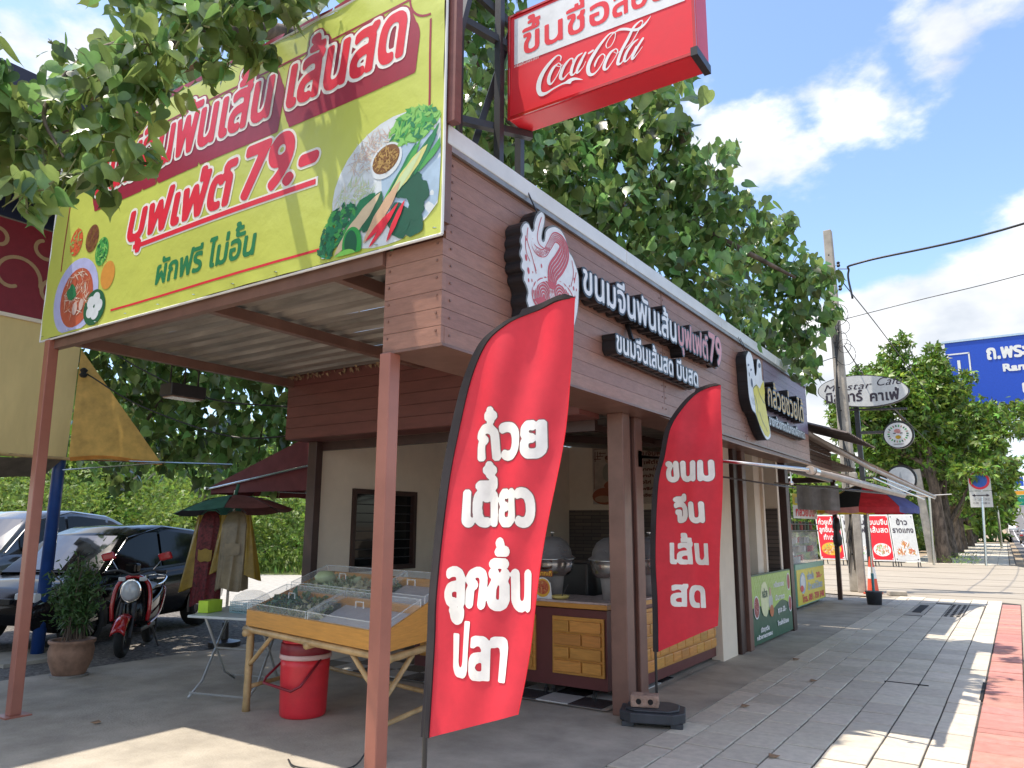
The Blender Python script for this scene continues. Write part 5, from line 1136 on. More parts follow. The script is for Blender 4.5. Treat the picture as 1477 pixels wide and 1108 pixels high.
def suv(name,label,loc,rz,paint_,group=None):
    t=thing(name,label,'car',loc,rz,group=group)
    L,Wd=4.3,1.78
    bot=[(-2.15,.34),(-1.75,.26),(1.7,.24),(2.0,.30),(2.15,.38)]; belt=[(-2.15,.80),(-2.08,1.0),(-1.5,1.02),(-.2,.96),(.95,.93),(1.6,.86),(1.95,.76),(2.15,.60)]
    itp,half=carbody(L,Wd,bot,belt,None,t,paint_)
    roof=[(-2.0,1.03),(-1.75,1.36),(-1.3,1.53),(-.5,1.60),(.1,1.57),(.5,1.45),(1.12,.95)]
    xs=np.linspace(-2.0,1.12,40); mb=MB(); V=[]; n=7
    for x in xs:
        zb=itp(belt,x)-.01; zr=max(zb+.005,itp(roof,x)); h=half(x)*.93; k_=(zr-zb)/.62; V+=[(x,-h,zb),(x,-h*(1-.20*k_)-.0,zr-.05*k_),(x,-h*(1-.30*k_),zr-.005),(x,0,zr+.01),(x,h*(1-.30*k_),zr-.005),(x,h*(1-.20*k_),zr-.05*k_),(x,h,zb)]
    F=[(i*n+k,i*n+k+1,(i+1)*n+k+1,(i+1)*n+k) for i in range(39) for k in range(n-1)]
    mb.add(V,F).build('cabin',paint_,t,smooth=True,local=True)
    # glazing slightly proud of the cabin
    for sg in (-1,1):
        for (a,b) in ((-1.62,-1.22),(-1.17,-.28),(-.22,.72)):
            mb=MB(); Q=[]
            for x in np.linspace(a,b,8):
                zb=itp(belt,x)+.03; zr=itp(roof,x)-.09; h=half(x)*.93; k_=(zr-itp(belt,x))/.62
                if zr<zb: zr=zb+.004
                Q+=[(x,sg*(h*(1-.01)+.012),zb),(x,sg*(h*(1-.20*k_*1.0)+.012),zr)]
            mb.add(Q,[(2*i,2*i+1,2*i+3,2*i+2) for i in range(7)]).build('side_window',dkglass,t,local=True)
        MB().obox((.62,sg*(Wd/2+.10),1.0),(.06,0,0),(0,.10,0),(0,0,.07)).build('door_mirror',paint_,t,local=True,bevel=.03)
        for x in (-.28,-1.2,.74):
            MB().bar((x,sg*(half(x)+.002),.34),(x,sg*(half(x)*.99+.004),.93),.008).build('door_gap',blackm,t,local=True)
        for x in (-.12,-1.05): MB().bar((x-.10,sg*(half(x)+.01),.82),(x+.08,sg*(half(x)+.01),.82),.03,.02).build('door_handle',chrome,t,local=True)
        MB().tube([(1.0,sg*half(1)*.94,.95),(.45,sg*half(.4)*.80,1.42),(-.4,sg*half(-.4)*.73,1.575),(-1.3,sg*half(-1.3)*.74,1.49),(-1.75,sg*half(-1.7)*.78,1.33)],.010,6).build('roof_rail',paint_,t,local=True)
        MB().obox((1.93,sg*.62,.70),(.14,-.05*sg,0),(0,.16,0),(0,0,.06)).build('headlight',flatc('headlight_glass',(.55,.57,.58),.08,spec=.8) if 'headlight_glass' not in MATS else MATS['headlight_glass'],t,local=True,bevel=.02)
        MB().obox((-2.09,sg*.68,.92),(.05,0,0),(0,.15,0),(0,0,.09)).build('tail_light',redgloss,t,local=True,bevel=.02)
        for x in (-1.29,1.31):
            m=MB(); k=16
            m.add([(x+.40*math.cos(math.pi*i/k*1.16-.25),sg*(half(x)+.006),.34+.40*math.sin(math.pi*i/k*1.16-.25)) for i in range(k+1)],[tuple(range(k+1))]).build('wheel_arch',blackm,t,local=True,fix=False)
            wheel(t,x,sg*(half(x)-.085),.335,.22,side=sg)
    mb=MB(); Q=[]
    for v in np.linspace(-1,1,9):
        for (x,z) in ((1.09,.975),(.56,1.435)): Q.append((x+.02-(.07 if z>1.2 else .10)*v*v,v*(.74 if z<1.2 else .58),z+.012))
    mb.add(Q,[(2*i,2*i+1,2*i+3,2*i+2) for i in range(8)]).build('windscreen',flatc('windscreen_glass',(.02,.025,.03),.03,spec=.9,coat=1) if 'windscreen_glass' not in MATS else MATS['windscreen_glass'],t,local=True)
    MB().obox((2.10,0,.60),(.04,0,0),(0,.42,0),(0,0,.09)).build('grille',blackm,t,local=True)
    MB().obox((2.14,0,.56),(.012,0,0),(0,.2,0),(0,0,.05)).build('number_plate',white,t,local=True)
    return t
hd=math.atan2(5.25-7.45,-10.15+11.02)
cxy=Vector((-10.58,6.35,0))+Vector((-.93,-.37,0))*.74
t=suv('parked_car','glossy black five-door car parked behind the scooter and plant',(cxy.x,cxy.y,-.02),hd,carblk,group='cars parked on the gravel'); t.scale=(.93,.93,.97)
t=suv('parked_car','dark pickup with silver roof trim parked furthest left',(-15.4,6.6,0),hd+.05,cardk,group='cars parked on the gravel'); t.scale=(1.15,1.05,1.12)
t=suv('distant_car','dark grey car driving away on the road near the ramp foot',(1.9-1.0,102,-.14),R(90),cardk,group='cars on the road')
for x,y,lb in ((1.3-2.2,175,'white car further up the ramp'),(-1.2,215,'silver car behind the white one on the ramp'),(.4-2.6,255,'small pale car near the top of the ramp'),(4.2-2,200,'pale grey car in the second lane of the ramp')):
    c_=copy_tree(t,None,loc=(x,y,ramp(y)-.14),label=lb)
    for ch in c_.children:
        if ch.name.split('.')[0] in('body','cabin'):
            ch.data=ch.data.copy(); ch.data.materials[0]=white if 'white' in lb else (MATS.get('silver_paint') or flatc('silver_paint',(.45,.46,.47),.3))
t=thing('tanker_truck','pale tanker lorry with an orange tail coming down the right lane','truck',(2.6,62,-.14))
MB().tube([(3.3,58,1.9),(3.3,58.2,1.9),(3.3,66,1.9)],[1.0,1.15,1.15],20).build('tank',flatc('pale_tank',(.6,.55,.47),.4),t,smooth=True)
MB().box(2.4,4.2,57.9,66,.75,.95).build('chassis',darksteel,t); MB().box(2.3,4.3,67,69,.7,2.7).build('cab',flatc('orange_paint',(.6,.2,.04),.4),t,bevel=.1); MB().box(2.35,4.25,57.7,57.9,.6,1.1).build('bumper',MATS['orange_paint'],t)
for yy in (59,60.3,68): 
    for xx in (2.5,4.1): MB().tube([(xx-.14,yy,.36),(xx+.14,yy,.36)],.5,16).build('wheel',tyre,t)

# scooter
def scooter(loc,rz):
    t=thing('scooter','red and black step-through scooter with round headlight on its stand','scooter',loc,rz)
    k=dict(local=True)
    for x in (.62,-.60): 
        n=24; r=.235; w=.055
        V=[(x+(r-.05+.05*math.cos(a))*math.cos(2*math.pi*i/n),w*math.sin(a),r+(r-.05+.05*math.cos(a))*math.sin(2*math.pi*i/n)) for i in range(n) for a in np.linspace(0,2*math.pi,8,endpoint=False)]
        o=MB().add(V,[(i*8+j,i*8+(j+1)%8,((i+1)%n)*8+(j+1)%8,((i+1)%n)*8+j) for i in range(n) for j in range(8)]).build('tyre',tyre,t,smooth=True,**k)
        m=MB()
        for q in range(5): a=q*1.2566; m.bar((x,0,r),(x+.16*math.cos(a),0,r+.16*math.sin(a)),.03,.03,up=(0,1,0))
        m.build('rim',steel,o,**k)
    MB().grid(lambda a,b:(.62+.275*math.cos(R(20+130*a))*(1-.0*b),(b-.5)*.16,.235+.275*math.sin(R(20+130*a))-.05*(2*b-1)**2),12,6).build('front_fender',redgloss,t,smooth=True,solid=.004,**k)
    for s_ in (-1,1): MB().tube([(.62,s_*.075,.235),(.50,s_*.075,.62)],.018,8).build('fork',darksteel,t,**k)
    # leg shield
    MB().grid(lambda a,b:(.46-.08*(2*a-1)**2-.15*b+.06*math.sin(b*3.1),(a-.5)*(.40-.10*b),.36+.55*b),10,10).build('leg_shield',carblk,t,smooth=True,solid=.02,**k)
    MB().tube(crom([(.40,-.20,.40),(.40,-.215,.60),(.37,-.17,.84),(.36,0,.93),(.37,.17,.84),(.40,.215,.60),(.40,.20,.40)],6),.026,8).build('shield_edge',redgloss,t,smooth=True,**k)
    MB().lathe([(.0,-.02),(.10,0),(.115,.06),(.10,.12),(.0,.14)],20,(0,0,0)).build  
    h=MB(); n=24
    V=[];
    for d,rr in ((0,.125),(.05,.12),(.075,.085),(.08,0.001)): V+=[(.46+d,rr*math.cos(2*math.pi*i/n)*.85,.76+rr*math.sin(2*math.pi*i/n)) for i in range(n)]
    h.add(V,[(j*n+i,j*n+(i+1)%n,(j+1)*n+(i+1)%n,(j+1)*n+i) for j in range(3) for i in range(n)]).build('headlight',MATS['headlight_glass'],t,smooth=True,**k)
    MB().tube([(.465,.11*math.cos(a),.76+.13*math.sin(a)) for a in np.linspace(0,6.283,25)],.012,6).build('headlight_ring',chrome,t,**k)
    MB().tube(crom([(.33,-.34,.98),(.36,-.18,1.0),(.40,0,.95),(.36,.18,1.0),(.33,.34,.98)],5),.014,8).build('handlebar',darksteel,t,smooth=True,**k)
    for s_ in (-1,1):
        MB().tube([(.33,s_*.24,.985),(.32,s_*.36,.975)],.022,8).build('grip',blackm,t,**k)
        MB().tube([(.36,s_*.2,1.0),(.33,s_*.30,1.14)],.007,6).build('mirror_stem',chrome,t,**k)
        MB().obox((.33,s_*.33,1.17),(.02,0,0),(0,.075,.02),(0,-.02,.045)).build('mirror',redgloss,t,bevel=.02,**k)
        MB().obox((.44,s_*.12,.90),(.02,0,0),(0,.04,0),(0,0,.025)).build('indicator',MATS['headlight_glass'],t,bevel=.01,**k)
        MB().grid(lambda a,b,s_=s_:(.30-1.0*a,s_*(.10+.07*math.sin(a*3.1)),.30+.30*a**.6+(.18-.02*a)*b),12,4).build('side_panel',carblk,t,smooth=True,solid=.01,**k)
        MB().tube(crom([(.2,s_*.17,.33),(-.2,s_*.19,.42),(-.55,s_*.17,.68),(-.70,s_*.1,.74)],5),.015,6).build('side_trim',redgloss,t,smooth=True,**k)
        MB().tube(crom([(-.25,s_*.13,.78),(-.5,s_*.15,.80),(-.75,s_*.13,.86),(-.78,0,.88)],5),.012,6).build('grab_rail',chrome,t,smooth=True,**k)
    MB().grid(lambda a,b:(.05-.78*a,(b-.5)*.26*(1-.3*a),.76+.03*math.sin(a*4)-.05*(2*b-1)**2),14,8).build('seat',blackm,t,smooth=True,solid=.07,**k)
    MB().box(-.35,.36,-.13,.13,.26,.31).build('floor_board',blackm,t,bevel=.01,**k); MB().box(-.66,.02,-.10,.10,.31,.72).build('engine_cover',blackm,t,bevel=.05,**k)
    MB().tube([(-.15,.14,.26),(-.22,.22,.01)],.012,6).build('side_stand',darksteel,t,**k); MB().tube([(-.2,-.13,.24),(-.75,-.15,.34)],[.03,.05],10).build('exhaust',darksteel,t,**k)
    return t
s_=scooter((-9.48,5.60,-.02),math.atan2(-.70,.72))

# ============================================================ NEIGHBOUR STALL (left)
t=thing('neighbour_stall','next-door stall with a blue pillar, maroon swirl sign and yellow tarpaulin','stall',(-10.2,3,0))
MB().tube([(-9.98,4.66,0),(-9.98,4.66,5.5)],.072,16).build('pillar',mat('blue_paint',(.015,.06,.24),.35,var=.1,dirt=.2),t,smooth=True)
sw_=flatc('maroon_swirl_panel',(.22,.008,.02),.5)
MB().box(-9.66,-9.60,-2.5,4.52,3.98,5.10).build('sign_board',sw_,t)
MB().box(-9.67,-9.59,-2.5,4.53,3.93,3.975).build('board_edge',cream,t)
NP=Plane((-9.6,0,0),(0,1,0),(0,0,1),(1,0,0)); P_=Paint(2.2,4.54,3.97,5.1,.012)
def spiral(cx_,cz_,r_,turn,a0,sg=1): P_.stroke([(cx_+r_*(1-.62*k/14)*math.cos(a0+sg*turn*k/14),cz_+r_*(1-.62*k/14)*math.sin(a0+sg*turn*k/14),.022) for k in range(15)],n=4)
for (a,b,c,d,e,g) in ((3.72,4.42,.30,5.2,R(-10),1),(4.18,4.32,.17,4.6,R(120),1),(3.5,4.82,.18,4.6,R(200),-1),(4.02,4.88,.20,4.6,R(20),-1),(4.32,4.02,.22,4.2,R(60),1),(3.2,4.2,.24,5,R(100),1),(2.8,4.7,.25,5,R(0),1),(4.35,4.72,.16,4.4,R(90),1)): spiral(a,b,c,d,e,g)
mb=MB(); P_.mesh(mb,lambda p,q:NP.p(p,q,.006)); mb.build('gold_swirls',flatc('swirl_gold',(.42,.26,.13),.5),t,fix=False)
MB().grid(lambda a,b:(-9.62+.03*math.sin(a*30)*b+.02*math.sin(a*70+b*3)*b,-2.5+7.08*a,3.95-1.62*b),90,12).build('tarpaulin',tarpm,t,smooth=True,fix=False)
MB().tube([(-9.62,-2.5,2.33),(-9.62,4.6,2.33)],.02,8).build('tarpaulin_bar',bamboo,t)
def fl(a,b):
    A,B_,Cc=Vector((-9.64,4.60,3.72)),Vector((-9.64,4.60,2.35)),Vector((-9.42,5.66,2.40)); p=A+(B_-A)*b; q=A+(Cc-A)*b; r_=p+(q-p)*a; return (r_.x+.05*math.sin(a*3.1)*b,r_.y,r_.z+.03*math.sin(a*5)*b)
MB().grid(fl,14,14).build('tarpaulin_flap',mat('orange_yellow_tarp',(.62,.38,.10),.5,dirt=.2,trans=.3),t,smooth=True,fix=False)
MB().grid(lambda a,b:(lambda p:(p[0]+.06*b,p[1],p[2]-.05*b))(fl(a,1)),14,1).build('flap_hem',mat('orange_tarp',(.62,.25,.05),.5,trans=.3),t,fix=False)
MB().grid(lambda a,b:(-9.66-.5*b,-2.5+7.05*a,2.32-.22*b+.02*math.sin(a*40)),60,3).build('rolled_tarp',mat('grey_tarp',(.20,.17,.13),.7),t,smooth=True,fix=False)
MB().tube([(-9.7,4.62,2.33),(-8.9,6.4,2.36)],.012,6).tube([(-9.75,4.6,2.2),(-9.2,5.6,2.34)],.01,6).build('support_rod',steel,t)
MB().box(-14.5,-7.55,-2.4,4.36,5.76,5.82).build('roof_deck',mat('soffit_brown',(.14,.105,.09),.7,stretch=(3,.3,1)),t)
for k in range(14): MB().box(-14.4+k*.5,-14.32+k*.5,-2.3,4.3,5.68,5.76).build('rafter',MATS['soffit_brown'],t)
nav=flatc('navy_beam',(.012,.016,.05),.4)
MB().box(-14.5,-7.5,4.3,4.44,5.5,5.84).build('eaves_beam',nav,t); MB().box(-9.75,-9.6,-2.4,4.5,5.12,5.42).build('beam',nav,t); MB().box(-7.62,-7.5,-2.4,4.3,5.6,5.84).build('eaves_beam',nav,t)
MB().box(-14,-9.7,-2.2,-2.1,0,5.6).build('rear_wall',cream,t); MB().box(-9.9,-9.75,-2.3,-2.2,0,5.6).build('corner_post',nav,t)
for z in (3.8,3.35): MB().lathe([(.03,0),(.05,.03),(.03,.06),(.05,.09),(.02,.12)],10,(-9.55,4.62,z)).build('insulator',blackm,t)
def cable(pts,r,label,m=blackm,nm='cable'): return top(MB().tube(crom(pts,10),r,6).build(nm,m,smooth=True),label,'cable')
cable([(-9.55,4.66,3.86),(-9.0,5.1,3.45),(-8.3,5.6,3.1),(-7.2,5.9,2.95)],.010,'upper black cable sagging from the stall pillar to the shop')
cable([(-9.55,4.66,3.40),(-9.0,5.1,3.0),(-8.0,5.7,2.62),(-7.0,5.95,2.60)],.010,'lower black cable sagging from the stall pillar to the shop')
# dark red awning behind
t=thing('rear_awning','dark red cloth awning on the far side wall of the shop','awning',(-8,7.5,2.4))
dra=mat('dark_red_awning',(.13,.018,.02),.7,trans=.1)
MB().grid(lambda a,b:(-6.88-2.6*b,6.5+4.3*a,2.86-.78*b-.03*math.sin(math.pi*b)),20,8).build('cloth',dra,t,smooth=True,fix=False)
MB().grid(lambda a,b:(-9.48,6.5+4.3*a,2.08-.12*b+.01*math.sin(a*40)),30,1).build('valance',dra,t,fix=False)
MB().add([(-6.88,6.5,2.86),(-9.48,6.5,2.08),(-9.48,6.5,1.98),(-6.88,6.5,1.98)],[(0,1,2,3)]).build('side_cheek',dra,t,fix=False)
MB().tube([(-6.9,6.46,2.35),(-9.48,6.46,2.04)],.018,8).tube([(-9.48,6.4,2.05),(-9.48,10.8,2.05)],.02,8).build('awning_bar',steel,t)

# ============================================================ STREET BEYOND THE SHOP
tan=mat('tan_awning_cloth',(.36,.28,.22),.7,var=.1,dirt=.3,trans=.12); tantube=mat('tan_tube',(.42,.35,.29),.4,var=.1,dirt=.3)
t=thing('retractable_awning','long tan retractable awning reaching out over the pavement','awning',(-2,9,2.2))
MB().tube([(-1.30,6.12,1.985),(-1.30,8.0,1.99),(-1.30,11.9,2.0)],[.024,.034,.038],14).build('front_tube',tantube,t,smooth=True)
MB().tube([(-1.30,6.10,1.985),(-1.30,6.16,1.985)],.034,14).build('tube_cap',tantube,t); MB().tube([(-1.30,6.22,1.985),(-1.30,6.36,1.985)],.032,14).build('tube_clamp',steel,t)
MB().grid(lambda a,b:(-2.60+1.30*a,6.28+5.6*b,2.535-.50*a-.03*math.sin(math.pi*a)),10,20).build('cloth',tan,t,smooth=True,fix=False)
MB().tube([(-2.88,6.45,2.19),(-2.1,6.3,2.11),(-1.30,6.10,1.985)],.016,8).build('folding_arm',steel,t,smooth=True)
MB().tube([(-2.99,11.6,2.2),(-1.30,11.8,2.0)],.016,8).build('folding_arm',steel,t); MB().tube([(-2.96,7.0,2.14),(-2.7,11.6,2.12)],.012,6).build('torsion_bar',dkbrown,t)
MB().box(-2.90,-2.85,6.36,6.46,2.09,2.24).build('bracket',brownst,t); MB().tube([(-1.45,6.13,1.98),(-1.45,6.13,1.90)],.006,6).lathe([(.012,0),(.022,.015),(.012,.03)],8,(-1.45,6.13,1.875)).build('crank_ring',steel,t)
t=thing('second_awning','tan awning on a sloping pole at the far end of the shop','awning',(-2,14.5,2.6))
MB().tube([(-2.66,12.5,3.04),(-2.15,14.9,2.62),(-1.42,18.4,2.20)],.036,12).build('front_tube',tantube,t,smooth=True)
MB().grid(lambda a,b:(-3.2+(.54+1.24*b)*a,12.5+5.8*b,3.12-(.06+.82*b)*a+.04*(1-a)*b),8,16).build('cloth',tan,t,smooth=True,fix=False)
MB().tube([(-2.0,15.0,2.45),(-1.42,18.4,2.16)],.013,6).tube([(-1.9,13.5,2.35),(-1.55,17.6,2.12)],.013,6).tube([(-3.1,17.9,2.4),(-1.42,18.4,2.2)],.02,8).build('rod',steel,t)
for y in (14.9,16.7): MB().tube([(-2.1,y,2.5),(-2.0,y,2.62),(-2.12,y+.05,2.3)],.006,5).build('tie_wire',steel,t)
t=thing('next_shop','open wooden shop with slatted parapet past the end of the plank fascia','shop',(-3.6,15,0))
for k in range(6): MB().box(-2.86,-2.83,12.6,15.2,2.62+.085*k,2.69+.085*k).build('slat',mat('old_timber',(.10,.065,.05),.8,rnd=.2,stretch=(1,1,6)),t)
mb=MB()
for k in range(20): y=12.4+k*.14; mb.add([(-3.6,y,3.5),(-2.05,y,2.98),(-2.05,y+.07,3.01),(-3.6,y+.07,3.53)],[(0,1,2,3)]).add([(-3.6,y+.07,3.53),(-2.05,y+.07,3.01),(-2.05,y+.14,2.98),(-3.6,y+.14,3.5)],[(0,1,2,3)])
mb.build('corrugated_eaves',mat('rusty_sheet',(.13,.10,.085),.7,var=.3,vs=6),t,fix=False)
for p in ((-3.38,18.0),(-7.0,18.0),(-7.0,12.9)): MB().bar((p[0],p[1],0),(p[0]+.02,p[1],2.7),.09).build('post',dkbrown,t)
MB().box(-7.2,-2.9,12.55,18.2,2.78,2.84).build('roof',MATS['rusty_sheet'],t); MB().bar((-3.38,12.6,2.6),(-3.38,18.1,2.6),.08,.12).build('beam',dkbrown,t); MB().bar((-7,18.0,2.6),(-3.3,18.0,2.6),.08,.12).build('beam',dkbrown,t)
MB().grid(lambda a,b:(-3.5+.02*math.sin(a*9),14.6+.02+3.0*a*0+.0, 2.4)[0:0] or (-3.46+.75*a,15.0+.03*math.sin(a*14),2.34-.46*b-.03*a),16,4).build('grey_cloth_blind',mat('grey_blind',(.24,.21,.19),.7),t,fix=False)
o=MB().lathe([(.02,0),(.09,.06),(.10,.2),(.05,.34),(.09,.42),(.07,.6),(.02,.66)],12,(-3.33,17.9,1.12)).build('hanging_bag',blackm,smooth=True); top(o,'black bundles hanging on the dark post of the next shop','bag')
def board(name,label,cat,Pl,u0,u1,v0,v1,base,items,loc,edge=.0,th=.02,skew=0,frame=None):
    t=thing(name,label,cat,loc); return t
# snack cart
t=thing('snack_cart','small food cart with a yellow price board and glass case at the next shop','cart',(-3.7,15.6,0))
MB().box(-4.3,-3.66,15.1,17.6,.14,.78).build('body',blackm,t)
CA=Vector((-3.60,15.15,0)); CB=Vector((-3.62,18.0,0))
MB().box(-3.655,-3.60,15.1,17.6,.06,.84).build('green_frame',flatc('mint_frame',(.20,.42,.30),.4),t)
KP=Plane((-3.595,0,0),(0,1,0),(0,0,1),(1,0,0))
mb=MB(); mb.use(flatc('cart_yellow',(.75,.62,.06),.4)); mb.add([KP.p(15.14,.08),KP.p(17.56,.08),KP.p(17.56,.74),KP.p(15.14,.74)],[(0,1,2,3)]); mb.use(M_bl); ellipse(mb,KP,15.6,.48,.24,.20,.003); mb.use(white); ellipse(mb,KP,15.6,.5,.16,.14,.004); mb.use(red_); ellipse(mb,KP,15.5,.38,.14,.06,.005)
mb.use(M_bl); text('กล้วยปั่น',16.0,.52,.55,.09,.012,res=12).mesh(mb,lambda a,b:KP.p(a,b,.004)); mb.use(red_); text('20.-',16.8,.52,.5,.1,.012,res=12).mesh(mb,lambda a,b:KP.p(a,b,.004)); mb.use(M_bl); text('น้ำผลไม้สด',16.0,.32,1.3,.09,.012,res=12).mesh(mb,lambda a,b:KP.p(a,b,.004)); mb.use(red_); text('โทร. 081 759 348',15.5,.12,1.9,.09,.012,res=12).mesh(mb,lambda a,b:KP.p(a,b,.004)); mb.build('price_board',None,t,fix=False)
MB().box(-4.25,-3.68,15.2,17.5,.84,1.45).build('glass_case',glassm('cart_glass',(.75,.78,.78),.1,.35),t)
mb=MB(); 
for k in range(60): 
    mb.use(random.choice((mat('snack_bag_white',(.6,.58,.54),.4),mat('snack_bag_tan',(.4,.3,.2),.5),redsign,white))); c=(random.uniform(-4.2,-3.75),random.uniform(15.3,17.4),random.choice((.9,1.1,1.28))); mb.obox(c,(.05,0,.01),(0,.06,0),(0,.01,.06))
mb.build('snack_packs',None,t,kind='stuff')
MB().box(-4.3,-3.65,15.1,17.6,1.46,1.49).box(-4.3,-3.65,15.1,17.6,1.60,1.62).build('shelf',darksteel,t)
for k in range(16): MB().lathe([(.04,0),(.04,.12),(.02,.15),(.02,.18)],8,(-3.75-.12*(k%2),15.25+.145*k,1.49)).build('bottle',flatc(('bottle_green','bottle_dark','bottle_red')[k%3],((.02,.10,.04),(.05,.02,.01),(.4,.03,.03))[k%3],.2) if ('bottle_green','bottle_dark','bottle_red')[k%3] not in MATS else MATS[('bottle_green','bottle_dark','bottle_red')[k%3]],t)
mb=MB(); mb.use(MATS['cart_yellow']); mb.add([KP.p(15.2,1.98),KP.p(17.3,1.98),KP.p(17.3,2.2),KP.p(15.2,2.2)],[(0,1,2,3)]); mb.use(white); mb.add([KP.p(15.2,1.72),KP.p(17.3,1.72),KP.p(17.3,1.975),KP.p(15.2,1.975)],[(0,1,2,3)]); mb.use(M_bl); text('แตกต่างไม่',15.4,2.02,1.7,.1,.012,res=12).mesh(mb,lambda a,b:KP.p(a,b,.004)); mb.use(red_); text('กล้วยปั่น',15.4,1.77,1.6,.12,.016,res=12).mesh(mb,lambda a,b:KP.p(a,b,.004)); mb.build('header_board',None,t,fix=False)
for y in (15.25,17.3): MB().tube([(-3.66,y,1.6),(-3.66,y,2.2)],.015,6).build('header_post',darksteel,t)
for y in (15.4,17.3):
    for x in (-3.72,-4.2): MB().tube([(x-.02,y,.075),(x+.02,y,.075)],.075,14).build('castor',blackm,t)
# parasol with bucket
t=thing('market_parasol','big striped parasol in black, red, yellow and blue over the pavement','umbrella',(-2.60,17.3,0))
ub=flatc('cloth_black',(.015,.02,.02),.8); ur=mat('cloth_red',(.50,.02,.03),.7,trans=.3); uy=mat('cloth_yellow',(.60,.38,.03),.7,trans=.3); ubl=mat('cloth_blue',(.10,.12,.32),.7,trans=.3); upk=mat('cloth_pink',(.62,.30,.28),.7,trans=.3)
umbrella(t,(-2.60,17.3),.98,2.46,[ubl,ur,uy,ur,uy,ub,ur,ubl],8,drop=.50,valance=.11,vm=[ubl,ur,uy,upk,uy,upk,ur,ubl])
MB().tube([(-2.60,17.3,.05),(-2.60,17.3,2.45)],.017,10).build('pole',steel,t); MB().tube([(-2.60,17.3,.2),(-2.60,17.3,.62)],.028,10).build('pole_socket',flatc('teal_tube',(.05,.25,.28),.4),t)
t=thing('parasol_bucket','black bucket filled with cement holding the striped parasol','bucket',(-2.60,17.3,0))
MB().lathe([(.135,0),(.158,.24),(.165,.245),(.165,.265),(.15,.265)],24,(-2.60,17.3,0)).build('bucket',grey_,t,smooth=True); MB().lathe([(.15,0),(.15,.01)],24,(-2.60,17.3,.245)).build('cement',slabm,t)
t=thing('traffic_cone','worn orange traffic cone beside the concrete pole','cone',(-3.03,20.1,0))
mb=MB(); mb.use(flatc('cone_orange',(.70,.09,.04),.5)); mb.lathe([(.19,.03),(.13,.03),(.10,.35)],16,(-3.03,20.1,0)); mb.lathe([(.072,.62),(.035,.86),(.02,.86)],16,(-3.03,20.1,0)); mb.use(white); mb.lathe([(.101,.35),(.073,.62)],16,(-3.03,20.1,0)); mb.build('cone_body',None,t); MB().box(-3.22,-2.84,19.91,20.29,0,.03).build('base',MATS['cone_orange'],t)
o=MB().obox((-2.5,19.9,.05),(.18,.06,0),(-.05,.14,0),(0,0,.05)).build('kerb_block',conc,bevel=.015); top(o,'loose concrete block lying behind the black bucket','block')
# utility pole
t=thing('utility_pole','leaning concrete utility pole wound with cables','utility pole',(-3.5,20.6,0))
def pole(x,y,h,w0,w1,name='pole',lean=(0,0)):
    MB().add([(x-w0,y-w0,0),(x+w0,y-w0,0),(x+w0,y+w0,0),(x-w0,y+w0,0),(x-w1+lean[0],y-w1+lean[1],h),(x+w1+lean[0],y-w1+lean[1],h),(x+w1+lean[0],y+w1+lean[1],h),(x-w1+lean[0],y+w1+lean[1],h)],[(3,2,1,0),(4,5,6,7),(0,1,5,4),(1,2,6,5),(2,3,7,6),(3,0,4,7)]).build(name,conc,t,bevel=.02)
pole(-3.44,20.6,9.45,.17,.10,lean=(-.06,0)); MB().box(-3.40,-3.22,20.28,20.42,0,2.9).build('stub_post',conc,t,bevel=.015)
for k in range(14):
    z=.9+k*.6; MB().tube([(-3.5,20.42,z),(-3.47,20.42,z)],.02,6).build('bolt_hole',MATS['hole'],t)
for k in range(7):
    a=random.uniform(-.12,.12); MB().tube(crom([(-3.5+a,20.42,.4+random.uniform(0,1)),(-3.44-a,20.40,2.6),(-3.52+a*.5,20.42,4.6),(-3.48-a,20.44,6.3+random.uniform(0,.6))],6),.010,5).build('cable_run',blackm,t)
for z in (8.35,8.05,7.7): MB().lathe([(.03,0),(.05,.04),(.03,.08),(.05,.12),(.02,.15)],10,(-3.28,20.5,z)).build('insulator',blackm,t)
for k in range(5):
    c=(-3.45+random.uniform(-.15,.2),20.4,6.2+random.uniform(-.5,.9)); r_=random.uniform(.1,.25); MB().tube([(c[0]+r_*math.cos(a),c[1],c[2]+r_*math.sin(a)*1.2) for a in np.linspace(0,6.2,16)],.008,5).build('cable_coil',blackm,t)
MB().box(-3.85,-3.65,20.35,20.5,6.55,6.72).build('junction_box',blackm,t)
cable([(-2.99,20.4,7.4),(-3.03,20.4,8.15),(-2.6,20.2,8.28),(.8,19.9,8.42),(6,19.5,9.4)],.028,'thick twisted power cable leaving the top of the concrete pole')
cable([(-3.3,20.5,8.3),(-3.03,20.4,8.22)],.012,'short jumper wire at the pole top insulator')
cable([(-3.3,20.5,6.9),(-1.5,20.2,7.05),(.8,20.1,7.3),(6,19.6,8)],.010,'thin wire crossing the clouds from the concrete pole')
cable([(-3.2,20.5,7.9),(-2.8,24,7.3),(-2.4,30,6.6),(-2.2,39,6.2)],.014,'drooping wire from the concrete pole into the first street tree')
cable([(-3.3,20.5,6.2),(-3.0,23,5.4),(-2.7,28,5.0),(-2.6,38,4.9)],.016,'black service cable running down behind the oval sign')
cable([(-3.5,20.4,6.5),(-4.6,19,6.9),(-5.6,16,7.2),(-6,12,7.4)],.012,'wire from the concrete pole back over the shop roof')
cable([(-3.5,20.4,5.9),(-4.4,19.2,5.5),(-5.6,16,5.4),(-6.2,12.6,5.2)],.010,'lower wire from the concrete pole back over the shop roof')
cable([(-.9,60,9.2),(-.9,20,9.4),(-.9,-20,10)],.0,'x') if False else None
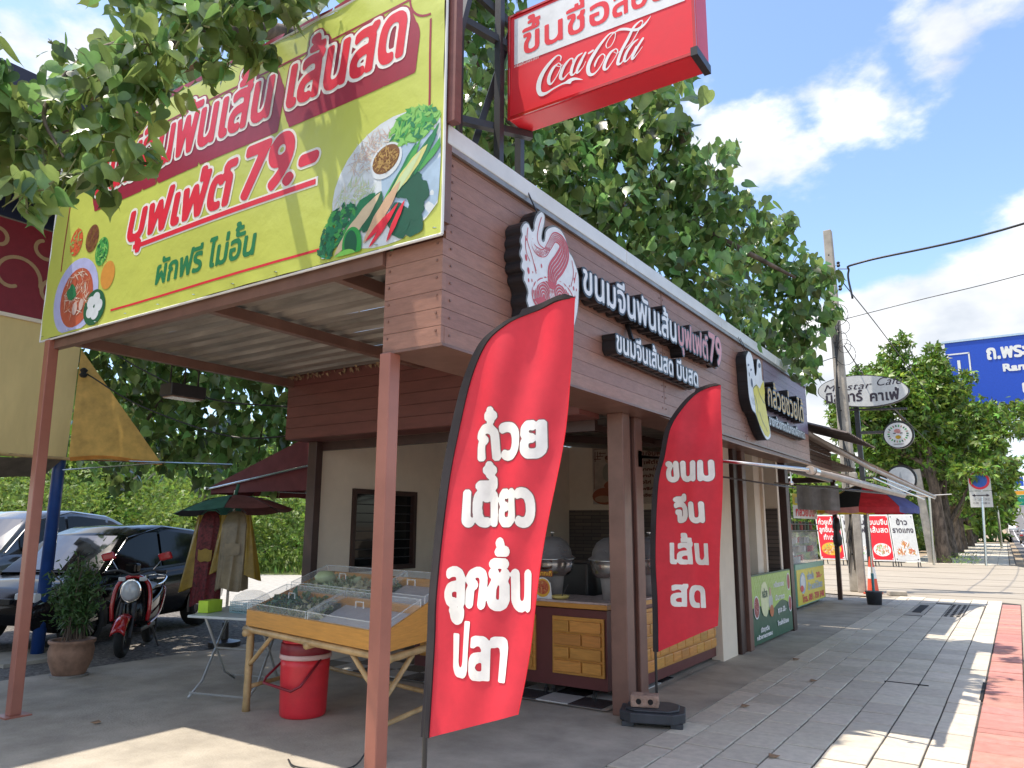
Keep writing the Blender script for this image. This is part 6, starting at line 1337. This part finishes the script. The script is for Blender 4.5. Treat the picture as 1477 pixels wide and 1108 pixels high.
# cafe sign pole
t=thing('cafe_sign','white oval cafe signboard with two round lightboxes on a dark pole','sign',(-3.1,20.15,0))
MB().bar((-3.05,20.2,0),(-3.08,20.2,4.5),.11).build('pole',darksteel,t)
for a,b,w_ in (((-3.3,20.12,4.46),(-1.95,20.12,4.38),.05),((-3.05,20.15,3.86),(-2.48,20.1,3.84),.07),((-3.05,20.15,2.75),(-2.5,20.1,2.72),.05)): MB().bar(a,b,w_).build('bracket_arm',darksteel,t)
OP=Plane((0,19.98,0),(1,0,0),(0,0,1),(0,-1,0))
f=Paint(-4.05,-1.75,4.3,5.4,.02).ell(-2.90,4.87,1.02,.385,-.09)
mb=MB(); mb.use(darksteel); mb.side=darksteel; f.fat(.02).mesh(mb,lambda a,b:OP.p(a,b,0),extrude=lambda a,b:OP.p(a,b,-.13)); mb.build('oval_rim',None,t,fix=False); mb=MB(); f.mesh(mb,lambda a,b:OP.p(a,b,.004)); mb.build('oval_face',flatc('sign_white',(.62,.63,.62),.4,dirt=.3),t,fix=False)
mb=MB(); mb.use(flatc('dark_ink',(.04,.03,.045),.4)); text('Minstar',-3.78,4.93,1.08,.17,.006,.45,res=20).mesh(mb,lambda a,b:OP.p(a,b,.008)); text('Cafe',-2.58,4.97,.56,.20,.007,.45,res=20).mesh(mb,lambda a,b:OP.p(a,b,.008))
text('มิสตาร์',-3.74,4.63,.84,.20,.014,res=20).mesh(mb,lambda a,b:OP.p(a,b,.008)); text('คาเฟ่',-2.72,4.60,.64,.19,.014,res=20).mesh(mb,lambda a,b:OP.p(a,b,.008)); mb.build('lettering',None,t,fix=False)
for (cx_,cz_,dd) in ((-2.18,3.735,0),(-2.21,2.67,1)):
    mb=MB(); mb.use(blackm); mb.side=blackm; f=Paint(cx_-.5,cx_+.5,cz_-.5,cz_+.5,.02).ell(cx_,cz_,.335,.335); f.mesh(mb,lambda a,b:OP.p(a,b,0),extrude=lambda a,b:OP.p(a,b,-.14)); rb_=mb.build('round_lightbox',None,t,fix=False)
    mb=MB(); mb.use(MATS['sign_white']); ellipse(mb,OP,cx_,cz_,.30,.30,.004)
    if dd==0:
        for k in range(22): a=k*.2856; mb.use((g3,MATS['old_brick'],g1)[k%3]); ellipse(mb,OP,cx_+.205*math.cos(a),cz_+.03+.19*math.sin(a),.028,.016,.007,rot=a)
        mb.use(MATS['cloth_pink']); ellipse(mb,OP,cx_-.01,cz_+.10,.07,.05,.008); ellipse(mb,OP,cx_+.02,cz_+.07,.04,.03,.009)
        mb.use(MATS['dark_ink']); 
        for s_ in(-1,1): ellipse(mb,OP,cx_+s_*.075,cz_+.045,.035,.012,.010)
        mb.use(uy); ellipse(mb,OP,cx_,cz_-.05,.06,.045,.009); mb.use(MATS['dark_ink']); ellipse(mb,OP,cx_,cz_-.22,.12,.008,.010)
    else:
        mb.use(flatc('pale_grey_ink',(.4,.42,.43),.5)); mb.add([OP.p(cx_-.05,cz_-.1,.008),OP.p(cx_+.05,cz_-.1,.008),OP.p(cx_+.008,cz_+.18,.008),OP.p(cx_-.008,cz_+.18,.008)],[(0,1,2,3)])
        for s_ in (-1,1): mb.add([OP.p(cx_+s_*.11-.03,cz_-.1,.008),OP.p(cx_+s_*.11+.03,cz_-.1,.008),OP.p(cx_+s_*.11,cz_-.0,.008)],[(0,1,2)])
        for k in range(7): ellipse(mb,OP,cx_-.12+.04*k,cz_-.18,.012,.012,.008)
    mb.build('printed_face',None,rb_,fix=False)
t.location=(-3.286,21.36,-.09); t.scale=(1.06,1.06,1.06)
# food boards
def foodboard(u0,u1,base,ink,lines,pic,label):
    t=thing('food_board',label,'sign',((u0+u1)/2,34.2,0),group='leaning menu boards by the driveway')
    def Q(a,b,n=0):   # a,b in 0..1; board leans back
        x=u0+(u1-u0)*a+ .17*(1-b); z=.22+1.85*b; return (x,34.0+.28*b-n,z)
    MB().add([Q(0,0),Q(1,0),Q(1,1),Q(0,1),Q(0,0,-.03),Q(1,0,-.03),Q(1,1,-.03),Q(0,1,-.03)],[(0,1,2,3),(7,6,5,4),(0,3,7,4),(1,5,6,2),(3,2,6,7),(0,4,5,1)]).build('panel',white,t,fix=False)
    mb=MB(); mb.use(base); mb.add([Q(.04,.03,.008),Q(.96,.03,.008),Q(.96,.97,.008),Q(.04,.97,.008)],[(0,1,2,3)]); L_=type('L',(),{'p':staticmethod(lambda u,v,n=0:Q(u,v,n+.01))})
    mb.use(ink)
    for i,(s_,w) in enumerate(lines): text(s_,.5-w/2,.78-.17*i,w,.085,.008,res=14).mesh(mb,lambda a,b:Q(a,b,.016))
    for (a,b) in ((.07,.05),(.93,.05),(.07,.95),(.93,.95)): ellipse(mb,L_,a,b,.03,.012,0)
    mb.use(MATS['gold_rim'] if pic==0 else white); 
    if pic<2:
        ellipse(mb,L_,.5,.24,.40,.14,.002); scatter(mb,L_,.5,.24,.36,.12,.004,60,.12,.03,[MATS['curry_orange'],nd1,g2,MATS['sauce_orange']],int(u0*-9)) ; 
        mb.use(MATS['curry_orange']) 
    else:
        for (a,b) in ((.5,.36),(.3,.20),(.72,.20)): mb.use(white); ellipse(mb,L_,a,b,.2,.08,.002); scatter(mb,L_,a,b,.18,.07,.004,26,.12,.03,[MATS['curry_orange'],MATS['sauce_orange'],br2],int(a*50))
    mb.build('printed_face',None,t,fix=False)
    for a in (.1,.9): MB().bar(Q(a,0,-.02),(Q(a,0)[0],34.0,0),.04).bar(Q(a,.9,-.04),(Q(a,0)[0],34.9,0),.03).build('stand_leg',darksteel,t)
foodboard(-7.21,-6.24,redsign,wht_,[('ก๋วยเตี๋ยว',.8),('ลูกชิ้นปลา',.8),('ทำเอง',.5)],0,'red menu board with a green garnished bowl, leftmost of the row')
foodboard(-6.20,-5.24,MATS['sign_white'],MATS['dark_ink'],[('เนื้อตุ๋น',.8),('เย็นตาโฟ',.8)],1,'white menu board half hidden behind the concrete pole')
foodboard(-5.20,-4.40,redsign,wht_,[('ขนมจีน',.85),('เส้นสด',.8)],1,'red menu board with an oval noodle plate, right of the concrete pole')
foodboard(-4.37,-3.50,MATS['sign_white'],MATS['dark_ink'],[('ข้าว',.45),('ราดแกง',.85)],2,'white menu board with three dishes, rightmost of the row')
foodboard(-9.2,-8.3,redsign,wht_,[('ข้าวแกง',.8)],1,'red menu board seen beyond the snack cart')
# no-parking sign
t=thing('no_parking_sign','no-parking sign with a double arrow plate on a leaning steel post','road sign',(-1.27,37.8,0))
MB().tube([(-1.27,37.8,0),(-1.10,38.0,3.9)],.05,10).build('post',steel,t); MB().box(-1.60,-.78,37.90,37.93,3.12,4.05).box(-1.60,-.78,37.90,37.93,2.42,3.10).build('plate',flatc('sign_pale',(.55,.54,.50),.5),t)
NPp=Plane((0,37.89,0),(1,0,0),(0,0,1),(0,-1,0)); mb=MB(); mb.use(red_); ellipse(mb,NPp,-1.19,3.55,.38,.38,.002); mb.use(flatc('sign_blue',(.02,.10,.42),.4)); ellipse(mb,NPp,-1.19,3.55,.29,.29,.006); mb.use(MATS['dark_ink'])
mb.add([NPp.p(-1.42,2.90,.004),NPp.p(-.96,2.90,.004),NPp.p(-.96,2.94,.004),NPp.p(-1.42,2.94,.004)],[(0,1,2,3)]); mb.add([NPp.p(-1.52,2.92,.004),NPp.p(-1.40,2.86,.004),NPp.p(-1.40,2.98,.004)],[(0,1,2)]); mb.add([NPp.p(-.86,2.92,.004),NPp.p(-.98,2.86,.004),NPp.p(-.98,2.98,.004)],[(0,1,2)])
text('เวลา 05.00 - 09.00',-1.5,2.70,.62,.07,.004,res=10).mesh(mb,lambda a,b:NPp.p(a,b,.004)); text('15.00 - 20.00 น.',-1.5,2.55,.62,.07,.004,res=10).mesh(mb,lambda a,b:NPp.p(a,b,.004)); mb.build('printed_face',None,t,fix=False)
# big blue road sign
t=thing('blue_road_sign','large blue overhead direction sign standing behind the street tree','road sign',(1.2,50.2,0))
MB().box(-2.55,5.2,50,50.12,7.98,12.3).build('board',flatc('road_blue',(.01,.07,.50),.4),t); RP=Plane((0,49.98,0),(1,0,0),(0,0,1),(0,-1,0))
mb=MB(); mb.use(white)
for a,b,c_,d in ((-2.55,8.0,5.2,8.10),(-2.50,10.3,-2.42,11.6),(-1.42,10.3,-1.34,11.6),(-2.50,11.55,-1.34,11.63),(-2.0,10.1,-1.85,11.2)): mb.add([RP.p(a,b),RP.p(c_,b),RP.p(c_,d),RP.p(a,d)],[(0,1,2,3)])
text('ถ.พระราม ๒',-.50,11.07,4.0,.62,.05,res=20).mesh(mb,lambda a,b:RP.p(a,b,.01)); text('Rama 2 Rd.',.2,10.3,3.2,.40,.04,res=16).mesh(mb,lambda a,b:RP.p(a,b,.01)); text('บางนา',1.0,8.9,2.6,.62,.05,res=16).mesh(mb,lambda a,b:RP.p(a,b,.01)); mb.build('lettering',None,t,fix=False)
MB().box(-2.7,5.3,49.95,50.2,12.3,12.42).build('top_beam',steel,t)
for x in (5.9,): MB().tube([(x,50.3,0),(x,50.3,12.6)],.18,12).build('column',steel,t)
MB().bar((-2.4,50.3,11.3),(5.9,50.3,11.3),.18).bar((-2.4,50.3,9.2),(5.9,50.3,9.2),.18).build('gantry_arm',steel,t)
t=thing('road_gantry','far gantry over the ramp with a blue and a green direction sign','gantry',(3,150,0))
MB().bar((-6,150.3,7.75),(12,150.3,7.75),.25).bar((-6,150.3,6.2),(12,150.3,6.2),.2).build('beam',steel,t); 
for x in (-6,12): MB().tube([(x,150.3,-.2),(x,150.3,9)],.25,10).build('column',steel,t)
mb=MB(); MB().box(-4.3,-1.2,150,150.1,5.25,7.1).build('blue_sign',MATS['road_blue'],t); MB().box(-.8,1.5,150,150.1,5.25,6.95).build('green_sign',flatc('road_green',(.0,.22,.14),.4),t); MB().box(-.8,1.5,150,150.1,6.98,7.6).build('orange_sign',flatc('road_orange',(.75,.33,.02),.4),t); MB().box(-.3,1.5,150,150.1,8.4,9.85).build('lane_sign',MATS['road_blue'],t)
GP=Plane((0,149.95,0),(1,0,0),(0,0,1),(0,-1,0)); mb.use(white); text('ถ.พระราม',-3.9,6.4,2.4,.35,.03,res=8).mesh(mb,lambda a,b:GP.p(a,b)); text('บางนา',-3.9,5.6,1.6,.35,.03,res=8).mesh(mb,lambda a,b:GP.p(a,b)); text('ถ.กำแพงเพชร',-.5,6.35,1.7,.3,.03,res=8).mesh(mb,lambda a,b:GP.p(a,b)); text('ดาวคะนอง',-.3,5.6,1.4,.3,.03,res=8).mesh(mb,lambda a,b:GP.p(a,b)); mb.build('lettering',None,t,fix=False)
P_=Paint(-.4,.7,8.4,9.9,.05).stroke([(.1,9.7,.1),(.1,8.9,.1)]).stroke([(-.25,9.2,.1),(.1,8.75,.12),(.45,9.2,.1)]); mb=MB(); P_.mesh(mb,lambda a,b:GP.p(a,b,.02)); mb.build('green_arrow',flatc('arrow_green',(.05,.62,.35),.4),t,fix=False)
# lamp posts along the road
for k,(x,y) in enumerate(((-1.2,70),(-1.9,110),(-2.3,150))):
    t=thing('street_lamp',('nearest','middle','farthest')[k]+' street lamp of the row along the far kerb','street lamp',(x,y,0),group='street lamps along the kerb'); MB().tube([(x,y,0),(x,y,8),(x+.4,y,9),(x+1.8,y,9.4)],[.09,.07,.06,.05],8).build('post',steel,t); MB().box(x+1.6,x+2.3,y-.12,y+.12,9.32,9.45).build('lamp_head',steel,t)
t=thing('thin_post','thin pale steel post beside the first street tree','post',(-3.1,36.9,0)); MB().tube([(-3.12,36.9,0),(-3.05,36.9,3.0)],.05,8).build('post',steel,t); MB().tube([(-3.3,36.9,2.9),(-2.2,36.9,2.95)],.02,6).build('cross_rod',steel,t)
t=thing('grey_post','square grey concrete post between the thin post and the tree','post',(-3.4,39.6,0)); MB().bar((-3.35,39.2,0),(-3.65,39.2,4.2),.32).build('post',conc,t)

# ============================================================ STREET TREES
def tree(label,x,y,h,r0,crown,n,lsize,lean=0,fork=False,name='street_tree'):
    t=thing(name,label,'tree',(x,y,0),group='street trees along the pavement')
    top_=max(c[2] for c in crown); mb=MB()
    P0=[(x,y,-.05),(x+.02,y,.25),(x-.05+lean*.3,y,h*.25),(x-.12+lean,y,h*.5),(x-.1+lean*1.3,y,h*.78)]; Q=crom(P0,5); k=len(Q)
    rr=[r0*(1.25 if i<2 else 1)*(1-.72*i/k)*(1+.05*math.sin(i*2.3)) for i in range(k)]; mb.tube(Q,rr,12); mb.build('trunk',bark,t,smooth=True)
    for c in crown[:9]:
        s0=Vector(Q[int(k*.45)+random.randrange(int(k*.4))]); e=Vector(c[:3]); MB().tube(crom([s0,(s0+e)/2+Vector((0,0,-.25)),e],4),[r0*.33*(1-.85*i/8) for i in range(9)],7).build('limb',bark,t,smooth=True)
    P=cloud(crown,n,.45,.85); leafobj('crown',P,frames(len(P),.35),rng.uniform(lsize*.6,lsize*1.25,len(P)),'spray',leaf2,t)
    return t
def puff(cx_,cy_,z0,z1,R_,k,rr,seed=0,shape=.5):
    r_=random.Random(seed); out=[]
    for i in range(k):
        z=r_.uniform(z0,z1); f_=(z-z0)/(z1-z0); q=R_*math.sqrt(max(.05,math.sin(math.pi*min(.97,max(.12,f_*.92+.08)))))*r_.uniform(.55,1); a=r_.uniform(0,6.283); out.append((cx_+q*math.cos(a),cy_+q*math.sin(a),z,rr*r_.uniform(.65,1.25)))
    return out
c1=puff(-4.1,41.3,4.6,9.5,3.1,54,.82,3)+[(-3.9,40.8,10.7,.5),(-4.3,41,10.0,.8),(-2.5,40.5,10.0,.42),(-2.6,40.5,9.3,.5),(-1.2,40.2,8.5,.42),(-1.9,40,7.8,.75),(-6.6,41,8.3,.7),(-6.9,41,7.0,.8),(-6.2,41,5.8,.8),(-.5,39.8,6.6,.6),(.3,39.6,5.9,.55),(.7,39.6,6.8,.35),(-1.4,37.9,3.95,.42),(-.9,37.9,4.1,.35),(-2.0,38.3,3.9,.4),(-.4,38.2,4.4,.35),(-.6,39.5,5.3,.7),(-1.2,39.6,4.4,.6),(-1.9,39.3,3.9,.55),(-5.2,40,4.4,.7)]
tree('big leafy street tree with a thick pale-patched trunk, first beyond the driveway',-2.95,39.6,9.5,.38,c1,330,.25)
tree('dark forked street tree, second from the driveway',-3.15,47,8.5,.42,puff(-3.2,47,3.8,8.6,3.0,34,.95,5)+[(1.0,46,6.6,.8),(.4,46,7.6,.7),(1.8,46,7.3,.7)],170,.30,fork=True)
tree('straight street tree, third from the driveway',-3.3,56,8,.36,puff(-3.0,56,3.5,8.2,3.0,26,1.0,6)+[(.6,55,5.2,.9)],110,.36)
tree('slender street tree, fourth from the driveway',-3.5,65,8,.34,puff(-3.2,65,3.2,8,3.1,22,1.1,7),90,.4)
tree('small round street tree, fifth from the driveway',-3.5,76,7.5,.34,puff(-3.2,76,2.9,7.5,3.1,20,1.2,8),38,.6)
tree('pale street tree near the foot of the ramp, sixth from the driveway',-4.0,92,7.5,.36,puff(-3.6,92,2.2,7.0,3.4,20,1.3,9),32,.7)
tree('last street tree before the ramp',-4.6,112,8,.36,puff(-4.2,112,2.0,8,3.6,20,1.4,10),28,.8)
for k,(x,y,lb) in enumerate(((-2.9,46.2,'low clipped bush at the foot of the forked street tree'),(-2.6,39.2,'weedy tuft at the foot of the first street tree'))):
    t=thing('low_shrub',lb,'shrub',(x,y,0)); P=cloud([(x+dx,y,.15,.35) for dx in (-.4,0,.4,.8)],400,.3,.5); leafobj('foliage',P,frames(len(P),.3),rng.uniform(.08,.16,len(P)),'blade',leaf2,t)
# hedge masses beyond the driveway and behind the yard
def bush(label,x,y,w,h,n,ls,m=leaf3,seed=1,name='bush',cat='bush',depth=1.5):
    r_=random.Random(seed); t=thing(name,label,cat,(x,y,0)); C_=[(x+r_.uniform(-w/2,w/2),y+r_.uniform(-depth,depth),r_.uniform(.15,.95)*h*r_.uniform(.6,1),r_.uniform(.22,.36)*h) for _ in range(int(10+w*2))]
    mb=MB()
    for c in C_[:8]: mb.tube(crom([(x+(c[0]-x)*.4,c[1],0),((c[0]+x)/2,c[1],c[2]*.6),c[:3]],3),.03,5)
    mb.build('stems',bark,t,kind='stuff'); P=cloud(C_,n,.4,.9); P[:,2]=np.abs(P[:,2]); leafobj('foliage',P,frames(len(P),.3),rng.uniform(ls*.6,ls*1.3,len(P)),'spray',m,t); return t
for i,(x,y,w,h,lb) in enumerate(((-13.5,21.5,5,2.3,'bright yellow-green bush directly behind the coats'),(-18.5,19,5,3.3,'tall lime-green bush behind the black car'),(-24,16.5,6,3.6,'broad sunlit bush behind the pickup'),(-30,13,7,4.0,'sunlit bush at the far left of the yard'),(-11,25.5,4,2.2,'low bright bush seen right of the hanging jacket'),(-22,24,6,5.2,'taller grey-green thicket behind the lime-green bush'),(-16.5,27,6,4.2,'grey-green thicket behind the coats'),(-29,20,7,5.6,'high thicket at the left rear'))):
    bush(lb,x,y,w,h,330 if h<4 else 200,.13,leaf3 if i<5 else leaf2,seed=i+20,depth=1.2)
for i,(x,y,w,h,lb) in enumerate(((-9,42,6,3.6,'bright hedge behind the leftmost menu boards'),(-14,41,6,3.8,'bright hedge seen beyond the snack cart'),(-6.2,44,4,3.2,'sunny undergrowth between the boards and the first street tree'),(-6.5,60,4,4,'green undergrowth behind the second street tree'))):
    bush(lb,x,y,w,h,70,.3,leaf3,seed=i+50,depth=1.5)
mb=MB()
P=cloud([(-60+random.uniform(-60,55),70+random.uniform(-10,60),random.uniform(1,7),random.uniform(2,4)) for _ in range(160)],9,.4); P[:,2]=np.abs(P[:,2]); top(leafobj('distant_treeline',P,frames(len(P),.3),rng.uniform(.9,1.8,len(P)),'spray',leaf2),'dense green treeline far behind the yard')
P=cloud([(-48+random.uniform(-22,14),30+random.uniform(-18,18),random.uniform(1,7),random.uniform(1.5,3)) for _ in range(110)],16,.4); P[:,2]=np.abs(P[:,2]); top(leafobj('back_woodland',P,frames(len(P),.3),rng.uniform(.6,1.1,len(P)),'spray',leaf2),'mass of green trees at the back left of the yard')

# ============================================================ BODHI TREE over the shop
CA_=[(-4.59,1.67,3.85,.30),(-4.36,1.82,3.94,.30),(-4.13,1.93,4.05,.27),(-3.97,2.07,4.24,.27),(-3.86,2.25,4.45,.28),(-3.83,2.49,4.70,.26),(-3.77,2.75,4.92,.23),(-4.34,1.74,3.58,.24),(-4.15,1.87,3.60,.22),(-4.11,2.05,3.80,.18),(-4.03,2.22,4.05,.17),(-3.91,2.45,4.30,.15),(-3.80,2.62,4.50,.16),(-3.73,2.71,4.50,.10),(-4.01,1.56,3.17,.16),(-3.99,1.73,3.33,.16),(-3.98,1.92,3.42,.15),(-3.94,2.10,3.57,.14),(-4.73,1.47,3.71,.35),(-4.60,1.38,4.01,.40),(-3.70,2.97,5.06,.25),(-4.51,2.08,4.55,.10),(-4.76,1.89,4.49,.08),(-4.22,2.30,4.80,.24),(-4.02,2.45,4.94,.27),(-4.51,1.94,4.24,.15),(-3.94,2.63,5.23,.39),(-4.73,2.26,5.23,.30),(-3.69,3.31,5.59,.36)]
CB_=[(-4.58,4.63,7.01,.47),(-4.15,4.97,7.05,.55),(-4.05,5.52,7.40,.59),(-4.15,5.55,6.64,.34),(-4.22,5.66,6.09,.33),(-4.26,5.73,5.58,.32),(-4.16,6.04,5.22,.38),(-4.40,6.30,6.24,.42),(-4.11,6.57,5.72,.49),(-3.94,7.23,5.66,.51),(-4.21,7.22,6.27,.45),(-3.63,7.55,6.25,.40),(-3.24,7.82,6.49,.31),(-2.92,7.88,6.19,.20),(-3.42,7.45,5.26,.50),(-3.16,8.08,5.66,.49),(-2.60,8.00,5.75,.33),(-2.32,7.84,5.77,.15),(-3.63,6.97,5.05,.40),(-2.87,8.20,5.14,.53),(-2.46,8.51,5.25,.40),(-2.16,8.52,4.88,.35),(-1.83,8.16,4.89,.17),(-3.18,7.62,4.59,.41),(-2.70,8.10,4.39,.50),(-2.30,8.40,4.53,.43),(-1.87,8.53,4.44,.39),(-2.17,8.39,3.96,.42),(-1.69,8.45,4.14,.35),(-1.36,7.88,4.11,.16),(-1.73,8.55,3.77,.32),(-2.12,8.71,3.61,.34),(-1.33,7.79,3.75,.12),(-1.84,8.41,3.36,.25),(-1.63,7.89,3.05,.14),(-2.75,9.25,4.17,.47),(-3.36,8.95,4.47,.47),(-4.31,7.22,6.96,.37),(-3.96,7.67,6.98,.28)]
CC_=[(-10.62,5.12,3.79,.45),(-10.88,5.76,3.73,.52),(-10.20,5.88,3.88,.50),(-9.92,6.36,3.84,.50),(-9.21,6.58,3.59,.48),(-8.87,7.05,3.53,.48),(-8.71,7.34,3.14,.43),(-11.22,6.32,3.31,.61),(-10.50,6.56,3.29,.58),(-9.77,6.80,3.05,.50),(-9.43,7.29,2.97,.50),(-9.12,7.72,2.68,.39),(-11.11,6.66,2.69,.42),(-10.37,6.90,2.56,.44),(-9.63,7.11,2.44,.39),(-9.32,7.51,2.35,.31),(-12.25,6.55,3.31,.52),(-12.41,6.15,3.62,.52),(-12.32,6.52,2.85,.46),(-11.36,6.28,2.24,.24),(-9.91,6.74,2.12,.18),(-10.88,7.87,2.90,.63),(-12.60,7.68,4.25,.84),(-11.20,7.81,4.62,.78),(-12.04,6.41,4.68,.78),(-9.80,8.02,4.48,.73)]
rr_=random.Random(5); CD_=[]
for k in range(60):
    a=rr_.uniform(0,6.283); q=rr_.uniform(0,4.6); z=6.2+rr_.uniform(0,3.2)*(1-q/6); CD_.append((-7.8+q*math.cos(a)*1.05,8.2+q*math.sin(a)*.9,z,rr_.uniform(.6,.95)))
CD_+=[(-11+rr_.uniform(-2.6,2.2),6.4+rr_.uniform(-2.2,2.4),5.6+rr_.uniform(0,2.2),rr_.uniform(.6,.9)) for _ in range(34)]  # extra crown clumps over the yard, added to shade the foliage below
CD_=[c for c in CD_ if not (c[0]>-5.2 and c[1]<7 and c[2]<7.2)]
t=thing('bodhi_tree','large spreading tree with hanging heart-shaped leaves over the shop roof','tree',(-7.7,10.6,0))
tr=crom([(-7.7,10.6,-.05),(-7.7,10.5,1.2),(-7.8,10.3,3.0),(-7.6,10.0,4.6),(-7.3,9.6,5.8)],5); MB().tube(tr,[.42*(1-.55*i/len(tr))*(1.2 if i==0 else 1) for i in range(len(tr))],14).build('trunk',bark,t,smooth=True)
def limb(pts,r0,r1): 
    Q=crom(pts,6); MB().tube(Q,[r0+(r1-r0)*i/(len(Q)-1) for i in range(len(Q))],8).build('limb',bark,t,smooth=True)
fork=(-7.35,9.7,5.6)
limb([fork,(-6.3,7.5,6.6),(-5.4,5.2,6.4),(-4.7,3.6,5.6),(-4.2,2.6,4.8),(-4.1,2.1,4.3)],.16,.02); limb([(-4.2,2.6,4.8),(-4.35,2.0,4.4),(-4.4,1.75,3.9),(-4.1,1.75,3.5)],.025,.006)
limb([fork,(-5.9,9.0,6.1),(-4.5,8.4,5.8),(-3.4,8.2,5.4),(-2.6,8.3,4.9),(-1.8,8.4,4.3)],.15,.015); limb([(-4.5,8.4,5.8),(-4.2,7.2,6.0),(-4.1,6.0,5.8),(-4.3,5.5,6.6)],.06,.01); limb([(-3.4,8.2,5.4),(-3.1,8.0,6.0),(-2.9,7.9,6.2)],.03,.008)
limb([fork,(-8.6,8.6,5.4),(-9.8,7.2,4.4),(-10.6,6.5,3.6),(-11.2,6.3,2.9)],.14,.015); limb([(-9.0,8.2,5.0),(-9.4,7.4,3.8),(-9.4,7.2,2.6)],.06,.01); limb([fork,(-7.8,8.8,7.2),(-8.0,8.0,8.6)],.14,.03); limb([fork,(-9.5,8.9,6.8),(-11,8.2,7.2)],.12,.02); limb([fork,(-7,11,7.5),(-6.6,12,8.2)],.1,.02)
CB_=[(x*1.3,y*1.3,1.55+(z-1.55)*1.3,r*1.3*(.85 if x>-2 else 1)) if x>-2.4 else (x,y,z,r) for x,y,z,r in CB_]
CA_=[(x,y,z+(.05 if x>-4.2 and z>3.5 else 0),r*.84) for x,y,z,r in CA_]
near_P=cloud(CA_,900,.15); B_P=cloud(CB_,760,.35); C_P=cloud(CC_,430,.3); D_P=cloud(CD_,150,.4)
P=np.concatenate([near_P,B_P,C_P,D_P]); sz=np.concatenate([rng.uniform(.085,.155,len(near_P)),rng.uniform(.09,.17,len(B_P)),rng.uniform(.11,.19,len(C_P)),rng.uniform(.16,.26,len(D_P))])
# keep leaves from passing through the banner, fascia and roof
ok=~((P[:,0]>-7.4)&(P[:,0]<-2.4)&(P[:,1]>2.93)&(P[:,1]<3.35)&(P[:,2]<5.12)); ok&=~((P[:,0]>-7.3)&(P[:,0]<-2.5)&(P[:,1]>3.3)&(P[:,1]<12.3)&(P[:,2]<4.0)); ok&=~((P[:,0]>-2.7)&(P[:,0]<-1.15)&(P[:,1]>3.75)&(P[:,1]<4.3))
P=P[ok]; sz=sz[ok]; Fr=frames(len(P),.55)
camp=np.array([0,0,1.55]); app=sz/np.linalg.norm(P-camp,axis=1); order=np.argsort(-app); big=order[:290]; rest=order[290:]
T_,F_=leafmesh('heart'); lm_=bpy.data.meshes.new('leaf'); lm_.from_pydata([tuple(v) for v in T_],[],F_); lm_.materials.append(leafm); lm_.polygons.foreach_set('use_smooth',[True]*len(lm_.polygons))
bt_=Vector(t.location)
for i in big:
    o=bpy.data.objects.new('leaf',lm_); COL.objects.link(o); o.parent=t; M4=Matrix.Identity(4)
    for c in range(3):
        for r_ in range(3): M4[r_][c]=float(Fr[i][r_,c]*sz[i])
    M4.translation=Vector(P[i])-bt_; o.matrix_local=M4
fa=rest[:14000]; leafobj('foliage',P[fa],Fr[fa],sz[fa],'heart',leafm,t); fa=rest[14000:]; leafobj('distant_foliage',P[fa],Fr[fa],sz[fa],'heart2',leafm,t)
# twigs
mb=MB()
for c in CA_+CB_:
    for k in range(3):
        d=Vector([random.gauss(0,1) for _ in range(3)]).normalized()*c[3]; mb.tube([Vector(c[:3])-d*.7,Vector(c[:3])+Vector((0,0,.03)),Vector(c[:3])+d*.9],[.007,.005,.002],5)
mb.build('twigs',mat('green_twig',(.22,.22,.10),.7),t,kind='stuff')
# fallen leaves and litter on the ground
for (x,y,lb) in ((-2.15,6.9,'pale dry leaf lying on the pavement near the flag base'),(-2.35,9.6,'curled brown leaf by the menu panel'),(-1.9,8.4,'flat pale leaf in the middle of the pavement'),(-1.55,5.55,'dark leaf on the pavement at the front'),(-1.0,5.5,'dark leaf in the sunny part of the pavement'),(-6.2,3.4,'small brown leaf on the concrete forecourt')):
    a=random.uniform(0,6); o=MB().add([(x+.05*math.cos(a+k*1.05)*(1 if k%2 else .55),y+.05*math.sin(a+k*1.05)*(1 if k%2 else .55),.006+.012*(k%2)) for k in range(6)],[tuple(range(6))]).build('fallen_leaf',MATS['dry_leaf'],fix=False); top(o,lb,'leaf',group='fallen leaves on the ground')
